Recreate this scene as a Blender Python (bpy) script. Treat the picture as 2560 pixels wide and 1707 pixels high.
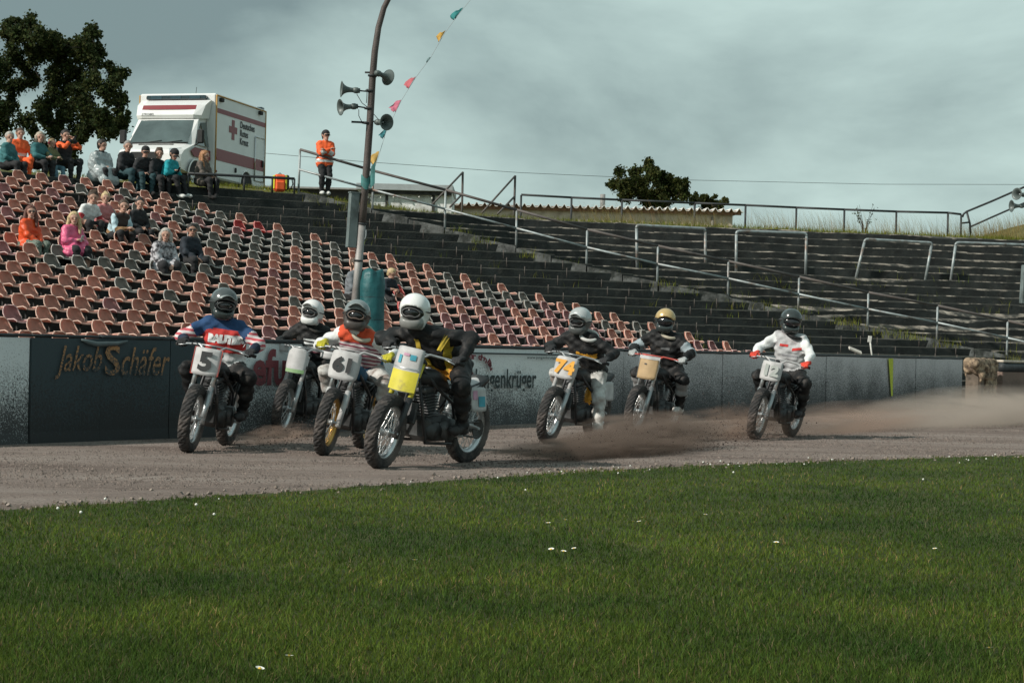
import bpy, bmesh, math, random
import numpy as np
from mathutils import Vector, Matrix, Euler, noise as mnoise

random.seed(7)
RNG = np.random.default_rng(7)
for o in list(bpy.data.objects):
    bpy.data.objects.remove(o)
SC = bpy.context.scene
COL = SC.collection
R = math.radians
V = Vector

# ------------------------------------------------------------------ camera
EYE = 1.1
FPX = 4600.0                      # focal length in pixels of the 2560 px wide photograph
cam_d = bpy.data.cameras.new('camera')
cam_d.sensor_width = 36.0
cam_d.lens = 36.0 * FPX / 2560.0
cam_d.clip_start = 0.1
cam_d.clip_end = 3000.0
CAM = bpy.data.objects.new('camera', cam_d)
COL.objects.link(CAM)
CAM_R = Matrix.Rotation(R(90.2), 3, 'X') @ Matrix.Rotation(R(1.42), 3, 'Z')
CAM.matrix_world = Matrix.Translation((0, 0, EYE)) @ CAM_R.to_4x4()
SC.camera = CAM

# ------------------------------------------------------------------ sun and sky
SUN_DIR = V((-0.70, -0.42, 0.58)).normalized()       # towards the sun
sun_d = bpy.data.lights.new('sun', 'SUN')
sun_d.energy = 4.0
sun_d.angle = R(2.0)
sun_d.color = (1.0, 0.93, 0.84)
SUN = bpy.data.objects.new('sun', sun_d)
COL.objects.link(SUN)
SUN.location = (-30, -5, 40)
SUN.rotation_euler = SUN_DIR.to_track_quat('Z', 'Y').to_euler()

W = bpy.data.worlds.new('World')
SC.world = W
W.use_nodes = True
wn, wl = W.node_tree.nodes, W.node_tree.links
wn.clear()
w_out = wn.new('ShaderNodeOutputWorld')
w_bg = wn.new('ShaderNodeBackground')
w_bg.inputs['Strength'].default_value = 0.10
w_sky = wn.new('ShaderNodeTexSky')
w_sky.sky_type = 'NISHITA'
w_sky.sun_disc = False
w_sky.sun_elevation = math.asin(SUN_DIR.z)
w_sky.sun_rotation = math.atan2(SUN_DIR.x, SUN_DIR.y)
w_sky.air_density = 1.4
w_sky.dust_density = 3.0
w_tc = wn.new('ShaderNodeTexCoord')
w_map = wn.new('ShaderNodeMapping')                    # broad banks of cloud, flattened towards the horizon
w_map.inputs['Scale'].default_value = (2.5, 2.5, 7.0)
w_map.inputs['Location'].default_value = (2.14, 4.21, -1.05)
w_n = wn.new('ShaderNodeTexNoise')
w_n.inputs['Scale'].default_value = 1.15
w_n.inputs['Detail'].default_value = 7.0
w_n.inputs['Roughness'].default_value = 0.53
w_n.inputs['Distortion'].default_value = 0.25
w_sep = wn.new('ShaderNodeSeparateXYZ')
w_el = wn.new('ShaderNodeMapRange')                    # the cloud deck is heavier overhead than towards the horizon
w_el.inputs['From Min'].default_value = 0.02
w_el.inputs['From Max'].default_value = 0.22
w_el.inputs['To Min'].default_value = 0.07
w_el.inputs['To Max'].default_value = -0.075
w_add = wn.new('ShaderNodeMath')
w_add.operation = 'ADD'
w_r = wn.new('ShaderNodeValToRGB')
w_r.color_ramp.elements[0].position = 0.35
w_r.color_ramp.elements[0].color = (2.15, 2.98, 3.08, 1)
w_r.color_ramp.elements[1].position = 0.59
w_r.color_ramp.elements[1].color = (5.5, 7.1, 6.8, 1)
w_mix = wn.new('ShaderNodeMixRGB')
w_mix.inputs['Fac'].default_value = 0.94
wl.new(w_tc.outputs['Generated'], w_map.inputs['Vector'])
wl.new(w_tc.outputs['Generated'], w_sep.inputs[0])
wl.new(w_sep.outputs['Z'], w_el.inputs['Value'])
wl.new(w_map.outputs['Vector'], w_n.inputs['Vector'])
wl.new(w_n.outputs['Fac'], w_add.inputs[0])
wl.new(w_el.outputs['Result'], w_add.inputs[1])
wl.new(w_add.outputs[0], w_r.inputs['Fac'])
wl.new(w_sky.outputs['Color'], w_mix.inputs['Color1'])
wl.new(w_r.outputs['Color'], w_mix.inputs['Color2'])
wl.new(w_mix.outputs['Color'], w_bg.inputs['Color'])
wl.new(w_bg.outputs['Background'], w_out.inputs['Surface'])

SC.view_settings.view_transform = 'Standard'
SC.view_settings.look = 'None'
SC.view_settings.gamma = 1.0
SC.view_settings.exposure = 0.0
SC.view_settings.use_curve_mapping = False
SC.render.engine = 'CYCLES'
SC.cycles.max_bounces = 6
SC.cycles.diffuse_bounces = 3
SC.cycles.glossy_bounces = 3
SC.cycles.transparent_max_bounces = 8
SC.cycles.volume_bounces = 1
SC.cycles.volume_step_rate = 0.3
SC.cycles.use_denoising = True


# ------------------------------------------------------------------ placing by the photograph's pixels (2560 x 1707)
def ray(px, py):
    d = V(((px - 1280.0) / FPX, -(py - 853.5) / FPX, -1.0))
    return CAM_R @ d


def at(px, py, depth):
    """world point on the sight line of a photograph pixel at a given distance ahead (world y)"""
    d = ray(px, py)
    return V((0, 0, EYE)) + d * (depth / d.y)


def on_z(px, py, z=0.0):
    d = ray(px, py)
    return V((0, 0, EYE)) + d * ((z - EYE) / d.z)


def lerp(a, b, t):
    return a + (b - a) * t


# ------------------------------------------------------------------ objects
def tag(o, label=None, cat=None, group=None, kind=None):
    if label: o['label'] = label
    if cat: o['category'] = cat
    if group: o['group'] = group
    if kind: o['kind'] = kind
    return o


def empty(name, loc=(0, 0, 0), mw=None):
    o = bpy.data.objects.new(name, None)
    o.empty_display_size = 0.2
    COL.objects.link(o)
    if mw is not None:
        o.matrix_world = mw
        o.matrix_basis = mw
    else:
        o.location = loc
    return o


def link(name, me, parent=None):
    o = bpy.data.objects.new(name, me)
    COL.objects.link(o)
    if parent is not None:
        o.parent = parent
    return o


def raw_mesh(name, verts, faces, mats=(), mi=None, smooth=False):
    me = bpy.data.meshes.new(name)
    me.from_pydata([tuple(v) for v in verts], [], faces)
    for m in mats: me.materials.append(m)
    if mi is not None:
        me.polygons.foreach_set('material_index', np.asarray(mi, dtype=np.int32))
    if smooth is True:
        me.polygons.foreach_set('use_smooth', np.ones(len(me.polygons), dtype=bool))
    elif smooth is not False:
        me.polygons.foreach_set('use_smooth', np.asarray(smooth, dtype=bool))
    me.update()
    return me


def np_mesh(name, verts, faces, mats=(), mi=None, smooth=True):
    """verts (n,3), faces (m,k) arrays, k = 3 or 4"""
    me = bpy.data.meshes.new(name)
    nv, (nf, k) = len(verts), faces.shape
    me.vertices.add(nv)
    me.vertices.foreach_set('co', np.ascontiguousarray(verts, dtype=np.float32).ravel())
    me.loops.add(nf * k)
    me.loops.foreach_set('vertex_index', np.ascontiguousarray(faces, dtype=np.int32).ravel())
    me.polygons.add(nf)
    me.polygons.foreach_set('loop_start', np.arange(0, nf * k, k, dtype=np.int32))
    for m in mats: me.materials.append(m)
    if mi is not None:
        me.polygons.foreach_set('material_index', np.ascontiguousarray(mi, dtype=np.int32))
    if smooth:
        me.polygons.foreach_set('use_smooth', np.ones(nf, dtype=bool))
    me.update(calc_edges=True)
    me.validate()
    return me


class MB:
    """collects boxes, tubes, lathes and prisms, then links them as one mesh object"""
    def __init__(self):
        self.v, self.f, self.m, self.s = [], [], [], []
        self.mat = 0
        self.T = None

    def _add(self, verts, faces, smooth):
        b = len(self.v)
        T = self.T
        self.v.extend((T @ V(p)) if T is not None else V(p) for p in verts)
        for f in faces:
            self.f.append([b + i for i in f])
            self.m.append(self.mat)
            self.s.append(smooth)

    def box(self, c, size, rot=None, bevel=0.0, taper=(1, 1)):
        c = V(c); hx, hy, hz = size[0] / 2, size[1] / 2, size[2] / 2
        bm = bmesh.new()
        bmesh.ops.create_cube(bm, size=2.0)
        for v in bm.verts:
            t = taper if v.co.z > 0 else (1, 1)
            v.co = V((v.co.x * hx * t[0], v.co.y * hy * t[1], v.co.z * hz))
        if bevel > 0:
            bmesh.ops.bevel(bm, geom=list(bm.edges), offset=bevel, segments=1, affect='EDGES', profile=0.5)
        bm.verts.ensure_lookup_table()
        M = Matrix.Translation(c)
        if rot is not None:
            M = M @ (rot.to_4x4() if isinstance(rot, (Matrix,)) else Euler(rot).to_matrix().to_4x4())
        self._add([M @ v.co for v in bm.verts], [[v.index for v in f.verts] for f in bm.faces], False)
        bm.free()
        return self

    def tube(self, pts, r, n=8, caps=True, smooth=True, squash=None):
        pts = [V(p) for p in pts]
        rs = list(r) if hasattr(r, '__len__') else [r] * len(pts)
        up = None
        verts, faces = [], []
        for i, p in enumerate(pts):
            if i == 0: t = pts[1] - pts[0]
            elif i == len(pts) - 1: t = pts[-1] - pts[-2]
            else: t = (pts[i + 1] - p).normalized() + (p - pts[i - 1]).normalized()
            t.normalize()
            if up is None:
                up = V((0, 0, 1)) if abs(t.z) < 0.9 else V((1, 0, 0))
            a = t.cross(up)
            if a.length < 1e-6: a = t.orthogonal()
            a.normalize()
            b = a.cross(t).normalized()
            up = b
            for k in range(n):
                g = 2 * math.pi * k / n
                ca, sb = math.cos(g), math.sin(g)
                if squash: sb *= squash
                verts.append(p + a * ca * rs[i] + b * sb * rs[i])
        for i in range(len(pts) - 1):
            for k in range(n):
                k2 = (k + 1) % n
                faces.append([i * n + k2, i * n + k, (i + 1) * n + k, (i + 1) * n + k2])
        if caps:
            faces.append([k for k in range(n)])
            o = (len(pts) - 1) * n
            faces.append([o + k for k in reversed(range(n))])
        self._add(verts, faces, smooth)
        return self

    def lathe(self, prof, n=24, M=None, smooth=True, close=False):
        """prof: (radius, height) pairs turned about the local z axis"""
        M = M or Matrix.Identity(4)
        verts, faces = [], []
        L = len(prof)
        for k in range(n):
            g = 2 * math.pi * k / n
            for (r, z) in prof:
                verts.append(M @ V((r * math.cos(g), r * math.sin(g), z)))
        for k in range(n):
            k2 = (k + 1) % n
            for i in range(L - 1 if not close else L):
                j = (i + 1) % L
                faces.append([k * L + i, k2 * L + i, k2 * L + j, k * L + j])
        self._add(verts, faces, smooth)
        return self

    def prism(self, poly, a, b, M=None, smooth=False):
        """poly: 2-D outline in the local x-z plane, pushed from y=a to y=b"""
        M = M or Matrix.Identity(4)
        n = len(poly)
        verts = [M @ V((x, a, z)) for x, z in poly] + [M @ V((x, b, z)) for x, z in poly]
        faces = [list(range(n)), list(reversed(range(n, 2 * n)))]
        for i in range(n):
            j = (i + 1) % n
            faces.append([j, i, n + i, n + j])
        self._add(verts, faces, smooth)
        return self

    def grid(self, P, nu, nv, smooth=True):
        verts = [P(i / (nu - 1), j / (nv - 1)) for i in range(nu) for j in range(nv)]
        faces = [[i * nv + j, (i + 1) * nv + j, (i + 1) * nv + j + 1, i * nv + j + 1] for i in range(nu - 1) for j in range(nv - 1)]
        self._add(verts, faces, smooth)
        return self

    def mesh(self, name, mats):
        if not isinstance(mats, (list, tuple)): mats = [mats]
        me = raw_mesh(name, self.v, self.f, mats, self.m, self.s)
        bm = bmesh.new(); bm.from_mesh(me)
        bmesh.ops.recalc_face_normals(bm, faces=list(bm.faces))
        bm.to_mesh(me); bm.free()
        return me

    def build(self, name, mats, parent=None):
        return link(name, self.mesh(name, mats), parent)


# ------------------------------------------------------------------ materials
MATS = {}


def M(name, col=(0.5, 0.5, 0.5), rough=0.6, metal=0.0, var=0.18, scale=9.0, bump=0.0, bscale=60.0, dirt=None, dscale=3.0, damt=0.5, coat=0.0, rnd=0.0, spec=0.5):
    """procedural surface: base colour broken up by noise, optional second (dirt) colour in blotches, bump and per-object variation"""
    if name in MATS: return MATS[name]
    m = bpy.data.materials.new(name)
    m.use_nodes = True
    nt = m.node_tree; n, l = nt.nodes, nt.links
    p = n['Principled BSDF']
    p.inputs['Roughness'].default_value = rough
    p.inputs['Metallic'].default_value = metal
    p.inputs['Specular IOR Level'].default_value = spec
    if coat: p.inputs['Coat Weight'].default_value = coat
    tc = n.new('ShaderNodeTexCoord')
    nz = n.new('ShaderNodeTexNoise')
    nz.inputs['Scale'].default_value = scale
    nz.inputs['Detail'].default_value = 5
    l.new(tc.outputs['Object'], nz.inputs['Vector'])
    mr = n.new('ShaderNodeMapRange')
    mr.inputs['From Min'].default_value = 0.3; mr.inputs['From Max'].default_value = 0.7
    mr.inputs['To Min'].default_value = 1 - var; mr.inputs['To Max'].default_value = 1 + var
    l.new(nz.outputs['Fac'], mr.inputs['Value'])
    mul = n.new('ShaderNodeVectorMath'); mul.operation = 'SCALE'
    mul.inputs[0].default_value = col
    l.new(mr.outputs['Result'], mul.inputs['Scale'])
    last = mul.outputs['Vector']
    if rnd:
        oi = n.new('ShaderNodeObjectInfo')
        m2 = n.new('ShaderNodeMapRange')
        m2.inputs['To Min'].default_value = 1 - rnd; m2.inputs['To Max'].default_value = 1 + rnd
        l.new(oi.outputs['Random'], m2.inputs['Value'])
        s2 = n.new('ShaderNodeVectorMath'); s2.operation = 'SCALE'
        l.new(last, s2.inputs[0]); l.new(m2.outputs['Result'], s2.inputs['Scale'])
        last = s2.outputs['Vector']
    if dirt is not None:
        n2 = n.new('ShaderNodeTexNoise'); n2.inputs['Scale'].default_value = dscale; n2.inputs['Detail'].default_value = 7
        n2.inputs['Roughness'].default_value = 0.62
        l.new(tc.outputs['Object'], n2.inputs['Vector'])
        r2 = n.new('ShaderNodeValToRGB')
        r2.color_ramp.elements[0].position = 0.62 - 0.3 * damt; r2.color_ramp.elements[1].position = 0.78 - 0.3 * damt
        l.new(n2.outputs['Fac'], r2.inputs['Fac'])
        mx = n.new('ShaderNodeMixRGB')
        mx.inputs['Color2'].default_value = (*dirt, 1)
        l.new(r2.outputs['Color'], mx.inputs['Fac'])
        l.new(last, mx.inputs['Color1'])
        last = mx.outputs['Color']
    l.new(last, p.inputs['Base Color'])
    if bump:
        nb = n.new('ShaderNodeTexNoise'); nb.inputs['Scale'].default_value = bscale; nb.inputs['Detail'].default_value = 4
        l.new(tc.outputs['Object'], nb.inputs['Vector'])
        bp = n.new('ShaderNodeBump'); bp.inputs['Strength'].default_value = bump; bp.inputs['Distance'].default_value = 0.02
        l.new(nb.outputs['Fac'], bp.inputs['Height'])
        l.new(bp.outputs['Normal'], p.inputs['Normal'])
    MATS[name] = m
    return m


def text_obj(name, body, size, mat, parent=None, mw=None, shear=0.0, bold=0.0, ext=0.002, width=1.0, align='CENTER'):
    """flat lettering as a thin mesh"""
    c = bpy.data.curves.new('lettering', 'FONT')
    c.body = body; c.size = size; c.shear = shear; c.offset = bold; c.extrude = ext
    c.align_x = align; c.align_y = 'CENTER'; c.resolution_u = 3
    t = bpy.data.objects.new('lettering_source', c)
    COL.objects.link(t)
    dg = bpy.context.evaluated_depsgraph_get()
    me = bpy.data.meshes.new_from_object(t.evaluated_get(dg))
    bpy.data.objects.remove(t); bpy.data.curves.remove(c)
    me.name = name
    me.materials.clear(); me.materials.append(mat)
    if width != 1.0:
        me.transform(Matrix.Diagonal((width, 1, 1, 1)))
    if mw is not None: me.transform(mw)
    return link(name, me, parent)


def face_frame(origin, xdir, zdir=V((0, 0, 1))):
    """matrix whose local x runs along xdir, local y along zdir and local z out of the sheet (for flat lettering)"""
    x = V(xdir).normalized(); y = V(zdir); y = (y - x * y.dot(x)).normalized(); z = x.cross(y)
    m = Matrix((x, y, z)).transposed().to_4x4()
    m.translation = V(origin)
    return m

# ================================================================== GROUND, TRACK, INFIELD
W0X, W0Y = -5.12, 18.4; WNX, WNY = 0.835, -0.550
def ground_mat(name, base, dark, light, streak=False, bump=0.5):
    m = bpy.data.materials.new(name); m.use_nodes = True
    nt = m.node_tree; n, l = nt.nodes, nt.links
    p = n['Principled BSDF']; p.inputs['Roughness'].default_value = 0.9
    p.inputs['Specular IOR Level'].default_value = 0.25
    tc = n.new('ShaderNodeTexCoord')
    mp = n.new('ShaderNodeMapping')
    mp.inputs['Rotation'].default_value = (0, 0, R(-56.7))
    if streak: mp.inputs['Scale'].default_value = (0.16, 1.0, 1)
    l.new(tc.outputs['Object'], mp.inputs['Vector'])
    a = n.new('ShaderNodeTexNoise'); a.inputs['Scale'].default_value = 1.3; a.inputs['Detail'].default_value = 8
    a.inputs['Roughness'].default_value = 0.65
    l.new(mp.outputs['Vector'], a.inputs['Vector'])
    r1 = n.new('ShaderNodeValToRGB')
    r1.color_ramp.elements[0].position = 0.33; r1.color_ramp.elements[0].color = (*dark, 1)
    r1.color_ramp.elements[1].position = 0.68; r1.color_ramp.elements[1].color = (*light, 1)
    e = r1.color_ramp.elements.new(0.5); e.color = (*base, 1)
    l.new(a.outputs['Fac'], r1.inputs['Fac'])
    b = n.new('ShaderNodeTexNoise'); b.inputs['Scale'].default_value = 42; b.inputs['Detail'].default_value = 9
    b.inputs['Roughness'].default_value = 0.8
    l.new(tc.outputs['Object'], b.inputs['Vector'])
    mr = n.new('ShaderNodeMapRange'); mr.inputs['From Min'].default_value = 0.3; mr.inputs['From Max'].default_value = 0.7
    mr.inputs['To Min'].default_value = 0.50; mr.inputs['To Max'].default_value = 1.5
    l.new(b.outputs['Fac'], mr.inputs['Value'])
    s = n.new('ShaderNodeVectorMath'); s.operation = 'SCALE'
    l.new(r1.outputs['Color'], s.inputs[0]); l.new(mr.outputs['Result'], s.inputs['Scale'])
    l.new(s.outputs['Vector'], p.inputs['Base Color'])
    bp = n.new('ShaderNodeBump'); bp.inputs['Strength'].default_value = bump; bp.inputs['Distance'].default_value = 0.03
    l.new(b.outputs['Fac'], bp.inputs['Height']); l.new(bp.outputs['Normal'], p.inputs['Normal'])
    return m


M_track = ground_mat('cinder_track', (0.215, 0.172, 0.150), (0.130, 0.098, 0.084), (0.285, 0.242, 0.215), True)
M_soil = ground_mat('infield_soil', (0.05, 0.065, 0.02), (0.03, 0.045, 0.012), (0.08, 0.085, 0.03))
M_earth = ground_mat('bare_earth', (0.11, 0.10, 0.07), (0.06, 0.06, 0.04), (0.16, 0.14, 0.10))

g = MB(); g._add([(-900, -300, -0.03), (900, -300, -0.03), (900, 1500, -0.03), (-900, 1500, -0.03)], [[0, 1, 2, 3]], False)
tag(g.build('ground', M_earth), 'flat earth around the race track', 'ground', kind='structure')

# the trackside wall runs straight away to the right
W0 = V((-5.12, 18.4, 0)); WD = V((0.550, 0.835, 0)).normalized(); WN = V((WD.y, -WD.x, 0))


def wall_d(px, py=900):
    d = ray(px, py); r = d.x / d.y
    return (r * W0.y - W0.x) / (WD.x - WD.y * r)


EDGE_PX = [(-700, 1330), (0, 1281), (250, 1264), (500, 1248), (750, 1232), (1000, 1213), (1200, 1199), (1350, 1189), (1700, 1169), (2000, 1158), (2300, 1149), (2560, 1140), (2900, 1128)]
EDGE = [on_z(x, y) for x, y in EDGE_PX]
EX = np.array([p.x for p in EDGE]); EY = np.array([p.y for p in EDGE])


def edge_y(x):
    return np.interp(x, EX, EY)


# cinder track: a fine strip sheet with shallow ruts, from the infield edge to the foot of the wall
NU, NVt = 150, 46
tv, tf = [], []
for i in range(NU):
    u = i / (NU - 1)
    d = -8 + 62 * u
    w = W0 + WD * d + WN * -0.3
    x_e = lerp(-7.5, 11.0, u)
    a = V((x_e, float(edge_y(x_e)) - 0.35, 0))
    for j in range(NVt):
        q = lerp(a, w, j / (NVt - 1))
        zz = 0.012 * mnoise.noise((q.x * 0.5, q.y * 0.5, 0)) + 0.014 * mnoise.noise((j * 0.9, i * 0.03, 3)) * (0 if j < 2 else 1)
        tv.append((q.x, q.y, 0.004 + max(-0.02, zz)))
for i in range(NU - 1):
    for j in range(NVt - 1):
        tf.append([i * NVt + j, (i + 1) * NVt + j, (i + 1) * NVt + j + 1, i * NVt + j + 1])
tag(link('track', raw_mesh('track', tv, tf, [M_track], smooth=True)), 'brown cinder race track', 'track', kind='structure')

# infield soil under the grass
xs = np.linspace(-9, 12, 60)
iv = [(x, -4.0, 0.008) for x in xs] + [(x, float(edge_y(x)) + 0.06 * mnoise.noise((x * 3, 0, 0)), 0.014) for x in xs]
itf = [[i, i + 1, 60 + i + 1, 60 + i] for i in range(59)]
tag(link('infield', raw_mesh('infield', iv, itf, [M_soil])), 'mown infield beside the track', 'infield', kind='structure')


# grass blades
def leaf_mat(name, col, trans=0.35, var=0.3, attr=True, rough=0.6, tint2=None, noise_scale=0.8):
    m = bpy.data.materials.new(name); m.use_nodes = True
    nt = m.node_tree; n, l = nt.nodes, nt.links
    out = n['Material Output']; n.remove(n['Principled BSDF'])
    tc = n.new('ShaderNodeTexCoord')
    nz = n.new('ShaderNodeTexNoise'); nz.inputs['Scale'].default_value = noise_scale; nz.inputs['Detail'].default_value = 4
    l.new(tc.outputs['Object'], nz.inputs['Vector'])
    r = n.new('ShaderNodeValToRGB')
    t2 = tint2 or tuple(c * (1 - var) for c in col)
    r.color_ramp.elements[0].position = 0.36; r.color_ramp.elements[0].color = (*t2, 1)
    r.color_ramp.elements[1].position = 0.62; r.color_ramp.elements[1].color = (*col, 1)
    l.new(nz.outputs['Fac'], r.inputs['Fac'])
    last = r.outputs['Color']
    if attr:
        at_ = n.new('ShaderNodeAttribute'); at_.attribute_name = 'tint'
        mx = n.new('ShaderNodeMixRGB'); mx.blend_type = 'MULTIPLY'; mx.inputs['Fac'].default_value = 1
        l.new(last, mx.inputs['Color1']); l.new(at_.outputs['Color'], mx.inputs['Color2'])
        last = mx.outputs['Color']
    d = n.new('ShaderNodeBsdfDiffuse'); l.new(last, d.inputs['Color'])
    t = n.new('ShaderNodeBsdfTranslucent'); l.new(last, t.inputs['Color'])
    mix = n.new('ShaderNodeMixShader'); mix.inputs['Fac'].default_value = trans
    l.new(d.outputs['BSDF'], mix.inputs[1]); l.new(t.outputs['BSDF'], mix.inputs[2])
    l.new(mix.outputs['Shader'], out.inputs['Surface'])
    return m


M_grass = leaf_mat('lawn_blade', (0.116, 0.168, 0.032), 0.35, tint2=(0.045, 0.088, 0.022), noise_scale=0.55)
M_dry = leaf_mat('dry_stalk', (0.30, 0.235, 0.115), 0.35, tint2=(0.20, 0.18, 0.075))
M_bank = leaf_mat('bank_grass', (0.20, 0.215, 0.045), 0.35, tint2=(0.11, 0.14, 0.03))


def blades(name, pos, h, w, mat, lean=0.35, tints=None, segs=2, sway=None):
    """pos (n,3), h (n,), w (n,): bent grass blades as one mesh"""
    n = len(pos)
    az = RNG.uniform(0, 2 * np.pi, n)
    dx, dy = np.cos(az), np.sin(az)
    bend = RNG.uniform(0.1, 1.0, n) * lean
    ba = RNG.uniform(0, 2 * np.pi, n)
    bx, by = np.cos(ba) * bend, np.sin(ba) * bend
    if sway is not None: bx = bx + sway[0]; by = by + sway[1]
    rows = []
    for s in range(segs + 1):
        t = s / segs
        c = pos + np.stack([bx * h * t * t, by * h * t * t, h * t * (1 - 0.15 * t * bend)], 1)
        ww = w * (1 - 0.92 * t) / 2
        off = np.stack([dx * ww, dy * ww, np.zeros(n)], 1)
        rows += [c - off, c + off]
    k = len(rows)
    verts = np.stack(rows, 1).reshape(-1, 3)
    base = (np.arange(n) * k)[:, None]
    fs = []
    for s in range(segs):
        fs.append(base + np.array([2 * s, 2 * s + 1, 2 * s + 3, 2 * s + 2])[None, :])
    faces = np.concatenate(fs, 0)
    me = np_mesh(name, verts, faces, [mat], smooth=False)
    if tints is None:
        v = RNG.uniform(0.55, 1.45, n)
        tints = np.stack([v * RNG.uniform(0.85, 1.25, n), v, v * RNG.uniform(0.7, 1.1, n), np.ones(n)], 1)
    ca = me.color_attributes.new('tint', 'FLOAT_COLOR', 'POINT')
    ca.data.foreach_set('color', np.repeat(tints, k, axis=0).astype(np.float32).ravel())
    return link(name, me)


n = 480000
yy = (5.0 ** -0.45 + RNG.uniform(0, 1, n) * (24.0 ** -0.45 - 5.0 ** -0.45)) ** (1 / -0.45)
xx = RNG.uniform(-0.40, 0.40, n) * yy
ey = edge_y(xx) + 0.16 * np.sin(xx * 3.1) * np.sin(xx * 1.3 + 1) + 0.10 * np.sin(xx * 11 + 2 * np.sin(xx * 4)) + 0.06 * np.sin(xx * 27) + RNG.normal(0, 0.06, n)
keep = yy < ey
yy, xx, ey = yy[keep], xx[keep], ey[keep]
n = len(xx)
patch = np.array([mnoise.noise((x * 0.9, y * 0.35, 0)) for x, y in zip(xx[::8], yy[::8])]).repeat(8)[:n]
patch = np.concatenate([patch, np.zeros(n - len(patch))]) if len(patch) < n else patch
hh = RNG.uniform(0.014, 0.040, n) * (1 + 0.6 * patch)
tall = RNG.uniform(0, 1, n) < 0.012
hh[tall] *= RNG.uniform(1.3, 2.0, tall.sum())
near_edge = np.clip(1 - (ey - yy) / 0.5, 0, 1)
hh *= 1 + 0.5 * near_edge * RNG.uniform(0, 1, n)
ww = 0.0022 + 0.00040 * yy
v = RNG.uniform(0.45, 1.5, n) * (1 + 0.35 * patch)
dryb = RNG.uniform(0, 1, n) < (0.07 + 0.25 * near_edge)
tr = v * RNG.uniform(0.85, 1.2, n); tg = v * 1.0; tb = v * RNG.uniform(0.8, 1.1, n)
tr = np.where(dryb, v * 2.6, tr); tg = np.where(dryb, v * 1.25, tg); tb = np.where(dryb, v * 3.0, tb)
hh *= np.clip((ey - yy) / 0.12, 0.35, 1)
o = blades('infield_grass', np.stack([xx, yy, np.full(n, 0.006)], 1), hh, ww, M_grass, lean=0.9, tints=np.stack([tr, tg, tb, np.ones(n)], 1))
tag(o, 'short green grass of the infield', 'grass', kind='stuff')

# daisies in the lawn
M_petal = M('daisy_petal', (0.82, 0.82, 0.76), 0.7, var=0.05)
M_yolk = M('daisy_yellow', (0.75, 0.5, 0.05), 0.7, var=0.05)
M_stem = M('flower_stem', (0.10, 0.16, 0.03), 0.7)


def flower_mesh():
    b = MB(); b.mat = 0
    for k in range(9):
        a = 2 * math.pi * k / 9
        d = V((math.cos(a), math.sin(a), 0)); e = V((-d.y, d.x, 0))
        p = [d * 0.004 - e * 0.002, d * 0.004 + e * 0.002, d * 0.014 + e * 0.005 + V((0, 0, 0.004)), d * 0.014 - e * 0.005 + V((0, 0, 0.004))]
        b._add([V((0, 0, 0.06)) + q for q in p], [[0, 1, 2, 3]], False)
    return b


db = flower_mesh().mesh('petals', [M_petal])
dc = MB().lathe([(0.0001, 0.065), (0.004, 0.0645), (0.0055, 0.061), (0.004, 0.058)], 8).mesh('flower_centre', [M_yolk])
ds = MB().tube([(0.003, 0, 0), (0.001, 0, 0.03), (0, 0, 0.06)], 0.0012, 5).mesh('stem', [M_stem])
DAISY_PX = [((1409, 1298), 'white daisy with a neighbour at its left in the upper lawn trio'), ((1372, 1307), 'leftmost white daisy of the trio above the lawn middle'), ((1402, 1306), 'lowest white daisy of the trio above the lawn middle'),
            ((1581, 1302), 'left white daisy of the close pair by the lone one'), ((1603, 1303), 'right white daisy of the close pair by the lone one'), ((1614, 1292), 'topmost white daisy of the right hand lawn trio'),
            ((1381, 1371), 'leftmost white daisy of the mid lawn row'), ((1407, 1377), 'middle white daisy of the mid lawn row'), ((1440, 1370), 'largest white daisy right end of the mid lawn row'),
            ((1761, 1286), 'lone white daisy furthest along the lawn'), ((1036, 1400), 'lone pale daisy in the lawn below the yellow plate'), ((1941, 1355), 'lone white daisy in the right lawn'),
            ((2340, 1371), 'white daisy in the far right lawn'), ((720, 1640), 'white daisy low in the lawn near the bottom'), ((640, 1668), 'white daisy closest to the bottom of the lawn'), ((2480, 1620), 'white daisy low in the right corner of the lawn')]
for (px, py), lab in DAISY_PX:
    p = on_z(px, py, 0.06)
    e = empty('daisy', (p.x, p.y, 0.0)); e.rotation_euler = (random.uniform(-.25, .25), random.uniform(-.25, .25), random.uniform(0, 6))
    s = random.uniform(0.85, 1.15); e.scale = (s, s, 1)
    tag(e, lab, 'daisy', 'daisies in the infield lawn')
    link('petals', db, e); link('flower_centre', dc, e); link('stem', ds, e)
# clover heads along the grass margin, too many to count
b = MB()
cl = []
for i in range(42):
    x = random.uniform(0.0, 5.6) if i < 34 else random.uniform(-3, 0)
    y = float(edge_y(x)) - random.expovariate(1.6) - 0.05
    r = random.uniform(0.005, 0.010)
    b.lathe([(0.0002, r), (r * 0.8, r * 0.5), (r, 0), (r * 0.6, -r * 0.7), (0.0002, -r)], 6, Matrix.Translation((x, y, random.uniform(0.035, 0.06))))
tag(b.build('clover_flowers', M_petal), 'white clover heads along the margin of the lawn', 'clover', kind='stuff')
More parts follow.
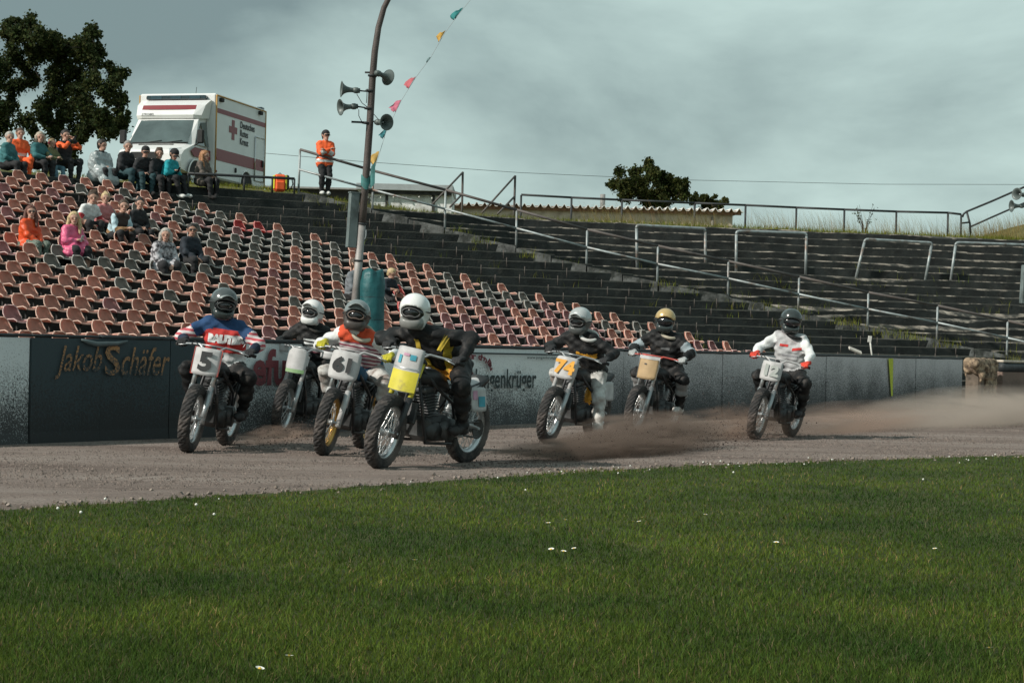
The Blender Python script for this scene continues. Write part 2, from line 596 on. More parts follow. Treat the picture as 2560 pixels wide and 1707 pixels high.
# cinders lying on the track surface
b = MB()
nc = 75000
cy = 9.0 + 24 * RNG.uniform(0, 1, nc) ** 1.1; cx = RNG.uniform(-.33, .33, nc) * cy
wd = (cx - W0X) * WNX + (cy - W0Y) * WNY
ok = (cy > edge_y(cx) + .05) & (wd > 0.15)
cx, cy = cx[ok], cy[ok]; nc = len(cx)
rr = RNG.uniform(.003, .0085, nc) * (0.6 + cy / 26)
ang = RNG.uniform(0, 6.28, (nc, 1)) + np.array([[0, 2.1, 4.2]])
base = np.stack([cx[:, None] + rr[:, None] * 1.5 * np.cos(ang), cy[:, None] + rr[:, None] * 1.5 * np.sin(ang), np.full((nc, 3), 0.0)], 2)
tip = np.stack([cx + RNG.normal(0, .3, nc) * rr, cy + RNG.normal(0, .3, nc) * rr, rr * RNG.uniform(.7, 1.5, nc) + .006], 1)[:, None, :]
cv = np.concatenate([base, tip], 1).reshape(-1, 3)
cf = ((np.arange(nc) * 4)[:, None, None] + np.array([[0, 1, 3], [1, 2, 3], [2, 0, 3]])[None]).reshape(-1, 3)
o = link('track_cinders', np_mesh('track_cinders', cv, cf, [M('cinder_stone', (0.17, 0.138, 0.12), 0.95, var=0.55, scale=9.0)], smooth=False))
tag(o, 'loose cinders scattered over the race track', 'cinders', kind='stuff')
# stones and crumbs at the track edge
b = MB()
for i in range(420):
    x = random.uniform(-4.5, 6.5)
    y = float(edge_y(x)) + random.gauss(0.15, 0.28)
    r = random.uniform(0.006, 0.018)
    b.box((x, y, 0.012), (r * 2, r * 1.6, r * 1.3), (random.random(), random.random(), random.random() * 3))
tag(b.build('loose_gravel', M('gravel', (0.21, 0.175, 0.15), 0.9, var=0.5, scale=14)), 'loose cinder stones along the lawn edge', 'gravel', kind='stuff')

# ================================================================== TRACKSIDE WALL
def wall_mat(name, base, mud=(0.060, 0.064, 0.066), speck=62.0, lo=0.05, hi=0.95, top_amt=0.33):
    m = bpy.data.materials.new(name); m.use_nodes = True
    nt = m.node_tree; n, l = nt.nodes, nt.links
    p = n['Principled BSDF']; p.inputs['Roughness'].default_value = 0.75
    tc = n.new('ShaderNodeTexCoord'); sx = n.new('ShaderNodeSeparateXYZ'); l.new(tc.outputs['Object'], sx.inputs[0])
    ht = n.new('ShaderNodeMapRange')                      # mud thrown up from the track: thick at the foot, specks at the top
    ht.inputs['From Min'].default_value = lo; ht.inputs['From Max'].default_value = hi
    ht.inputs['To Min'].default_value = 0.70; ht.inputs['To Max'].default_value = top_amt
    ht.clamp = True
    big = n.new('ShaderNodeTexNoise'); big.inputs['Scale'].default_value = 1.4; big.inputs['Detail'].default_value = 4
    l.new(tc.outputs['Object'], big.inputs['Vector'])
    ad0 = n.new('ShaderNodeMath'); ad0.operation = 'MULTIPLY_ADD'; ad0.inputs[1].default_value = 0.8; ad0.inputs[2].default_value = -0.4
    l.new(big.outputs['Fac'], ad0.inputs[0])
    zz = n.new('ShaderNodeMath'); zz.operation = 'SUBTRACT'; l.new(sx.outputs['Z'], zz.inputs[0]); l.new(ad0.outputs[0], zz.inputs[1])
    l.new(zz.outputs[0], ht.inputs['Value'])
    fine = n.new('ShaderNodeTexNoise'); fine.inputs['Scale'].default_value = speck; fine.inputs['Detail'].default_value = 3
    fine.inputs['Roughness'].default_value = 0.7
    l.new(tc.outputs['Object'], fine.inputs['Vector'])
    sub = n.new('ShaderNodeMath'); sub.operation = 'SUBTRACT'
    l.new(ht.outputs['Result'], sub.inputs[0]); l.new(fine.outputs['Fac'], sub.inputs[1])
    k = n.new('ShaderNodeMapRange'); k.inputs['From Min'].default_value = -0.09; k.inputs['From Max'].default_value = 0.11
    l.new(sub.outputs[0], k.inputs['Value'])
    mx = n.new('ShaderNodeMixRGB'); mx.inputs['Color1'].default_value = (*base, 1); mx.inputs['Color2'].default_value = (*mud, 1)
    l.new(k.outputs['Result'], mx.inputs['Fac'])
    l.new(mx.outputs['Color'], p.inputs['Base Color'])
    bp = n.new('ShaderNodeBump'); bp.inputs['Strength'].default_value = 0.4; bp.inputs['Distance'].default_value = 0.01
    l.new(k.outputs['Result'], bp.inputs['Height']); l.new(bp.outputs['Normal'], p.inputs['Normal'])
    return m


MW_light = wall_mat('wall_board_pale', (0.70, 0.76, 0.77))
MW_grey = wall_mat('wall_board_grey', (0.56, 0.56, 0.575), lo=0.06, hi=1.08, top_amt=0.375)
MW_teal = wall_mat('wall_board_teal', (0.038, 0.060, 0.069), mud=(.03, .034, .036), speck=40, top_amt=0.30)
MW_brown = wall_mat('wall_board_brown', (0.22, 0.155, 0.125), mud=(0.08, 0.06, 0.05), top_amt=0.33)
MW_sign = wall_mat('wall_board_sign', (0.80, 0.86, 0.86), lo=0.04, hi=0.92, top_amt=0.33)
M_orange_ink = wall_mat('faded_orange_ink', (0.44, 0.23, 0.095), mud=(0.038, 0.055, 0.062), speck=46, lo=0.45, hi=1.05, top_amt=0.43)
M_red_ink = wall_mat('wine_red_ink', (0.19, 0.045, 0.055), mud=(0.045, 0.04, 0.042), lo=0.2, hi=0.9, top_amt=0.25)
M_dark_ink = wall_mat('charcoal_ink', (0.035, 0.05, 0.052), lo=0.2, hi=0.7, top_amt=0.2)
M_yellow_ink = M('yellow_green_stripe', (0.50, 0.56, 0.05), 0.7, var=0.25, scale=30)
M_captube = M('dark_cap', (0.028, 0.036, 0.040), 0.6, var=0.3, bump=0.2)

WALL = empty('trackside_wall', W0)
WALL.rotation_euler = (0, 0, 0)
tag(WALL, 'long low board wall splashed with mud between track and stand', 'wall')
WALL.location = (0, 0, 0)
WH = 1.085
brk = [(-170, None), (78, MW_light), (252, MW_teal), (425, MW_teal), (562, MW_teal), (800, MW_light), (985, MW_light), (1136, MW_light), (1404, MW_sign), (1560, MW_grey),
       (1808, MW_grey), (1905, MW_grey), (2066, MW_grey), (2148, MW_grey), (2290, MW_grey), (2405, MW_grey)]
for i in range(1, len(brk)):
    d0, d1 = wall_d(brk[i - 1][0]) + 0.008, wall_d(brk[i][0]) - 0.008
    proud = random.uniform(-0.012, 0.012)
    P0 = W0 + WD * d0 + WN * proud; P1 = W0 + WD * d1 + WN * (proud + random.uniform(-0.01, 0.01))
    b = MB()
    NS = 14
    fr, bk = [], []
    for s in range(NS + 1):
        q = lerp(P0, P1, s / NS)
        zt = WH + 0.008 * mnoise.noise((q.x * 1.3, q.y * 1.3, 5))
        wob = 0.012 * mnoise.noise((q.x * 2, q.y * 2, 9))
        for zz in (0.0, 0.12, 0.55, 0.9, zt):
            fr.append(q + WN * (wob * (zz / WH) + (0.02 if zz < 0.1 else 0)) + V((0, 0, zz - 0.03 if zz == 0 else zz)))
        bk.append((q, zt))
    vs = list(fr); fs = []
    for s in range(NS):
        for k in range(4):
            fs.append([s * 5 + k, (s + 1) * 5 + k, (s + 1) * 5 + k + 1, s * 5 + k + 1])
    nb = len(vs)
    for q, zt in bk:
        vs += [q - WN * 0.05 + V((0, 0, zt)), q - WN * 0.05 + V((0, 0, -0.03))]
    for s in range(NS):
        fs.append([s * 5 + 4, (s + 1) * 5 + 4, nb + (s + 1) * 2, nb + s * 2])
        fs.append([nb + s * 2, nb + (s + 1) * 2, nb + (s + 1) * 2 + 1, nb + s * 2 + 1])
    fs.append([0, 1, 2, 3, 4, nb, nb + 1]); e = NS * 5
    fs.append([e + 4, e + 3, e + 2, e + 1, e, nb + NS * 2 + 1, nb + NS * 2])
    b._add(vs, fs, False)
    b.build('board', [brk[i][1]], WALL)
# black cap strip along the top, in lengths
for i in range(1, len(brk)):
    d0, d1 = wall_d(brk[i - 1][0]) + 0.004, wall_d(brk[i][0]) - 0.004
    pts = [W0 + WD * lerp(d0, d1, s / 8) - WN * 0.02 + V((0, 0, WH + 0.022 + 0.006 * mnoise.noise((s * 0.7, i, 0)))) for s in range(9)]
    MB().tube(pts, 0.034 if i > 2 else 0.022, 6, squash=0.8).build('cap_strip', M_captube, WALL)
# sagging torn sheet edge over the teal boards
pts = [W0 + WD * wall_d(px) + WN * 0.03 + V((0, 0, WH - dz)) for px, dz in ((198, 0.01), (215, 0.035), (235, 0.055), (260, 0.05), (285, 0.045), (312, 0.015))]
MB().tube(pts, [0.012, 0.026, 0.03, 0.03, 0.026, 0.012], 6).build('torn_trim', M('torn_trim', (0.10, 0.13, 0.135), 0.5), WALL)


def wall_text(name, body, px0, px1, z0, z1, mat, shear=0.0, bold=0.0, proud=0.029):
    d0, d1 = wall_d(px0), wall_d(px1)
    o = text_obj(name, body, 1.0, mat, None, None, shear, bold, 0.0, align='LEFT')
    co = np.array([v.co for v in o.data.vertices])
    mn, mx = co.min(0), co.max(0)
    S = Matrix.Diagonal(((d1 - d0) / (mx[0] - mn[0]), (z1 - z0) / (mx[1] - mn[1]), 1, 1))
    Fm = face_frame(W0 + WD * d0 + WN * proud + V((0, 0, z0)), WD)
    o.data.transform(Fm @ S @ Matrix.Translation((-mn[0], -mn[1], 0)))
    o.parent = WALL
    return o


wall_text('lettering', 'Jakob', 134, 251, 0.66, 1.01, M_orange_ink, shear=0.35, bold=0.004)
wall_text('lettering', 'S', 258, 296, 0.70, 1.03, M_orange_ink, bold=0.02)
wall_text('lettering', 'chäfer', 299, 420, 0.70, 1.01, M_orange_ink, shear=0.35, bold=0.004)
wall_text('lettering', 'efu', 628, 712, 0.58, 1.02, M_red_ink, bold=0.035)
wall_text('lettering', 'Jungenkrüger', 1181, 1338, 0.44, 0.80, M_dark_ink, bold=0.018)
wall_text('lettering', 'www.jungenkrueger.de', 1313, 1402, 0.94, 0.99, M_dark_ink, bold=0.01)
# red emblem left of the sign name: a narrow gable, and an arch of red lettering over it
dd = wall_d(1172)
b = MB()
Fm = face_frame(W0 + WD * (dd - 0.16) + WN * 0.034 + V((0, 0, 0.62)), WD)
for tri in ([(0, 0), (0.30, 0), (0.15, 0.24)], [(0.03, -0.11), (0.27, -0.11), (0.29, -0.015), (0.01, -0.015)]):
    b._add([Fm @ V((x, y, 0)) for x, y in tri], [list(range(len(tri)))], False)
b.build('emblem', M_red_ink, WALL)
vs, fs, acc = [], [], 0
phrase = 'Alles für den Bau'
d_mid = wall_d(1180)
for i, ch in enumerate(phrase):
    if ch == ' ': continue
    a = R(lerp(172, 8, i / (len(phrase) - 1)))
    t = text_obj('arch', ch, 0.115, M_red_ink, bold=0.006, ext=0.0)
    Fm = face_frame(W0 + WD * d_mid + WN * 0.034 + V((0, 0, 0.80)), WD)
    T = Fm @ Matrix.Translation((0.43 * math.cos(a), 0.17 * math.sin(a), 0)) @ Matrix.Rotation((a - math.pi / 2) * 0.8, 4, 'Z') @ Matrix.Diagonal((1.6, 1, 1, 1))
    me = t.data
    off = len(vs)
    vs += [T @ v.co for v in me.vertices]; fs += [[off + k for k in p.vertices] for p in me.polygons]
    bpy.data.objects.remove(t)
link('arch_lettering', raw_mesh('arch_lettering', vs, fs, [M_red_ink]), WALL)
# green border lines of the sign
for z in (0.985,):
    MB().box(W0 + WD * ((wall_d(1150) + wall_d(1400)) / 2) + WN * 0.035 + V((0, 0, 1.015)), (abs(wall_d(1400) - wall_d(1150)), 0.006, 0.022), Matrix.Rotation(math.atan2(WD.y, WD.x), 3, 'Z')).build('sign_border', M_dark_ink, WALL)
MB().box(W0 + WD * wall_d(1150) + WN * 0.035 + V((0, 0, 0.70)), (0.03, 0.006, 0.6), Matrix.Rotation(math.atan2(WD.y, WD.x), 3, 'Z')).build('sign_border', M_dark_ink, WALL)
# yellow-green stripe
b = MB()
d0 = wall_d(2217); d1 = wall_d(2229)
b._add([W0 + WD * d0 + WN * 0.036 + V((0, 0, 1.075)), W0 + WD * d1 + WN * 0.036 + V((0, 0, 1.075)), W0 + WD * (d1 + 0.02) + WN * 0.036 + V((0, 0, 0.30)), W0 + WD * (d0 + 0.2) + WN * 0.036 + V((0, 0, 0.30))], [[0, 3, 2, 1]], False)
b.build('stripe', M_yellow_ink, WALL)

# brown barrier beyond the boards, with a pale top and a torn block of foam at its near end
BAR = empty('padded_barrier', (0, 0, 0))
tag(BAR, 'brown padded barrier with pale top beyond the end of the board wall', 'barrier')
rotz = Matrix.Rotation(math.atan2(WD.y, WD.x) - R(6), 3, 'Z')
d_a = wall_d(2492)
BD = rotz @ V((1, 0, 0)); BN = V((BD.y, -BD.x, 0))
p0 = W0 + WD * d_a
for k in range(3):
    c = p0 + BD * (2.0 + 4.0 * k)
    MB().box(c + V((0, 0, 0.40)), (3.97, 0.30, 0.86), rotz, bevel=0.02).build('panel', MW_brown, BAR)
    MB().tube([c - BD * 1.98 + BN * 0.10 + V((0, 0, 0.93)), c + BD * 1.98 + BN * 0.10 + V((0, 0, 0.93))], 0.115, 10).build('roll', M_captube, BAR)
    MB().box(c + V((0, 0, 1.075)), (3.98, 0.34, 0.055), rotz, bevel=0.012).build('top_board', M('cream_board', (0.56, 0.50, 0.42), 0.7, var=0.25), BAR)

# ================================================================== SMOOTH BODIES (distance field -> one continuous mesh)
def surface_nets(f, org, h):
    s = f < 0
    c = np.zeros(tuple(np.array(f.shape) - 1), dtype=np.int8)
    for a in (0, 1):
        for b in (0, 1):
            for d in (0, 1):
                c += s[a:f.shape[0] - 1 + a, b:f.shape[1] - 1 + b, d:f.shape[2] - 1 + d]
    act = (c > 0) & (c < 8)
    idx = -np.ones(c.shape, dtype=np.int64)
    I = np.argwhere(act); n = len(I)
    idx[act] = np.arange(n)
    acc = np.zeros((n, 3)); cnt = np.zeros(n)
    cor = [(a, b, d) for a in (0, 1) for b in (0, 1) for d in (0, 1)]
    for i, A in enumerate(cor):
        for B in cor[i + 1:]:
            if sum(abs(A[k] - B[k]) for k in range(3)) != 1: continue
            fa = f[I[:, 0] + A[0], I[:, 1] + A[1], I[:, 2] + A[2]]
            fb = f[I[:, 0] + B[0], I[:, 1] + B[1], I[:, 2] + B[2]]
            m = (fa < 0) != (fb < 0)
            t = fa[m] / (fa[m] - fb[m])
            acc[m] += np.array(A) + t[:, None] * (np.array(B) - np.array(A))
            cnt[m] += 1
    verts = (acc / cnt[:, None] + I) * h + np.array(org)
    quads = []
    for ax in range(3):
        b, c2 = (ax + 1) % 3, (ax + 2) % 3
        sl0 = [slice(1, -1)] * 3; sl1 = [slice(1, -1)] * 3
        sl0[ax] = slice(0, -1); sl1[ax] = slice(1, None)
        A, B = s[tuple(sl0)], s[tuple(sl1)]
        for mask, flip in ((A & ~B, False), (~A & B, True)):
            p = np.argwhere(mask)
            off = np.ones(3, dtype=int); off[ax] = 0
            p = p + off
            def cell(db, dc):
                q = p.copy(); q[:, b] += db; q[:, c2] += dc
                return idx[q[:, 0], q[:, 1], q[:, 2]]
            q = np.stack([cell(-1, -1), cell(0, -1), cell(0, 0), cell(-1, 0)], 1)
            if flip: q = q[:, ::-1]
            quads.append(q)
    q = np.concatenate(quads, 0)
    q = q[(q >= 0).all(1)]
    return verts, q


def prim_d(P, pr):
    a, b, ra, rb = pr[0], pr[1], pr[2], pr[3]
    ab = b - a
    L = float(ab @ ab)
    pa = P - a
    t = np.clip((pa @ ab) / L, 0, 1) if L > 1e-9 else np.zeros(P.shape[:-1])
    q = pa - t[..., None] * ab
    return np.sqrt((q * q).sum(-1)) - (ra + (rb - ra) * t)


def sdf_build(prims, h, k=0.03, cut=None, disp=None):
    """prims: (a, b, ra, rb, region); returns verts, quads, region index per quad"""
    A = np.array([p[0] for p in prims]); B = np.array([p[1] for p in prims])
    Rm = np.array([max(p[2], p[3]) for p in prims])
    lo = np.minimum(A - Rm[:, None], B - Rm[:, None]).min(0) - 2.5 * h - k * 0.3
    hi = np.maximum(A + Rm[:, None], B + Rm[:, None]).max(0) + 2.5 * h + k * 0.3
    N = np.ceil((hi - lo) / h).astype(int) + 1
    f = np.full(N, 0.2)
    ax = [lo[i] + h * np.arange(N[i]) for i in range(3)]
    for p in prims:
        r = max(p[2], p[3]) + 0.04 + k
        a = np.maximum(((np.minimum(p[0], p[1]) - r - lo) / h).astype(int), 0)
        b = np.minimum(((np.maximum(p[0], p[1]) + r - lo) / h).astype(int) + 2, N)
        sl = tuple(slice(a[i], b[i]) for i in range(3))
        X, Y, Z = np.meshgrid(ax[0][sl[0]], ax[1][sl[1]], ax[2][sl[2]], indexing='ij')
        d = prim_d(np.stack([X, Y, Z], -1), p)
        g = f[sl]
        hh = np.maximum(k - np.abs(g - d), 0) / k
        f[sl] = np.minimum(g, d) - hh * hh * k * 0.25
    if cut is not None or disp is not None:
        X, Y, Z = np.meshgrid(*ax, indexing='ij')
        if disp is not None: f = f + disp(X, Y, Z)
        if cut is not None: f = np.maximum(f, cut(X, Y, Z))
    v, q = surface_nets(f, lo, h)
    cen = v[q].mean(1)
    D = np.stack([prim_d(cen, p) for p in prims], 1)
    reg = D.argmin(1)
    return v, q, np.array([p[4] for p in prims], dtype=object)[reg]


def pr(a, b, ra, rb=None, reg=''):
    return (np.array(a, dtype=float), np.array(b, dtype=float), ra, ra if rb is None else rb, reg)


def rock(name, c, size, mat, parent, h=0.03, seed=0, amp=0.25):
    rnd = random.Random(seed)
    s = np.array(size)
    prims = []
    for i in range(9):
        a = np.array([rnd.uniform(-.3, .3), rnd.uniform(-.3, .3), rnd.uniform(-.35, .35)]) * s
        b = a + np.array([rnd.uniform(-.3, .3), rnd.uniform(-.3, .3), rnd.uniform(-.3, .3)]) * s
        prims.append(pr(a + np.array(c), b + np.array(c), rnd.uniform(.12, .24) * min(size), rnd.uniform(.10, .22) * min(size)))
    v, q, _ = sdf_build(prims, h, 0.02)
    v = v + np.array([[mnoise.noise((p[0] * 7, p[1] * 7, p[2] * 7 + i)) for i in (0, 11, 23)] for p in v]) * amp * min(size) * 0.3
    return link(name, np_mesh(name, v, q, [mat], smooth=False), parent)


# the torn foam block at the start of the brown barrier
M_foam = M('torn_foam', (0.33, 0.245, 0.165), 0.9, var=0.45, scale=11, bump=0.6, bscale=30, dirt=(0.10, 0.07, 0.05), dscale=7, damt=0.6)
def foam_block():
    rnd = random.Random(5)
    p0_ = W0 + WD * wall_d(2452)
    prims = []
    base = V((p0_.x, p0_.y, 0))
    for z, u0 in ((.14, .26), (.34, .16), (.54, -.02), (.72, -.28), (.88, -.52), (1.0, -.56)):     # the lower near corner is torn away
        for w in (-.12, .07):
            c = base + V((0, 0, z)) + WN * w
            prims.append(pr(c + WD * (u0 + rnd.uniform(-.06, .1)), c + WD * .58, .125, .135))
    for i in range(9):                              # hanging shreds and bulges
        u, z = rnd.uniform(-.45, .5), rnd.uniform(.45, .95)
        c = base + V((0, 0, z)) + WD * u + WN * .19
        prims.append(pr(c, c + WD * rnd.uniform(-.12, .12) + V((0, 0, rnd.uniform(-.22, -.05))), rnd.uniform(.05, .09), rnd.uniform(.03, .06)))
    v, q, _ = sdf_build(prims, .032, .02)
    nn = np.array([[mnoise.noise((p[0] * 5, p[1] * 5, p[2] * 5 + i)) + .6 * mnoise.noise((p[0] * 14, p[1] * 14, p[2] * 14 + i)) for i in (0, 11, 23)] for p in v])
    return link('torn_block', np_mesh('torn_block', v + nn * .03, q, [M_foam], smooth=True), BAR)


foam_block()
_p = W0 + WD * wall_d(2455)
MB().box(_p + V((0, 0, .50)) - WN * .02, (1.12, .36, 1.0), Matrix.Rotation(math.atan2(WD.y, WD.x), 3, 'Z'), bevel=.05).build('padding_core', M('grey_brown_padding', (0.17, 0.135, 0.105), 0.9, var=.4, scale=8, bump=.6, bscale=20, dirt=(.06, .05, .04), dscale=4, damt=.5), BAR)

# ================================================================== THE GRANDSTAND TERRACE
SU = np.array([0.637, 0.771]); SN = np.array([-0.771, 0.637]); SB0 = np.array([-6.07, 31.72]); TREAD = 0.72
SU2 = np.array([math.cos(R(25)), math.sin(R(25))])
YE = 46.8
KTOP_L, KTOP_R = 19, 18


def row_z(k):                      # height of step k
    return EYE - 0.35 + 0.213 * k + 0.0008 * k * k


def row_pt(k, t, dp=0.0):          # point on the straight part of row k
    return SB0 + SN * (TREAD * k + dp) + SU * t


def row_end_t(k):                  # where the seats of row k stop at the foot of the diagonal stair
    px = 334 + (17 - k) * 93; py = 470 + (17 - k) * 25.2
    d = ray(px, py); r = d.x / d.y
    b = SB0 + SN * TREAD * k
    return (r * b[1] - b[0]) / (SU[0] - SU[1] * r)


KE = np.arange(-6, 24)
END = np.array([row_pt(k, row_end_t(k)) for k in KE])
RE = np.polyfit(KE, END[:, 0], 1); REY = np.polyfit(KE, END[:, 1], 1)


def end_pt(k):
    return np.array([np.polyval(RE, k), np.polyval(REY, k)])


def stand_k(x, y):
    """which (fractional) row of the left block a plan position lies on"""
    p = (np.array([x, y]) - SB0)
    k1 = float(p @ SN) / TREAD
    t = float(p @ SU)
    if t <= float((end_pt(k1) - SB0) @ SU):
        return k1
    lo, hi = -12.0, 30.0             # beyond the seats the rows bend: find the row whose bent part passes here
    for _ in range(40):
        m = (lo + hi) / 2
        e = end_pt(m); q = np.array([x, y]) - e
        c = SU2[0] * q[1] - SU2[1] * q[0]
        if c > 0: lo = m
        else: hi = m
    return (lo + hi) / 2


def stand_hit(px, py, dz=0.0, y0=27.0, y1=66.0):
    """first point of a sight line that meets the left block's slope raised by dz"""
    prev = None
    y = y0
    while y < y1:
        p = at(px, py, y)
        g = p.z - (row_z(stand_k(p.x, p.y)) + dz)
        if g < 0 and prev is not None:
            a, b = y - 0.1, y
            for _ in range(20):
                m = (a + b) / 2; q = at(px, py, m)
                if q.z - (row_z(stand_k(q.x, q.y)) + dz) > 0: a = m
                else: b = m
            return at(px, py, b)
        prev = g
        y += 0.1
    return at(px, py, 50)


RAIL_TOP = [(750, 374), (933, 427), (1114, 475), (1292, 525), (1468, 574), (1645, 615), (1821, 653), (1998, 692), (2171, 731), (2344, 764), (2519, 802), (2690, 842)]
RAIL_BOT = [(746, 481), (931, 529), (1112, 577), (1290, 623), (1466, 669), (1643, 711), (1820, 745), (1995, 785), (2169, 820), (2342, 855), (2517, 893), (2688, 932)]
RAILB = [stand_hit(x, y, 0.02, 47.0, 62) for x, y in RAIL_BOT]
RK = np.array([stand_k(p.x, p.y) for p in RAILB])
RX = np.array([p.x for p in RAILB]); RY = np.array([p.y for p in RAILB]); RZ = np.array([p.z for p in RAILB])
_o = np.argsort(RK)


def rail_plan(k):
    if k >= RK.max():                # extrapolate upward along the last stretch
        s = (k - RK[0]) / (RK[0] - RK[1])
        return np.array([RX[0] + (RX[0] - RX[1]) * s, RY[0] + (RY[0] - RY[1]) * s])
    return np.array([np.interp(k, RK[_o], RX[_o]), np.interp(k, RK[_o], RY[_o])])


M_riser = M('shaded_black_concrete', (0.024, 0.028, 0.027), 0.9, var=0.55, scale=2.2, bump=0.7, bscale=22, dirt=(0.052, 0.052, 0.046), dscale=5, damt=0.25)  # black concrete, the shade on the risers painted into its colour
M_tread = M('lit_worn_step_top', (0.105, 0.10, 0.09), 0.9, var=0.5, scale=1.7, bump=0.5, bscale=30, dirt=(0.05, 0.055, 0.045), dscale=2.6, damt=0.95)  # foot-worn tops, sunlight on them painted in as a lighter colour
M_tread2 = M('lit_worn_step_top_pale', (0.36, 0.32, 0.27), 0.9, var=0.4, scale=1.7, bump=0.5, bscale=30, dirt=(0.035, 0.038, 0.033), dscale=2.4, damt=0.85)  # paler worn tops, the bright sunlit strips painted into the colour
STAND = empty('grandstand', (0, 0, 0))
tag(STAND, 'old black concrete terrace of steps rising behind the trackside wall', 'grandstand')


def slab(front, back, zt, zb, mats, sag, seed, nose=0.016):
    """one length of step: front and back plan polylines, top zt, underside zb; the nosing wavers and sags"""
    n = len(front)
    vs, fs, mi = [], [], []
    for i in range(n):
        f, b = front[i], back[i]
        j = 0.014 * mnoise.noise((f[0] * 2.1, f[1] * 2.1, seed)) + 0.008 * mnoise.noise((f[0] * 9, f[1] * 9, seed))
        dn = sag[i]
        out = np.array(f) - np.array(b); out = out / np.linalg.norm(out)
        f2 = np.array(f) + out * j
        fz = zt - dn + j * 0.5
        vs += [(f2[0] - out[0] * 0.012, f2[1] - out[1] * 0.012, zb), (f2[0], f2[1], fz - nose), (f2[0] - out[0] * 0.02, f2[1] - out[1] * 0.02, fz), (b[0], b[1], zt), (b[0], b[1], zb)]
    for i in range(n - 1):
        for k in range(5):
            k2 = (k + 1) % 5
            fs.append([i * 5 + k, i * 5 + k2, (i + 1) * 5 + k2, (i + 1) * 5 + k]); mi.append(1 if k in (1, 2) else 0)  # nosing shares the light tread colour, a painted lit edge
    fs.append([4, 3, 2, 1, 0]); mi.append(0)
    o = (n - 1) * 5
    fs.append([o, o + 1, o + 2, o + 3, o + 4]); mi.append(0)
    me = raw_mesh('step_slab', vs, fs, mats, mi)
    bm = bmesh.new(); bm.from_mesh(me); bmesh.ops.recalc_face_normals(bm, faces=list(bm.faces)); bm.to_mesh(me); bm.free()
    return me


def arc_line(pts, step):
    """resample a plan polyline; returns points every `step` metres"""
    pts = [np.array(p) for p in pts]
    out = [pts[0]]
    for a, b in zip(pts[:-1], pts[1:]):
        L = np.linalg.norm(b - a); n = max(1, int(round(L / step)))
        out += [a + (b - a) * (i / n) for i in range(1, n + 1)]
    return out


def left_row_line(k, dp):
    a = row_pt(k, -11.0, dp)
    kk = k + dp / TREAD
    e = end_pt(kk)
    r = rail_plan(kk)
    if r[0] <= e[0] + 0.3: return [a, r] if r[0] > a[0] else [a, e]
    return [a, e, r]


n_left = 0
for k in range(-2, KTOP_L + 1):
    F = arc_line(left_row_line(k, -0.50), 0.6)
    B = arc_line(left_row_line(k, 0.40 if k < KTOP_L else 0.6), 0.6)
    m = len(F)
    # back line resampled to the same count
    tb = np.linspace(0, len(B) - 1, m)
    B = np.array(B); B = np.stack([np.interp(tb, np.arange(len(B)), B[:, 0]), np.interp(tb, np.arange(len(B)), B[:, 1])], 1)
    i = 0
    seg = 4
    while i < m - 1:
        j = min(i + seg, m - 1)
        if m - 1 - j < 2: j = m - 1
        sag0 = 0.02 * random.random()
        sag = [0.012 + sag0 * random.random() for _ in range(j - i + 1)]
        dz = random.uniform(-0.012, 0.012)
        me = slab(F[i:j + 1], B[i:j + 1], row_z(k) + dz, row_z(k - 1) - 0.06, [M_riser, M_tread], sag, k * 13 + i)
        # a slight gap between neighbouring lengths
        link('step_slab', me, STAND); n_left += 1
        i = j

# right block: rows run on round the bend from the diagonal stair, almost square to the camera
TOP_PX = [(930, 519), (1120, 533), (1295, 545), (1480, 553), (1665, 560), (2000, 575), (2390, 591), (2700, 604)]
TOPR = [on_z(x, y, row_z(KTOP_R)) for x, y in TOP_PX]
TW = np.array([p.x / p.y for p in TOPR]); TY = np.array([p.y for p in TOPR])
RWz = RX / RY


def right_pt(k, w):
    """plan point of (fractional) row k of the right block on azimuth w = x/y"""
    yr = np.interp(w, RWz, RY); kr = np.interp(w, RWz, RK)
    yt = max(np.interp(w, TW, TY), yr + 0.6)
    kr = min(kr, KTOP_R - 0.2)
    y = yr + (yt - yr) * (k - kr) / (KTOP_R - kr)
    return np.array([w * y, y])


RIGHT = empty('grandstand', (0, 0, 0))
tag(RIGHT, 'sagging black concrete terrace steps curving round the bend beyond the diagonal stair', 'grandstand')
for k in range(0, KTOP_R + 1):
    wk = float(np.interp(-k, -RK, RWz))
    ws = np.arange(wk, 0.36, 0.0125)
    if len(ws) < 3: continue
    F = [right_pt(k - 0.10, w) for w in ws]; B = [right_pt(k + 1.35, w) for w in ws]
    i = 0; m = len(ws)
    while i < m - 1:
        j = min(i + 4, m - 1)
        if m - 1 - j < 2: j = m - 1
        sag = []
        for q in range(i, j + 1):
            s = mnoise.noise((F[q][0] * 0.33, k * 0.9, 4.0)) + 0.5 * mnoise.noise((F[q][0] * 0.9, k * 1.7, 8.0))
            low = 1.0 if k < 10 else 0.55
            sag.append(0.015 + 0.20 * max(0, s + (0.26 if k < 9 else 0.08)) * low)
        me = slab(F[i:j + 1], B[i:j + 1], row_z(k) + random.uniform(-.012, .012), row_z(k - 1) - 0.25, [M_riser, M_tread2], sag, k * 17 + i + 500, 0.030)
        link('step_slab', me, RIGHT)
        i = j

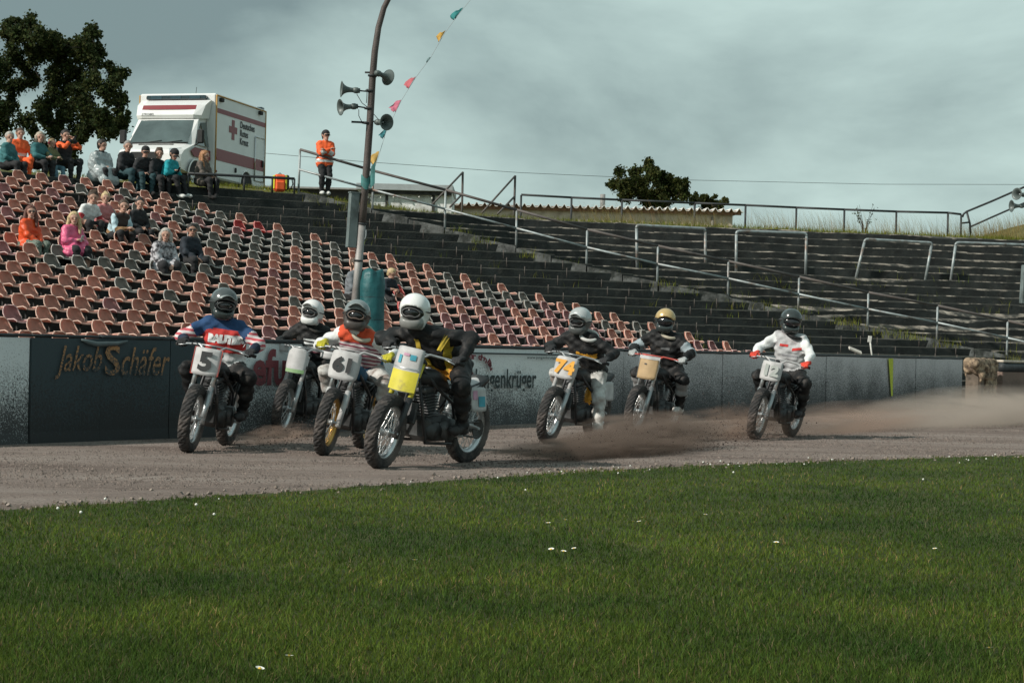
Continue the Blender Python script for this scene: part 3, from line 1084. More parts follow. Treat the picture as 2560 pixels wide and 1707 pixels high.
# kerb blocks that edge the diagonal stair
M_kerb = M('grey_kerb_concrete', (0.135, 0.14, 0.135), 0.95, var=0.5, scale=4, bump=0.8, bscale=26, dirt=(0.04, 0.045, 0.04), dscale=3.5, damt=0.6)
for i in range(len(RAILB) - 1):
    a, b = RAILB[i], RAILB[i + 1]
    for s in range(2):
        p = lerp(a, b, s / 2); q = lerp(a, b, (s + 1) / 2)
        dv = V((q.x - p.x, q.y - p.y, 0)).normalized(); nv = V((dv.y, -dv.x, 0))
        c = MB()
        off = 0.22
        zz = p.z + 0.03 + random.uniform(-0.02, 0.02)
        drop = (q.z - p.z) * 0.75
        vs = []
        for (P, dz) in ((p, 0), (lerp(p, q, 0.5), drop * 0.45), (q - dv * 0.03, drop)):
            vs += [P + nv * (-0.12) + V((0, 0, zz + dz - P.z)), P + nv * off + V((0, 0, zz + dz - P.z - 0.02)), P + nv * (off + 0.03) + V((0, 0, zz + dz - P.z - 0.34)), P - nv * 0.12 + V((0, 0, zz + dz - P.z - 0.34))]
        fs = []
        for e in range(2):
            for k in range(4):
                k2 = (k + 1) % 4
                fs.append([e * 4 + k, e * 4 + k2, e * 4 + 4 + k2, e * 4 + 4 + k])
        fs += [[3, 2, 1, 0], [8, 9, 10, 11]]
        c._add(vs, fs, False)
        c.build('kerb_block', M_kerb, STAND)
# brackets left behind where seats are gone: thin uprights along the bare steps
b = MB()
for k in range(1, 18):
    e, r = end_pt(k), rail_plan(k)
    L = np.linalg.norm(r - e)
    t = 0.5
    while t < L - 0.4:
        p = e + SU2 * t
        if random.random() < 0.55:
            b.tube([(p[0] + 0.40, p[1] - 0.36, row_z(k) - 0.20), (p[0] + 0.40, p[1] - 0.36, row_z(k) + random.uniform(0.0, 0.06))], 0.011, 4)
        t += random.uniform(0.5, 0.75)
o = b.build('seat_stub', M('rusty_iron', (0.10, 0.085, 0.075), 0.8, var=0.4, scale=20), STAND)
o['kind'] = 'stuff'

# ------------------------------------------------------------------ seats
def seat_mat(name, col, stain):
    m = _seat_mat(name, col, stain)
    nt = m.node_tree; n, l = nt.nodes, nt.links      # thin plastic: some light comes through the shell
    p = n['Principled BSDF']; src = p.inputs['Base Color'].links[0].from_socket
    t = n.new('ShaderNodeBsdfTranslucent'); l.new(src, t.inputs['Color'])
    mx = n.new('ShaderNodeMixShader'); mx.inputs['Fac'].default_value = 0.5
    l.new(p.outputs['BSDF'], mx.inputs[1]); l.new(t.outputs['BSDF'], mx.inputs[2])
    l.new(mx.outputs['Shader'], n['Material Output'].inputs['Surface'])
    return m


def _seat_mat(name, col, stain):
    return M(name, col, 0.55, var=0.16, scale=7, bump=0.1, bscale=40, dirt=stain, dscale=5.0, damt=0.25, rnd=0.14)


SEATM = {'orange': seat_mat('seat_faded_orange', (0.74, 0.395, 0.31), (0.50, 0.28, 0.22)), 'pink': seat_mat('seat_dusky_pink', (0.56, 0.29, 0.28), (0.38, 0.2, 0.19)),
         'grey': seat_mat('seat_grey_brown', (0.33, 0.30, 0.265), (0.19, 0.175, 0.155)), 'red': seat_mat('seat_bright_red', (0.72, 0.12, 0.115), (0.5, 0.1, 0.09))}
M_iron = M('seat_bracket_iron', (0.03, 0.03, 0.03), 0.75, var=0.35, scale=18)
# side profile of the shell: front lip, pan, upswept back (x forward, z up)
PROF = [(0.425, -0.018, 0.165), (0.42, 0.004, 0.178), (0.36, 0.010, 0.186), (0.24, 0.0, 0.19), (0.13, 0.006, 0.192), (0.06, 0.045, 0.192), (0.02, 0.11, 0.188), (-0.005, 0.18, 0.172), (-0.022, 0.238, 0.140), (-0.030, 0.268, 0.085)]


def seat_shell():
    nu, nv = len(PROF), 9
    top, bot = [], []
    for (x, z, hw) in PROF:
        for j in range(nv):
            s = -1 + 2 * j / (nv - 1)
            lift = 0.030 * abs(s) ** 3.2 * (1 if 0.02 < x < 0.40 else 0.4)
            fwd = 0.085 * abs(s) ** 2.4 * (1 if z > 0.03 else 0)
            p = V((x + fwd, s * hw, z + (lift if z < 0.12 else 0)))
            top.append(p); bot.append(p + V((-0.010 if z > 0.04 else 0, 0, -0.012)))
    vs = top + bot; n = nu * nv
    fs = []
    for i in range(nu - 1):
        for j in range(nv - 1):
            a, b_, c, d = i * nv + j, (i + 1) * nv + j, (i + 1) * nv + j + 1, i * nv + j + 1
            fs.append([a, d, c, b_]); fs.append([n + a, n + b_, n + c, n + d])
    rim = [j for j in range(nv)] + [i * nv + nv - 1 for i in range(1, nu)] + [(nu - 1) * nv + j for j in reversed(range(nv - 1))] + [i * nv for i in reversed(range(1, nu - 1))]
    for a, b_ in zip(rim, rim[1:] + rim[:1]):
        fs.append([a, b_, n + b_, n + a])
    return vs, fs


_sv, _sf = seat_shell()
# the beaded rim round the shell, faded, with its sunlit edge highlight painted in paler
_nu, _nv = len(PROF), 9
_loop = [j for j in range(_nv)] + [i * _nv + _nv - 1 for i in range(1, _nu)] + [(_nu - 1) * _nv + j for j in reversed(range(_nv - 1))] + [i * _nv for i in reversed(range(1, _nu - 1))]
_rb = MB(); _rb.tube([_sv[i] for i in _loop] + [_sv[_loop[0]]], 0.0105, 5, caps=False)
_rv, _rf = _rb.v, _rb.f
SEATR = {'orange': M('seat_rim_pale_orange', (0.74, 0.50, 0.41), .6, var=.15, scale=9, rnd=.1), 'pink': M('seat_rim_pale_pink', (0.66, 0.46, 0.44), .6, var=.15, scale=9, rnd=.1),
         'grey': M('seat_rim_pale_grey', (0.46, 0.45, 0.42), .6, var=.15, scale=9, rnd=.1), 'red': M('seat_rim_red', (0.78, 0.30, 0.28), .6, var=.15, scale=9, rnd=.1)}
SHELL = {}
for c in SEATM:
    me = raw_mesh('shell', _sv + _rv, _sf + [[len(_sv) + i for i in f] for f in _rf], [SEATM[c], SEATR[c]], [0] * len(_sf) + [1] * len(_rf), smooth=True)
    bm = bmesh.new(); bm.from_mesh(me); bmesh.ops.recalc_face_normals(bm, faces=list(bm.faces)); bm.to_mesh(me); bm.free()
    SHELL[c] = me
b = MB()
b.box((0.14, 0.10, -0.09), (0.035, 0.012, 0.15)); b.box((0.14, -0.10, -0.09), (0.035, 0.012, 0.15)); b.box((0.17, 0, -0.02), (0.03, 0.26, 0.012))
BRACKET = b.mesh('bracket', [M_iron])
HEAD0 = math.atan2(-SN[1], -SN[0])          # seats look down the slope
ORD = ['end', 'second', 'third', 'fourth', 'fifth', 'sixth', 'seventh', 'eighth', 'ninth', 'tenth', 'eleventh', 'twelfth', 'thirteenth', 'fourteenth', 'fifteenth', 'sixteenth', 'seventeenth', 'eighteenth', 'nineteenth', 'twentieth',
       'twenty-first', 'twenty-second', 'twenty-third', 'twenty-fourth', 'twenty-fifth', 'twenty-sixth', 'twenty-seventh', 'twenty-eighth', 'twenty-ninth', 'thirtieth', 'thirty-first', 'thirty-second', 'thirty-third', 'thirty-fourth', 'thirty-fifth']
ROWN = ['lowest', 'second lowest', 'third lowest', 'fourth lowest', 'fifth lowest', 'sixth lowest', 'seventh lowest', 'eighth lowest', 'ninth lowest', 'ninth highest', 'eighth highest', 'seventh highest', 'sixth highest', 'fifth highest', 'fourth highest', 'third highest', 'second highest', 'highest']
COLN = {'orange': 'faded orange', 'pink': 'dusky pink', 'grey': 'grey brown', 'red': 'bright red'}


def project(p):
    q = CAM_R.transposed() @ (V(p) - V((0, 0, EYE)))
    return 1280 + FPX * q.x / -q.z, 853.5 - FPX * q.y / -q.z


def seat_colour(k, px, i, rnd):
    if (k, i) in RED_SEATS: return 'red'
    if i == 0: return 'orange'
    g = 0.0
    for (cx, ck, sx, sk, a) in ((470, 14.0, 170, 2.6, 0.85), (700, 11.5, 170, 2.6, 0.95), (330, 7.2, 330, 1.0, 0.9), (950, 8.0, 150, 2.6, 0.85), (1200, 6.0, 150, 1.8, 0.9), (820, 4.6, 130, 1.2, 0.8), (520, 4.4, 150, 0.9, 0.9), (1560, 2.2, 160, 1.3, 0.6), (330, 15, 80, 2, 0.4)):
        g = max(g, a * math.exp(-((px - cx) / sx) ** 2 - ((k - ck) / sk) ** 2))
    if rnd.random() < g: return 'grey'
    pk = 0.12 + (0.45 if px > 1080 else 0) + (0.12 if k > 11 else 0)
    return 'pink' if rnd.random() < pk else 'orange'


RED_SEATS = {(13, 1), (13, 2), (4, 12), (6, 8)}
SEATS = {}
rnd = random.Random(21)
DSEAT = 0.655
n_seat = 0
for k in range(0, 18):
    te = row_end_t(k)
    t = te - 0.25
    i = 0
    jit = rnd.uniform(-0.1, 0.1)
    while True:
        q = row_pt(k, t + jit * 0)
        z = row_z(k) + 0.165
        px, py = project((q[0], q[1], z + 0.2))
        if px < -95 or i > 34: break
        if 0 <= k and not (rnd.random() < 0.03 and i > 2):
            c = seat_colour(k, px, i, rnd)
            o = link('stadium_seat', SHELL[c])
            o.location = (q[0], q[1], z)
            o.rotation_euler = (rnd.uniform(-.02, .02), rnd.uniform(-.035, .035), HEAD0 + R(9) + rnd.uniform(-.05, .05))
            where = 'at the stair end of' if i == 0 else '%s from the stair end of' % ORD[i]
            tag(o, '%s bucket seat, %s the %s seat row' % (COLN[c], where, ROWN[k]), 'seat', 'bucket seats of the grandstand')
            br = link('bracket', BRACKET, o)
            SEATS[(k, i)] = o
            n_seat += 1
        t -= DSEAT; i += 1
print('seats', n_seat, 'left slabs', n_left)

# ================================================================== PLATEAU BEHIND THE STAND
def smooth(t):
    t = max(0.0, min(1.0, t)); return t * t * (3 - 2 * t)


FRONT = [row_pt(KTOP_L, t, 0.15) for t in np.linspace(-13, row_end_t(KTOP_L), 14)]
FRONT += [end_pt(KTOP_L + .2) + SU2 * s for s in (2.0, 4.0, 6.0)]
FRONT = [p for p in FRONT if p[0] < rail_plan(19)[0] - 0.2]
FRONT += [right_pt(KTOP_R + 0.95, w) for w in np.arange(TW[0] + 0.004, 0.36, 0.02)]
FRONT = sorted(FRONT, key=lambda p: p[0])
FXX = np.array([p[0] for p in FRONT]); FYY = np.array([p[1] for p in FRONT])


def plat_z(x, y):
    f = float(np.interp(x, FXX, FYY))
    z = row_z(KTOP_R) - 0.015 + (row_z(KTOP_L) - row_z(KTOP_R)) * smooth((-2.0 - x) / 3.0)
    z += 0.42 * smooth((y - f - 0.6) / 3.5) * smooth((-4.0 - x) / 3.0)
    return z


vs, fs = [], []
cols = list(zip(FXX, FYY)); cols = [(FXX[0] - 60, FYY[0] - 40)] + cols + [(FXX[-1] + 70, FYY[-1] + 30)]
offs = [0, 0.7, 1.6, 2.8, 4.2, 7, 14, 30, 70, 140]
for (x, y) in cols:
    vs.append((x, y, -0.02))
    for o in offs: vs.append((x, y + o, plat_z(x, y + o) + (0.03 * mnoise.noise((x, y + o, 0)) if o > 0.5 else 0)))
n = len(offs) + 1
for i in range(len(cols) - 1):
    for j in range(n - 1):
        fs.append([i * n + j, (i + 1) * n + j, (i + 1) * n + j + 1, i * n + j + 1])
M_turf = ground_mat('plateau_turf', (0.125, 0.12, 0.045), (0.07, 0.085, 0.03), (0.22, 0.19, 0.085))
tag(link('embankment', raw_mesh('embankment', vs, fs, [M_turf], smooth=True)), 'grassy flat top of the bank behind the stand', 'bank', kind='structure')
# small grassy mound at the right end of the bank
mv = []
mc = at(2640, 560, 63)
b = MB()
b.grid(lambda u, v: V((mc.x - 5.2 + 10.4 * u, mc.y - 3.5 + 7 * v, plat_z(0, 60) - 0.05 + 1.05 * smooth(1 - math.hypot((u - .5) * 2, (v - .5) * 2)) * (1 + 0.2 * mnoise.noise((u * 6, v * 6, 1))))), 26, 16)
tag(b.build('mound', M_turf), 'low grassy mound beside the sloping railing', 'mound', kind='structure')


def bank_pts(n, lo, hi, back, x0, x1):
    xx = RNG.uniform(x0, x1, n)
    yy = np.interp(xx, FXX, FYY) + RNG.uniform(lo, hi, n) ** 1.0 * back
    zz = np.array([plat_z(x, y) for x, y in zip(xx, yy)])
    return np.stack([xx, yy, zz], 1)


P1 = bank_pts(15000, 0.0, 1.0, 2.2, -3.6, 21.0)
o = blades('bank_grass', P1, RNG.uniform(0.07, 0.22, len(P1)), np.full(len(P1), 0.016), M_bank, lean=0.7)
tag(o, 'short green and yellow grass along the top of the bank', 'grass', kind='stuff')
P1 = bank_pts(5000, 0.0, 1.0, 5.0, -13.0, -3.0)
o = blades('bank_grass', P1, RNG.uniform(0.05, 0.14, len(P1)), np.full(len(P1), 0.016), M_bank, lean=0.7)
tag(o, 'thin yellow grass round the ambulance', 'grass', kind='stuff')
P2 = bank_pts(6500, 0.2, 1.0, 7.0, 2.0, 21.0)
clump = np.array([mnoise.noise((p[0] * 0.8, p[1] * 0.5, 2)) for p in P2]) > -0.15
P2 = P2[clump]
o = blades('dry_grass', P2, RNG.uniform(0.3, 1.0, len(P2)), np.full(len(P2), 0.010), M_dry, lean=0.45, segs=3, sway=(-0.22, 0.0))
tag(o, 'tall dry grass stalks behind the top railing', 'grass', kind='stuff')
mp = []
for i in range(2600):
    x = mc.x + random.uniform(-4.6, 4.6); y = mc.y + random.uniform(-3, 2.5)
    u, v = (x - mc.x + 5.2) / 10.4, (y - mc.y + 3.5) / 7
    mp.append((x, y, plat_z(0, 60) - 0.1 + 1.05 * smooth(1 - math.hypot((u - .5) * 2, (v - .5) * 2))))
mp = np.array(mp)
o = blades('dry_grass', mp, RNG.uniform(0.2, 0.75, len(mp)), np.full(len(mp), 0.013), M_dry, lean=0.5, segs=3, sway=(-0.2, 0))
tag(o, 'dry brown grass covering the small mound', 'grass', kind='stuff')
# weeds rooted in the steps along the diagonal stair
wp = []
for i in range(34):
    s = random.random() ** 0.9 * (len(RAILB) - 1.01)
    a, b2 = RAILB[int(s)], RAILB[int(s) + 1]
    c = lerp(a, b2, s - int(s)) + V((random.uniform(-.5, .7), random.uniform(-.7, .1), 0))
    for j in range(random.randint(14, 46)):
        wp.append((c.x + random.gauss(0, .22), c.y + random.gauss(0, .12), c.z - 0.12 + random.uniform(-.05, .02)))
for i in range(40):
    k = random.randint(1, 17)
    e, r = end_pt(k), rail_plan(k)
    q = lerp(e, r, random.random())
    for j in range(random.randint(6, 18)):
        wp.append((q[0] + random.gauss(0.1, .25), q[1] - .25 + random.gauss(0, .04), row_z(k - 1)))
for i in range(46):
    w = random.uniform(0.06, 0.27); k = random.randint(1, 13)
    if k < np.interp(w, RWz, RK): continue
    q = right_pt(k + 0.1, w)
    for j in range(random.randint(6, 16)):
        wp.append((q[0] + random.gauss(0, .3), q[1] + random.gauss(0, .04), row_z(k) - 0.08))
wp = np.array(wp)
o = blades('stair_weeds', wp, RNG.uniform(0.08, 0.32, len(wp)), np.full(len(wp), 0.014), M_bank, lean=0.7, segs=2)
tag(o, 'tufts of weeds growing out of the terrace joints', 'weeds', kind='stuff')

# ================================================================== RAILINGS
M_galv = M('galvanised_pipe', (0.33, 0.375, 0.38), 0.5, 0.35, var=0.3, scale=6, bump=0.1, dirt=(0.19, 0.13, 0.10), dscale=2.5, damt=0.35)
M_rustpipe = M('rusty_top_pipe', (0.105, 0.095, 0.09), 0.65, 0.2, var=0.35, scale=5, dirt=(0.10, 0.085, 0.075), dscale=3, damt=0.5)
M_darkpipe = M('dark_pipe', (0.032, 0.037, 0.040), 0.6, 0.2, var=0.3, scale=6)

HR = empty('handrail', (0, 0, 0))
tag(HR, 'long two bar handrail running down beside the diagonal stair', 'railing')
tops = []
for (tx, ty), bpt in zip(RAIL_TOP, RAILB):
    t = at(tx, ty, bpt.y); tops.append(t)
for i, (t, bpt) in enumerate(zip(tops, RAILB)):
    MB().tube([bpt - V((0, 0, 0.15)), t], 0.030, 8).build('post', M_galv, HR)
for i in range(len(tops) - 1):
    MB().tube([tops[i], tops[i + 1]], 0.036, 8).build('top_rail', M_rustpipe if i < 99 else M_galv, HR)
    m0, m1 = lerp(tops[i], RAILB[i], 0.47), lerp(tops[i + 1], RAILB[i + 1], 0.47)
    MB().tube([m0 + V((0, -0.05, 0)), m1 + V((0, -0.05, 0))], 0.029, 8).build('mid_rail', M_galv, HR)

FN = empty('top_fence', (0, 0, 0))
tag(FN, 'dark single bar railing along the grassy top of the far terrace', 'railing')
FT = [(1303, 487), (1429, 494), (1555, 500), (1737, 508), (1864, 513), (1991, 519), (2111, 524), (2241, 529), (2370, 532), (2403, 536)]
ft = [at(x, y, 60.0) for x, y in FT]
for t in ft:
    MB().tube([V((t.x, t.y, plat_z(t.x, t.y) - 0.1)), t - V((0, 0, 0.01))], 0.034, 8).build('post', M_darkpipe, FN)
for a, b2 in zip(ft[:-1], ft[1:]):
    MB().tube([a, b2], 0.036, 8).build('top_rail', M_darkpipe, FN)

SR = empty('sloping_railing', (0, 0, 0))
tag(SR, 'dark railing that climbs beside the grassy mound at the far end', 'railing')
a = [at(x, y, 60.2) for x, y in ((2406, 543), (2409, 535), (2417, 529), (2480, 503), (2560, 468), (2660, 425))]
MB().tube(a, 0.034, 8).build('top_rail', M_darkpipe, SR)
a = [at(x, y, 60.2) for x, y in ((2424, 568), (2480, 543), (2560, 508), (2660, 466))]
MB().tube(a, 0.030, 8).build('mid_rail', M_darkpipe, SR)
MB().tube([at(2417, 529, 60.2), at(2425, 560, 60.2), V((at(2428, 590, 60.2).x, 60.2, plat_z(10, 60) - .1))], 0.034, 8).build('post', M_darkpipe, SR)
MB().tube([at(2404, 558, 60.1), at(2423, 556, 60.2)], 0.028, 8).build('tie_bar', M_darkpipe, SR)

for lab, post, bars in (('rusty stair handrail frame just right of the flat roofed hut', ((1157, 430), 1155), (((1157, 431), (1080, 512)), ((1156, 485), (1125, 518)))),
                        ('rusty stair handrail frame in front of the corrugated roof', ((1288, 439), 1285), (((1288, 440), (1204, 533)), ((1286, 492), (1243, 536))))):
    e = empty('stair_handrail', (0, 0, 0)); tag(e, lab, 'railing', 'stair handrail frames on the bank')
    t = at(*post[0], 57.5)
    MB().tube([t, V((at(post[1], 530, 57.5).x, 57.5, plat_z(t.x, 57.5) - .1))], 0.036, 8).build('post', M_rustpipe, e)
    for p, q in bars:
        MB().tube([at(*p, 57.5), at(*q, 56.6)], 0.032, 8).build('bar', M_rustpipe, e)

# crush barriers standing on the far terrace


def right_hit(px, py, dz=0.0):
    prev = None; y = 49.0
    while y < 64:
        p = at(px, py, y); w = p.x / p.y
        yr = np.interp(w, RWz, RY); kr = min(np.interp(w, RWz, RK), KTOP_R - .2); yt = max(np.interp(w, TW, TY), yr + .6)
        k = kr + (p.y - yr) / (yt - yr) * (KTOP_R - kr)
        g = p.z - (row_z(k - 0.5) + dz)
        if prev is not None and prev > 0 >= g: return p
        prev = g; y += 0.05
    return at(px, py, 54)


BARR = [((1591, 563), (1763, 572), (1593, 664), (1764, 667), 'upright grey crush barrier next to the diagonal handrail'),
        ((1841, 578), (2016, 583), (1840, 677), (2014, 681), 'grey upright crush barrier second along the far terrace'),
        ((2163, 598), (2330, 607), (2139, 690), (2312, 699), 'grey crush barrier leaning over sideways on the far terrace'),
        ((2390, 606), (2590, 613), (2376, 699), (2580, 706), 'grey crush barrier furthest along the far terrace')]
for (tl, tr_, bl, br_, lab) in BARR:
    e = empty('crush_barrier', (0, 0, 0)); tag(e, lab, 'barrier', 'pipe crush barriers on the far terrace')
    B0, B1 = right_hit(*bl), right_hit(*br_)
    T0, T1 = at(*tl, B0.y), at(*tr_, B1.y)
    c0, c1 = lerp(T0, T1, 0.045), lerp(T1, T0, 0.045)
    k0, k1 = lerp(T0, B0, 0.08), lerp(T1, B1, 0.08)
    MB().tube([B0 - V((0, 0, .1)), k0], 0.040, 8).build('leg', M_galv, e)
    MB().tube([B1 - V((0, 0, .1)), k1], 0.040, 8).build('leg', M_galv, e)
    arc0 = [lerp(lerp(k0, T0, t), lerp(T0, c0, t), t) for t in (0, .25, .5, .75, 1)]
    arc1 = [lerp(lerp(c1, T1, t), lerp(T1, k1, t), t) for t in (0, .25, .5, .75, 1)]
    MB().tube(arc0 + arc1, 0.041, 8).build('top_bar', M_galv, e)

# low bar along the top edge below the ambulance
e = empty('low_rail', (0, 0, 0)); tag(e, 'low dark bar on short stubs along the top step below the ambulance', 'railing')
lp = [stand_hit(x, y, 0.35, 40) for x, y in ((470, 462), (540, 471), (610, 480), (680, 490), (735, 498))]
lp = [V((p.x, p.y, row_z(KTOP_L) + 0.30)) for p in lp]
MB().tube(lp, 0.035, 8).build('bar', M_darkpipe, e)
for p in lp: MB().tube([V((p.x, p.y, row_z(KTOP_L) - .1)), p], 0.028, 6).build('stub', M_darkpipe, e)

# white stake standing behind the wall
p = at(2178, 890, 47)
e = empty('marker_stake', (0, 0, 0)); tag(e, 'white wooden stake with a square head behind the wall', 'stake')
q = at(2173, 838, 47); q0 = at(2182, 905, 47)
MB().tube([q0, lerp(q0, q, 0.75)], 0.022, 6).build('shaft', M('white_paint_old', (0.62, 0.62, 0.58), 0.7, var=0.2), e)
MB().box(lerp(q0, q, 0.86), (0.085, 0.05, 0.16), (0, 0.13, 0)).build('head', M('white_paint_old'), e)
# flat pale scraps lying on the terrace
for px, py, lab in ((1822, 747, 'pale broken slab lying at the foot of a handrail post'), (2138, 876, 'small pale scrap of board lying on the lowest step')):
    p = stand_hit(px, py, 0.05, 44) if px < 2000 else at(px, py, 47)
    b = MB(); b.box((0, 0, 0), (0.36, 0.14, 0.05), (0.5, 0.35, 0.2), bevel=0.008)
    o = b.build('slab_scrap', M('pale_scrap', (0.55, 0.52, 0.47), 0.8, var=0.2)); o.location = p
    tag(o, lab, 'scrap')

# ================================================================== BUILDINGS ON THE BANK
M_white = M('white_render', (0.80, 0.82, 0.81), 0.8, var=0.1, scale=3, dirt=(0.42, 0.42, 0.40), dscale=2, damt=0.3)
M_fascia = M('grey_fascia', (0.36, 0.40, 0.41), 0.6, var=0.12, scale=4)
M_darkwood = M('dark_boards', (0.045, 0.045, 0.045), 0.8, var=0.4, scale=7)
M_beige = M('beige_render', (0.60, 0.52, 0.43), 0.85, var=0.14, scale=3, bump=0.3, dirt=(0.33, 0.27, 0.21), dscale=1.6, damt=0.35)
M_asb = M('white_corrugated_sheet', (0.74, 0.74, 0.71), 0.75, var=0.1, scale=2, dirt=(0.48, 0.45, 0.40), dscale=3, damt=0.3)
M_rustw = M('rust_stained_edge', (0.23, 0.13, 0.085), 0.9, var=0.4, scale=8)

HUT = empty('hut', (0, 0, 0)); tag(HUT, 'small white hut with a flat grey roof on the bank', 'hut')
hy = 62.0
xa, xb = at(925, 500, hy).x, at(1129, 500, hy).x
zr0, zr1 = at(1131, 480, hy).z, at(1131, 464, hy).z
zb = plat_z(-3, hy) - 0.1
MB().box(((xa + xb) / 2, hy + 1.6, (zb + zr0) / 2), (xb - xa, 2.8, zr0 - zb)).build('wall', M_white, HUT)
xr = at(891, 460, hy).x; xr2 = at(1133, 460, hy).x
MB().box(((xr + xr2) / 2, hy + 1.7, (zr0 + zr1) / 2 + 0.004), (xr2 - xr, 3.6, zr1 - zr0), (0, 0, 0), bevel=0.01).build('roof', M_fascia, HUT)
MB().box(((xr + xr2) / 2 + .1, hy + 0.12, zr0 - 0.06), (xr2 - xr - .3, 0.16, 0.11)).build('soffit', M_darkwood, HUT)
for px, w in ((966, 0.09), (1083, 0.10)):
    MB().box((at(px, 500, hy).x, hy + 0.17, (zb + zr0) / 2 - .05), (w, 0.06, zr0 - zb - .15)).build('door_post', M_darkwood, HUT)
b = MB(); pts = []
for i in range(14):
    px = lerp(920, 1128, i / 13); p = at(px, 491 + 3 * math.sin(i * 1.5), hy + 0.05); pts.append(p)
b.tube(pts, 0.006, 4)
b.build('light_string', M_darkwood, HUT)
for p in pts[::2]:
    MB().lathe([(0.0005, -0.075), (0.022, -0.06), (0.028, -0.035), (0.012, -0.012), (0.010, 0.0)], 8, Matrix.Translation(p)).build('bulb', M('bulb_glass', (0.7, 0.7, 0.65), 0.2), HUT)

SHED = empty('shed', (0, 0, 0)); tag(SHED, 'low dark shed with a thin pale roof edge behind the railing', 'shed')
sy = 66.0
xa, xb = at(672, 480, sy).x, at(905, 480, sy).x
zt = at(800, 472, sy).z; zb = plat_z(-8, sy) - .2
MB().box(((xa + xb) / 2, sy + 2, (zb + zt) / 2), (xb - xa, 4, zt - zb)).build('wall', M_darkwood, SHED)
MB().box(((xa + xb) / 2, sy + 1.9, zt + 0.035), (xb - xa + .4, 4.6, 0.06), (R(1), 0, 0)).build('roof', M('grey_roof_felt', (0.30, 0.30, 0.29), 0.8), SHED)

LB = empty('low_building', (0, 0, 0)); tag(LB, 'long low beige building under a white corrugated sheet roof', 'building')
ly = 68.0
xa, xb = at(1122, 520, ly).x, at(1858, 530, ly).x
ze = at(1500, 524, ly).z
zb = plat_z(3, ly) - 0.2
MB().box(((xa + xb) / 2 - .1, ly + 2.4, (zb + ze) / 2 - .02), (xb - xa - 0.5, 4.2, ze - zb)).build('wall', M_beige, LB)
MB().box(((xa + xb) / 2, ly + 0.18, ze + 0.01), (xb - xa - .1, 0.10, 0.16)).build('eaves_board', M_rustw, LB)
per = (xb - xa) / 37.0
nsheet = 12
for s in range(nsheet):
    x0, x1 = lerp(xa, xb, s / nsheet), lerp(xa, xb, (s + 1) / nsheet) + 0.02
    b = MB(); NUc = 26
    def Pp(u, v, x0=x0, x1=x1):
        x = lerp(x0, x1, u); ph = ((x - xa) / per) % 1.0
        tri = abs(ph - 0.5) * 2
        wv = 0.13 * smooth(tri * 1.25)
        return V((x, ly - 0.05 + 4.9 * v, ze + 0.17 - wv + 0.16 * v))
    b.grid(Pp, NUc, 2, smooth=False)
    o = b.build('roof_sheet', M_asb, LB)
    md = o.modifiers.new('thick', 'SOLIDIFY'); md.thickness = 0.02
MB().tube([V((at(1507, 500, ly + 1).x, ly + 1, ze)), at(1507, 486, ly + 1)], 0.10, 10).build('vent_pipe', M('grey_pipe', (0.25, 0.25, 0.24), 0.7), LB)
MB().tube([V((xb - 1.1, ly + 0.22, ze - .15)), V((xb - 1.1, ly + 0.22, zb))], 0.05, 8).build('downpipe', M('grey_pipe'), LB)

# overhead cable
e = MB().tube([at(600, 378, 140), at(900, 404, 142), at(1300, 432, 146), at(1700, 450, 150), at(2200, 461, 156), at(2700, 462, 162)], 0.018, 5).build('overhead_cable', M_darkpipe)
tag(e, 'thin overhead cable crossing the sky behind the bank', 'cable')

# ================================================================== TREES
M_leaf_d = leaf_mat('dark_oak_leaf', (0.060, 0.078, 0.036), 0.35, tint2=(0.032, 0.046, 0.022))
M_leaf_s = leaf_mat('scrub_leaf', (0.060, 0.072, 0.028), 0.3, tint2=(0.032, 0.045, 0.018))
M_bark = M('bark', (0.055, 0.048, 0.04), 0.95, var=0.4, scale=12, bump=0.8)


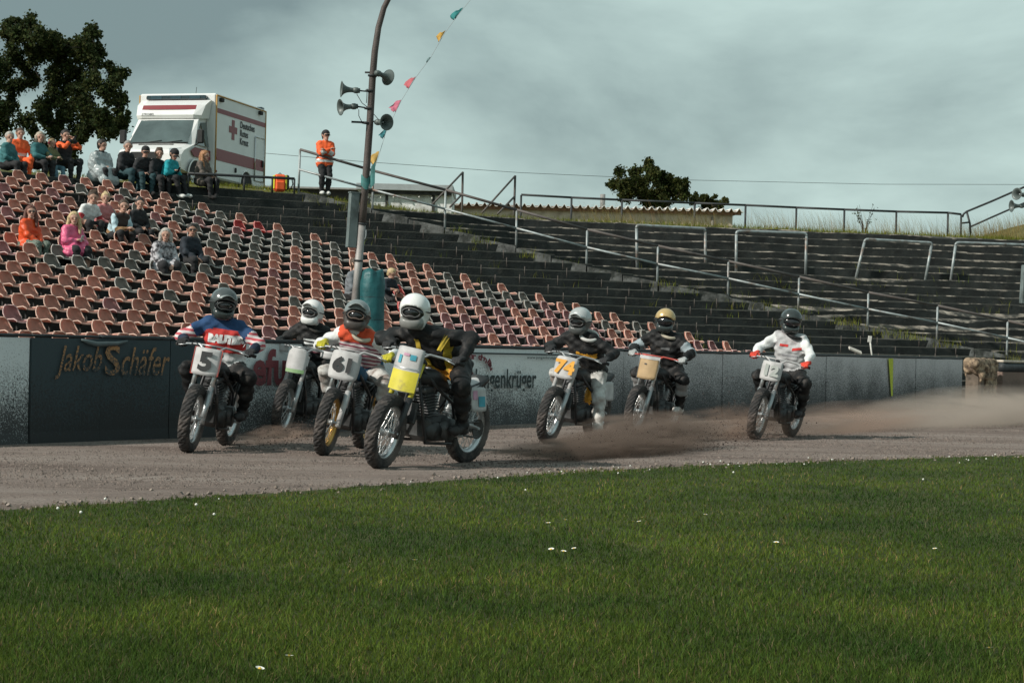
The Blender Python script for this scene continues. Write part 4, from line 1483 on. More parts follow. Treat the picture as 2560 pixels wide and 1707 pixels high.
def tree(lab, base, blobs, nleaf, lsize, mat, r0, fork):
    e = empty('tree', base); tag(e, lab, 'tree')
    base = V(base)
    extra = []                                     # fill the crown between neighbouring boughs
    for i, (c, r) in enumerate(blobs):
        near = sorted(blobs, key=lambda q: (q[0] - c).length)[1:4]
        for (c2, r2) in near[:2 + i % 2]:
            t = random.uniform(.35, .65)
            extra.append((lerp(c, c2, t) + V((random.gauss(0, .08), random.gauss(0, .3), random.gauss(0, .08))), (r + r2) * random.uniform(.22, .36)))
    blobs = blobs + extra
    b = MB()
    f = base + V(fork)
    b.tube([base - V((0, 0, .3)), base + V((0.02, 0, 0.5)), lerp(base, f, 0.6) + V((.06, 0, 0)), f], [r0 * 1.35, r0, r0 * .85, r0 * .75], 9)
    # limbs: each blob hangs on a limb that grows from the nearest point already built
    nodes = [(f, r0 * .7)]
    for c, r in sorted(blobs, key=lambda q: (q[0] - f).length):
        j = min(range(len(nodes)), key=lambda i: (nodes[i][0] - c).length + 0.35 * (nodes[i][0] - f).length)
        p, pr_ = nodes[j]
        mid = lerp(p, c, 0.5) + V((random.uniform(-.12, .12), random.uniform(-.2, .2), -0.10 * (c - p).length))
        rr = max(0.018, pr_ * 0.68)
        b.tube([p, mid, c], [rr, rr * .75, rr * .45], 6)
        nodes += [(mid, rr * .8), (c, rr * .6)]
        for q in range(5):
            d = V((random.gauss(0, 1), random.gauss(0, 1), random.gauss(0.2, 1))).normalized() * r * random.uniform(.7, 1.15)
            b.tube([c, c + d * .5 + V((0, 0, .03)), c + d], [rr * .35, rr * .22, 0.006], 4)
    o = b.build('trunk', M_bark, e); o.matrix_parent_inverse = Matrix.Translation(-base)
    tot = sum(r ** 2 for c, r in blobs)
    pos, sz = [], []
    for c, r in blobs:
        k = int(nleaf * r * r / tot)
        nsub = 26
        subs = []
        for s in range(nsub):
            d = np.array([random.gauss(0, 1), random.gauss(0, 1), random.gauss(0, 1)]); d /= np.linalg.norm(d)
            subs.append(np.array(c) + d * r * random.uniform(.25, 1.0))
        sub = np.array(subs)[RNG.integers(0, nsub, k)]
        pos.append(sub + RNG.normal(0, r * 0.33, (k, 3)))
    pos = np.concatenate(pos); n = len(pos)
    # small bent leaf sprays: two quads each
    ax = RNG.normal(0, 1, (n, 3)); ax /= np.linalg.norm(ax, axis=1)[:, None]
    bx = RNG.normal(0, 1, (n, 3)); bx -= ax * (ax * bx).sum(1)[:, None]; bx /= np.linalg.norm(bx, axis=1)[:, None]
    cx = np.cross(ax, bx)
    L = (lsize * RNG.uniform(0.6, 1.3, n))[:, None]
    w = L * 0.36
    v0 = pos - ax * L * .5; v1 = pos + bx * w + cx * L * .08; v2 = pos + ax * L * .5; v3 = pos - bx * w + cx * L * .08
    verts = np.stack([v0, v1, v2, v3], 1).reshape(-1, 3)
    faces = (np.arange(n) * 4)[:, None] + np.array([0, 1, 2, 3])[None, :]
    me = np_mesh('crown', verts - np.array(base), faces, [mat], smooth=False)
    v = RNG.uniform(0.5, 1.6, n)
    t = np.stack([v * RNG.uniform(.85, 1.25, n), v, v * RNG.uniform(.7, 1.1, n), np.ones(n)], 1)
    ca = me.color_attributes.new('tint', 'FLOAT_COLOR', 'POINT'); ca.data.foreach_set('color', np.repeat(t, 4, axis=0).astype(np.float32).ravel())
    link('crown', me, e)
    return e


T1 = [(240, 145, 20), (235, 195, 26), (70, 195, 24), (55, 245, 30), (720, 225, 24), (725, 280, 28), (150, 290, 34), (300, 280, 34), (420, 330, 36), (540, 360, 34), (630, 330, 32), (740, 390, 30), (790, 420, 22), (100, 440, 36), (300, 420, 42), (480, 440, 38), (640, 440, 40),
      (750, 490, 22), (30, 560, 36), (250, 620, 34), (440, 580, 34), (620, 600, 36), (720, 640, 34), (890, 590, 34), (970, 575, 22), (860, 690, 34), (940, 770, 30), (955, 820, 18), (430, 720, 36), (640, 750, 40), (90, 690, 34), (60, 850, 34), (330, 850, 38), (520, 870, 40), (690, 860, 36), (800, 900, 30), (900, 950, 28), (975, 940, 20), (950, 1000, 26),
      (200, 960, 38), (420, 1000, 40), (620, 1030, 40), (560, 1150, 36), (760, 980, 34), (30, 960, 36), (850, 1040, 30), (-120, 500, 60), (-140, 750, 60), (-100, 950, 60), (500, 1240, 36), (330, 1180, 40)]
bl = []
for (x, y, r) in T1:
    Y = 76 + random.uniform(-1.6, 1.6)
    bl.append((at(x / 3.136, y / 3.136, Y), r * 1.95 / 3.136 * Y / FPX))
bx_ = at(112, 480, 76)
tree('tall dark broadleaf tree rising behind the spectators at the top of the stand', (bx_.x, 76, plat_z(bx_.x, 76)), bl, 62000, 0.15, M_leaf_d, 0.22, (0.1, 0, 2.6))
T2 = [(1490, 160, 17), (1485, 200, 22), (1280, 235, 20), (1390, 230, 24), (1520, 250, 22), (1250, 320, 24), (1225, 315, 14), (1350, 320, 28), (1450, 300, 28), (1560, 290, 26), (1590, 250, 14), (1640, 330, 24), (1690, 290, 14), (1745, 300, 16), (1330, 390, 26), (1450, 390, 30), (1560, 390, 30), (1660, 380, 22), (1735, 365, 22), (1730, 410, 18), (1800, 430, 18), (1825, 390, 10), (1890, 430, 18), (1900, 405, 10), (1990, 465, 16), (2030, 440, 14), (1900, 475, 20), (1600, 440, 24), (1480, 450, 24), (1950, 490, 16)]
bl = []
for (x, y, r) in T2:
    Y = 96 + random.uniform(-1.5, 1.5)
    bl.append((at(1100 + x / 2.851, 350 + y / 2.851, Y), r * 1.8 / 2.851 * Y / FPX))
bx_ = at(1620, 540, 96)
tree('bushy windswept tree showing over the corrugated roof', (bx_.x, 96, plat_z(bx_.x, 96)), bl, 26000, 0.15, M_leaf_s, 0.16, (-0.1, 0, 1.5))
# young sapling in the dry grass
b0 = at(2161, 580, 61)
e = empty('sapling', (b0.x, b0.y, plat_z(b0.x, 61))); tag(e, 'spindly bare sapling in the dry grass behind the railing', 'sapling')
b = MB(); lf = []
for i in range(9):
    a = V((random.uniform(-.42, .42), random.uniform(-.2, .2), random.uniform(.75, 1.3)))
    b.tube([V((0, 0, -.05)), a * .45 + V((a.x * -.2, 0, .05)), a], [0.02, 0.011, 0.004], 4)
    for j in range(5): lf.append(a * random.uniform(.6, 1.0) + V((random.gauss(0, .05), random.gauss(0, .05), random.gauss(0, .05))))
b.build('stem', M_bark, e)
vs, fs = [], []
for p in lf:
    d = V((random.gauss(0, 1), random.gauss(0, 1), random.gauss(0, 1))).normalized() * 0.05; q = d.orthogonal().normalized() * 0.025
    fs.append([len(vs) + i for i in range(4)]); vs += [p - d, p + q, p + d, p - q]
me = raw_mesh('foliage', vs, fs, [M_leaf_s])
ca = me.color_attributes.new('tint', 'FLOAT_COLOR', 'POINT'); ca.data.foreach_set('color', np.ones(len(vs) * 4, dtype=np.float32))
link('foliage', me, e)

# ================================================================== AMBULANCE
M_awhite = M('ambulance_white', (0.80, 0.81, 0.80), 0.32, var=0.04, scale=2, coat=0.3)
M_awhite2 = M('ambulance_box_white', (0.76, 0.78, 0.78), 0.4, var=0.05, scale=2)
M_ared = M('ambulance_red', (0.21, 0.022, 0.028), 0.4, var=0.06)
M_rubber = M('black_rubber', (0.022, 0.023, 0.024), 0.8, var=0.3, scale=20)
M_glass_d = M('cab_glass', (0.075, 0.105, 0.105), 0.06, var=0.35, scale=1.6, spec=0.9, coat=0.6)  # sky reflection painted into the base colour of the glass
M_ochre = M('ochre_edging', (0.45, 0.25, 0.06), 0.6, var=0.2)
M_chrome = M('steel_bright', (0.62, 0.63, 0.63), 0.25, 0.9, var=0.08)
M_lens = M('headlamp_lens', (0.55, 0.6, 0.62), 0.08, 0.3, var=0.25, scale=25, coat=0.8)
M_blue = M('beacon_glass', (0.010, 0.028, 0.036), 0.12, var=0.3, coat=0.8)

fdir = V((-0.255, -0.967, 0)).normalized(); ldir = V((-fdir.y, fdir.x, 0))
pc = at(537, 400, 54.6)
HWB = 1.245
org = V((pc.x, pc.y, 0)) - ldir * HWB
org.z = plat_z(org.x, org.y) + 0.02
mw = Matrix((fdir, ldir, V((0, 0, 1)))).transposed().to_4x4(); mw.translation = org
AMB = empty('ambulance', mw=mw)
tag(AMB, 'white box ambulance with red stripes parked at the top of the stand', 'ambulance')
ZB, ZT, LB_ = 0.40, 2.93, 3.85
MB().box((-LB_ / 2, 0, (ZB + ZT) / 2), (LB_, HWB * 2, ZT - ZB), bevel=0.05).build('box_body', M_awhite2, AMB)
# cab
prof = [(0.02, 0.42), (1.55, 0.42), (1.98, 0.50), (2.04, 0.72), (2.00, 0.92), (1.86, 1.06), (1.27, 1.29), (0.66, 2.07), (0.52, 2.15), (0.02, 2.20)]


def hwz(x, z):
    w = 1.10 - 0.14 * max(0, (z - 1.15)) / 0.95
    if x > 1.2: w -= 0.10 * (x - 1.2) / 0.8
    return w


b = MB()
lines = []
for s, pull in ((-1, 0.22), (-0.82, 0.05), (-0.4, 0.0), (0.4, 0.0), (0.82, 0.05), (1, 0.22)):
    lines.append([V((x - (pull if x > 1.2 else pull * 0.25 if x > 0.5 else 0), hwz(x, z) * s, z)) for x, z in prof])
vs = [p for L in lines for p in L]; n = len(prof); fs = []
for i in range(len(lines) - 1):
    for k in range(n):
        k2 = (k + 1) % n
        fs.append([i * n + k, i * n + k2, (i + 1) * n + k2, (i + 1) * n + k])
fs += [list(range(n)), list(reversed(range((len(lines) - 1) * n, len(lines) * n)))]
b._add(vs, fs, False); b.build('cab', M_awhite, AMB)
# fairing over the cab
b = MB()
fp = [(0.03, 2.16), (0.66, 2.10), (0.70, 2.20), (0.50, 2.52), (0.14, 2.70), (0.03, 2.72)]
lines = []
for s, sh in ((-1, 0.82), (-0.8, 1), (0.8, 1), (1, 0.82)):
    lines.append([V((x * sh if x > .1 else x, lerp(1.03, 1.13, (z - 2.1) / 0.65) * s, z)) for x, z in fp])
vs = [p for L in lines for p in L]; n = len(fp); fs = []
for i in range(3):
    for k in range(n):
        k2 = (k + 1) % n
        fs.append([i * n + k, i * n + k2, (i + 1) * n + k2, (i + 1) * n + k])
fs += [list(range(n)), list(reversed(range(3 * n, 4 * n)))]
b._add(vs, fs, False); b.build('fairing', M_awhite, AMB)


def sheet(name, pts, mat, parent, thick=0.008, push=None):
    """thin flat plate standing just proud of the bodywork"""
    pts = [V(p) for p in pts]
    nrm = (pts[1] - pts[0]).cross(pts[2] - pts[0]).normalized()
    if push is not None and nrm.dot(V(push)) < 0: nrm = -nrm
    n = len(pts); vs = [p - nrm * 0.004 for p in pts] + [p + nrm * thick for p in pts]
    fs = [list(range(n)), list(range(n, 2 * n))] + [[i, (i + 1) % n, n + (i + 1) % n, n + i] for i in range(n)]
    b = MB(); b._add(vs, fs, False)
    return b.build(name, mat, parent)


def wsp(t, s, out=0.012):           # point on the windscreen plane: t 0 bottom .. 1 top
    x, z = lerp(1.27, 0.66, t), lerp(1.29, 2.07, t)
    return V((x + out * 0.79 - 0.05 * abs(s) ** 3, hwz(x, z) * s, z + out * 0.61))


b = MB(); b.grid(lambda u, v: wsp(0.03 + 0.93 * v, -0.87 + 1.74 * u, 0.014), 9, 4)
b.build('windscreen', M_glass_d, AMB)
b = MB(); b.tube([wsp(0.02, s, 0.02) for s in (-.88, -.4, 0, .4, .88)], 0.020, 6); b.build('windscreen_seal', M_rubber, AMB)
for s in (-.35, .25):
    MB().tube([wsp(0.02, s, 0.03), wsp(0.10, s + .45, 0.03)], 0.010, 5).build('wiper', M_rubber, AMB)
for s in (1, -1):
    def sd(x, z, o=0.012, s=s):
        pull = 0.22 if x > 1.2 else 0.055 if x > .5 else 0
        return V((x, (hwz(x, z) + o) * s, z))
    sheet('side_window', [sd(0.13, 1.30), sd(0.98, 1.28), sd(0.90, 1.45), sd(0.50, 1.98), sd(0.13, 2.03)], M_glass_d, AMB, push=(0, s, 0))
    sheet('door_seam', [sd(0.075, 0.55), sd(0.095, 0.55), sd(0.095, 2.08), sd(0.075, 2.08)], M_rubber, AMB, 0.002, push=(0, s, 0))
    sheet('stripe', [sd(0.03, 0.92), sd(1.16, 0.92), sd(1.35, 1.08), sd(1.10, 1.20), sd(0.03, 1.20)], M_ared, AMB, 0.004, push=(0, s, 0))
    # mirror
    MB().tube([sd(1.05, 1.25, -.02), sd(1.02, 1.36, .16)], 0.018, 6).build('mirror_arm', M_rubber, AMB)
    MB().box(sd(1.02, 1.52, 0.19), (0.12, 0.20, 0.40), bevel=0.03).build('mirror', M_rubber, AMB)
    b = MB(); b.grid(lambda u, v, s=s: V((1.93 - 0.33 * u + 0.03 * math.sin(v * 3.1), (0.70 + 0.20 * u) * s, 0.78 + 0.30 * v - 0.05 * u + 0.09 * u * v)), 5, 5)
    o = b.build('headlight', M_lens, AMB); md = o.modifiers.new('thick', 'SOLIDIFY'); md.thickness = 0.05; md.offset = 0
    # wheels and arches
    for wx, r, wy in ((1.05, 0.345, 0.95), (-2.35, 0.345, 1.06)):
        w = empty('wheel', (wx, (wy) * s, r)); w.parent = AMB; w.rotation_euler = (R(90), 0, 0)
        MB().lathe([(0.20, -0.11), (0.30, -0.12), (0.335, -0.10), (0.345, -0.05), (0.345, 0.05), (0.335, 0.10), (0.30, 0.12), (0.20, 0.11)], 28, close=True).build('tyre', M_rubber, w)
        MB().lathe([(0.001, -0.06), (0.06, -0.085), (0.10, -0.05), (0.17, -0.06), (0.205, -0.10), (0.205, 0.10), (0.17, 0.06), (0.10, 0.05), (0.06, 0.085), (0.001, 0.06)], 20).build('rim', M_chrome, w)
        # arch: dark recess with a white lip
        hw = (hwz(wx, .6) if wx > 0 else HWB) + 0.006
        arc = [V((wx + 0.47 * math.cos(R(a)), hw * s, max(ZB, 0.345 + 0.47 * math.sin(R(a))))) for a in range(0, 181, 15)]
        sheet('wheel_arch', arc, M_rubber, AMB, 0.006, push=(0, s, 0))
        MB().tube([V((wx + 0.485 * math.cos(R(a)), (hw + .01) * s, max(ZB, 0.345 + 0.485 * math.sin(R(a))))) for a in range(0, 181, 12)], 0.022, 6).build('arch_lip', M_awhite, AMB)
    y = (HWB + 0.006) * s
    # box side: stripes, ochre edging, lamps
    sheet('stripe', [(-0.03, y, 0.95), (-0.03, y, 1.30), (-LB_ + .03, y, 1.30), (-LB_ + .03, y, 0.95)], M_ared, AMB, 0.004, push=(0, s, 0))
    sheet('stripe', [(-0.03, y, 2.36), (-0.03, y, 2.50), (-LB_ + .03, y, 2.50), (-LB_ + .03, y, 2.36)], M_ared, AMB, 0.004, push=(0, s, 0))
    for p, q in (((-.03, y, ZB + .03), (-.03, y, ZT - .06)), ((-LB_ + .03, y, ZB + .03), (-LB_ + .03, y, ZT - .06)), ((-.03, y, ZT - .06), (-LB_ + .03, y, ZT - .06))):
        MB().tube([p, q], 0.022, 6).build('edge_strip', M_ochre, AMB)
    for x in (-0.30, -LB_ + 0.55):
        MB().box((x, y + 0.04 * s, ZT - 0.17), (0.20, 0.10, 0.12), bevel=0.02).build('work_lamp', M_rubber, AMB)
    for x, z in ((-.12, 0.62), (-.12, 1.02), (-LB_ + .35, 0.62)):
        MB().lathe([(0.0001, .012), (0.035, .010), (0.04, 0)], 10, Matrix.Translation((x, y, z)) @ Matrix.Rotation(R(-90 * s), 4, 'X')).build('marker_lamp', M_ared, AMB)
y = HWB + 0.008
# red cross and lettering on the visible side
cx, cz = -1.28, 1.98
sheet('cross', [(cx + .10, y, cz - .30), (cx + .10, y, cz + .30), (cx - .10, y, cz + .30), (cx - .10, y, cz - .30)], M_ared, AMB, 0.004, push=(0, 1, 0))
for a0, a1 in ((0.30, 0.101), (-0.101, -0.30)):
    sheet('cross', [(cx + a0, y, cz - .10), (cx + a0, y, cz + .10), (cx + a1, y, cz + .10), (cx + a1, y, cz - .10)], M_ared, AMB, 0.004, push=(0, 1, 0))
M_inkd = M('black_ink', (0.03, 0.033, 0.036), 0.6, var=0.1)
for i, wd in enumerate(('Deutsches', 'Rotes', 'Kreuz')):
    Fm = face_frame((-1.80, y + .004, 2.20 - 0.25 * i), (-1, 0, 0))
    text_obj('lettering', wd, 0.29, M_inkd, AMB, Fm, bold=0.006, ext=0.001, align='LEFT', width=0.92)
# locker door near the rear
x0, x1, z0, z1 = -2.98, -3.70, 0.62, 1.98
sheet('side_door', [(x0, y, z0), (x0, y, z1), (x1, y, z1), (x1, y, z0)], M_awhite2, AMB, 0.012, push=(0, 1, 0))
b = MB()
for p, q in (((x0, z0), (x0, z1)), ((x0, z1), (x1, z1)), ((x1, z1), (x1, z0)), ((x1, z0), (x0, z0))):
    b.tube([(p[0], y + .012, p[1]), (q[0], y + .012, q[1])], 0.022, 6)
b.build('door_frame', M_chrome, AMB)
MB().box((-3.58, y + .03, 1.18), (0.11, 0.04, 0.20), bevel=0.01).build('door_handle', M_rubber, AMB)
sheet('stripe', [(x0 - .03, y + .013, 0.95), (x0 - .03, y + .013, 1.30), (x1 + .03, y + .013, 1.30), (x1 + .03, y + .013, 0.95)], M_ared, AMB, 0.003, push=(0, 1, 0))
MB().box((-1.5, y + .02, 0.78), (0.09, 0.04, 0.15), bevel=0.015).build('latch', M_rubber, AMB)
# front: fairing stripe, beacon bar, grille, bumper
b = MB(); b.grid(lambda u, v: V((lerp(0.600, 0.513, v) + 0.016 - (0.02 * (abs(u - .5) * 2) ** 4), lerp(-.86, .86, u), lerp(2.36, 2.50, v) + .010)), 7, 2); b.build('stripe', M_ared, AMB)
MB().box((0.06, 0, 2.79), (0.16, 1.94, 0.13), bevel=0.03).build('beacon_bar', M_blue, AMB)
for s in (-.62, 0, .62):
    MB().box((0.145, s, 2.79), (0.03, 0.36, 0.10), bevel=0.01).build('beacon_lens', M('beacon_lens', (0.014, 0.045, 0.062), 0.1, coat=0.8), AMB)
MB().box((2.0, 0, 0.86), (0.08, 1.0, 0.22), bevel=0.03).build('grille', M_rubber, AMB)
MB().box((1.97, 0, 0.50), (0.22, 1.70, 0.20), bevel=0.05).build('bumper', M('grey_plastic', (0.10, 0.105, 0.11), 0.7), AMB)
sheet('bonnet_vent', [(1.42, -.55, 1.245), (1.42, .55, 1.245), (1.36, .55, 1.268), (1.36, -.55, 1.268)], M_rubber, AMB, 0.003, push=(.3, 0, 1))
text_obj('lettering', 'STROBEL', 0.10, M_inkd, AMB, face_frame((0.665 + .03, -.62, 2.22), (0, 1, 0), V((-.5, 0, 1))), ext=0.001)
MB().tube([(-.6, .3, ZT), (-.66, .3, ZT + .28)], 0.008, 5).build('aerial', M_rubber, AMB)
MB().box((-LB_ + .12, HWB - .15, ZT + .03), (0.2, 0.2, 0.08), bevel=0.02).build('roof_beacon', M_blue, AMB)

# rescue backpack standing at the top of the stand
p = stand_hit(696, 487, 0.0, 45)
BP = empty('rescue_backpack', mw=Matrix.Translation((p.x, p.y + .2, row_z(KTOP_L) + .02)) @ Matrix.Rotation(R(20), 4, 'Z'))
tag(BP, 'orange and yellow rescue backpack standing on the top step', 'backpack')
M_hv = M('hi_vis_orange', (0.85, 0.13, 0.030), 0.75, var=0.12, scale=6, bump=0.3, bscale=14)
M_hvy = M('hi_vis_yellow', (0.62, 0.62, 0.04), 0.7, var=0.1)
M_blackcloth = M('black_cloth', (0.022, 0.024, 0.026), 0.85, var=0.4, scale=8, bump=0.5, bscale=12)
MB().box((0, 0, 0.23), (0.30, 0.24, 0.46), bevel=0.05).build('bag_body', M_hv, BP)
MB().box((-0.02, -0.15, 0.15), (0.24, 0.10, 0.24), bevel=0.03).build('pocket', M_hv, BP)
MB().box((-0.16, 0, 0.25), (0.025, 0.20, 0.36), bevel=0.008).build('side_band', M_hvy, BP)
MB().box((0.19, 0, 0.25), (0.10, 0.22, 0.40), bevel=0.03).build('back_pad', M_blackcloth, BP)
MB().box((0.15, -0.125, 0.25), (0.04, 0.02, 0.38), bevel=0.004).build('side_band', M_hvy, BP)
MB().tube([(0.24, 0, 0.40), (0.33, 0, 0.36), (0.36, 0, 0.22), (0.30, 0, 0.08)], 0.016, 6).build('strap', M_blackcloth, BP)
MB().tube([(-.04, 0, 0.46), (0, 0, 0.50), (.05, 0, 0.46)], 0.012, 6).build('handle', M_blackcloth, BP)

# ================================================================== LOUDSPEAKER POLES AND BUNTING
M_polem = M('weathered_steel_pole', (0.10, 0.085, 0.078), 0.65, 0.2, var=0.4, scale=3, bump=0.3, dirt=(0.075, 0.06, 0.055), dscale=2.2, damt=0.5)
M_poleg = M('grey_steel_pole', (0.30, 0.29, 0.28), 0.6, 0.2, var=0.3, scale=4, bump=0.2, dirt=(0.17, 0.14, 0.13), dscale=2.5, damt=0.4)
M_horn = M('grey_green_horn', (0.10, 0.125, 0.12), 0.45, 0.1, var=0.25, scale=6)
M_box = M('green_grey_cabinet', (0.145, 0.185, 0.185), 0.65, var=0.2, scale=4, dirt=(0.07, 0.09, 0.09), dscale=3, damt=0.4)
M_tarp = M('teal_tarpaulin', (0.010, 0.095, 0.105), 0.5, var=0.3, scale=5, bump=0.7, bscale=9)


def horn(parent, pos, direction, s=1.0, bracket=None):
    """horn loudspeaker: flared bell, throat, driver can; direction = where it points"""
    d = V(direction).normalized()
    q = d.to_track_quat('Z', 'Y').to_matrix().to_4x4()
    T = Matrix.Translation(pos) @ q @ Matrix.Diagonal((s, s, s, 1))
    e = empty('loudspeaker', (0, 0, 0)); e.parent = parent
    prof = [(0.030, 0.0), (0.034, 0.05), (0.042, 0.09), (0.060, 0.125), (0.085, 0.150), (0.108, 0.163), (0.112, 0.168), (0.106, 0.170), (0.080, 0.156), (0.056, 0.130), (0.036, 0.092), (0.026, 0.05)]
    MB().lathe(prof, 24, T, close=False).build('bell', M_horn, e)
    MB().lathe([(0.0005, 0.09), (0.012, 0.088), (0.016, 0.07), (0.014, 0.02), (0.0005, 0.02)], 10, T).build('throat_cone', M_fascia, e)
    MB().lathe([(0.0005, 0.01), (0.034, 0.008), (0.036, -0.01), (0.042, -0.015), (0.042, -0.055), (0.034, -0.065), (0.034, -0.085), (0.0005, -0.09)], 16, T).build('driver', M_horn, e)
    if bracket is not None:
        p = T @ V((0, 0, -0.07))
        MB().tube([p, V(bracket)], 0.011 * s, 6).build('bracket', M_darkpipe, e)
    return e


PY = 24.9
PX = [(884, 800), (893, 700), (905, 560), (915, 440), (924, 320), (931, 200), (937, 130), (946, 70), (960, 20), (985, -30), (1025, -75)]
PP = [at(x, y, PY) for x, y in PX]
foot = V((PP[0].x - 0.11, PY, 0))
POLE = empty('loudspeaker_pole', foot)
tag(POLE, 'tall leaning lamp pole with four horn loudspeakers and a padded foot', 'pole')
PL = [p - foot for p in PP]
MB().tube([V((0, 0, -.2)), PL[0], PL[1], PL[2]], [0.062, 0.057, 0.054, 0.053], 14).build('lower_pole', M_poleg, POLE)
MB().tube(PL[2:], [0.053, 0.050, 0.048, 0.047, 0.045, 0.041, 0.038, 0.035, 0.034], 14).build('upper_pole', M_polem, POLE)
for (px, py) in ((931, 190), (925, 228), (922, 272), (916, 308), (905, 560), (896, 652)):
    c = at(px, py, PY) - foot
    MB().lathe([(0.050, -.012), (0.062, -.012), (0.062, .012), (0.050, .012)], 14, Matrix.Translation(c) @ Matrix.Rotation(R(4), 4, 'Y')).build('clamp', M_darkpipe, POLE)


def pole_at(py):
    xs = np.interp(py, [p[1] for p in PX[::-1]], [p[0] for p in PX[::-1]])
    return at(float(xs), py, PY) - foot


horn(POLE, at(884, 226, PY - .05) - foot, (-1, -0.25, 0.03), 1.0, pole_at(230))
horn(POLE, at(879, 267, PY - .05) - foot, (-1, -0.55, -0.16), 1.0, pole_at(272))
horn(POLE, at(950, 186, PY - .10) - foot, (0.55, 0.72, -0.12), 1.0, pole_at(182))
horn(POLE, at(949, 306, PY - .06) - foot, (0.62, -0.78, -0.08), 1.0, pole_at(302))
MB().box(at(898, 306, PY) - foot, (0.21, 0.03, 0.025), (0, 0.02, 0)).build('bracket_arm', M_darkpipe, POLE)
MB().tube([pole_at(182) + V((-.11, 0, 0)), pole_at(182) + V((.03, 0, 0))], 0.014, 6).build('bracket_arm', M_darkpipe, POLE)
for pts in (((892, 236), (905, 258), (918, 268)), ((897, 274), (897, 290), (904, 304)), ((934, 285), (944, 297), (950, 302)), ((918, 222), (917, 245), (916, 258))):
    MB().tube([at(x, y, PY - .06) - foot for x, y in pts], 0.005, 5).build('cable', M_rubber, POLE)
# cabinet on the pole
ca, cb = at(886, 483, PY - .02) - foot, at(877, 619, PY - .02) - foot
ax = (ca - cb).normalized()
rotc = Matrix.Rotation(math.atan2(ax.x, ax.z), 3, 'Y') @ Matrix.Rotation(R(24), 3, 'Z')
MB().box((ca + cb) / 2, (0.125, 0.10, (ca - cb).length), rotc, bevel=0.006).build('cabinet', M_box, POLE)
MB().box(ca + ax * 0.006, (0.14, 0.115, 0.015), rotc).build('cabinet_lid', M_box, POLE)
# strap hanging from the joint
MB().tube([pole_at(575) + V((.062, -.02, 0)), pole_at(590) + V((.068, -.02, 0)), pole_at(598) + V((.06, -.03, 0))], 0.008, 5).build('strap', M_fascia, POLE)
# padding round the foot: a tarpaulin sleeve tied at the top
c0 = at(928, 900, PY - .05) - foot; c1 = at(931, 676, PY - .05) - foot
b = MB()
NR, NSg = 16, 28
vs, fs = [], []
for i in range(NR):
    t = i / (NR - 1)
    c = lerp(c0, c1, t)
    for j in range(NSg):
        a = 2 * math.pi * j / NSg
        rr = 0.168 * (1 - 0.22 * smooth((t - .86) / .14)) * (1 + 0.05 * mnoise.noise((math.cos(a) * 1.5, math.sin(a) * 1.5, t * 5)) - 0.05 * math.exp(-((t - .45) / .02) ** 2) - 0.06 * math.exp(-((t - .70) / .02) ** 2))
        rr *= 1 + 0.10 * smooth((t - .8) / .2) * math.sin(a * 7)
        vs.append(c + V((rr * math.cos(a), rr * math.sin(a), 0.03 * math.sin(a * 3 + 1) * smooth((t - .85) / .15))))
for i in range(NR - 1):
    for j in range(NSg):
        j2 = (j + 1) % NSg
        fs.append([i * NSg + j, i * NSg + j2, (i + 1) * NSg + j2, (i + 1) * NSg + j])
top = len(vs); vs.append(c1 + V((0, 0, -.03)))
for j in range(NSg): fs.append([(NR - 1) * NSg + j, (NR - 1) * NSg + (j + 1) % NSg, top])
b._add(vs, fs, True); b.build('padding', M_tarp, POLE)
for t in (.45, .70):
    c = lerp(c0, c1, t)
    MB().lathe([(0.162, -.006), (0.170, 0), (0.162, .006)], 24, Matrix.Translation(c)).build('tie_rope', M_blackcloth, POLE)

# second pole, mostly beyond the right edge of the picture
PY2 = 45.5
foot2 = V((at(2576, 900, PY2).x, PY2, 0))
POLE2 = empty('loudspeaker_pole', foot2)
tag(POLE2, 'second loudspeaker pole with grey cabinet at the far end of the wall', 'pole')
MB().tube([V((0, 0, -.2)), V((0.0, 0, 2.0)), V((.10, 0, 7.5))], [0.105, 0.09, 0.08], 12).build('lower_pole', M_poleg, POLE2)
MB().box(at(2561, 711, PY2 - .12) - foot2, (0.16, 0.14, 0.95), (0, R(2.5), R(15)), bevel=0.01).build('cabinet', M_box, POLE2)
horn(POLE2, at(2556, 487, PY2 - .15) - foot2, (-0.75, -0.60, 0.02), 1.35, at(2577, 487, PY2) - foot2)
horn(POLE2, at(2550, 515, PY2 - .15) - foot2, (-1, -0.2, -0.05), 1.35, at(2577, 513, PY2) - foot2)
MB().tube([at(2562, 620, PY2 - .2) - foot2, at(2563, 665, PY2 - .2) - foot2], 0.02, 6).build('strap', M_tarp, POLE2)

# bunting
BUN = empty('bunting', (0, 0, 0)); tag(BUN, 'string of tattered coloured pennants tied from the pole up into the sky', 'bunting')
SP = [(1420, -330), (1300, -165), (1200, -28), (1150, 32), (1110, 86), (1077, 144), (1038, 196), (1002, 254), (965, 330), (948, 386), (930, 440), (922, 470)]


def bz(py): return PY - 0.06 + (470 - py) / 500 * 1.6


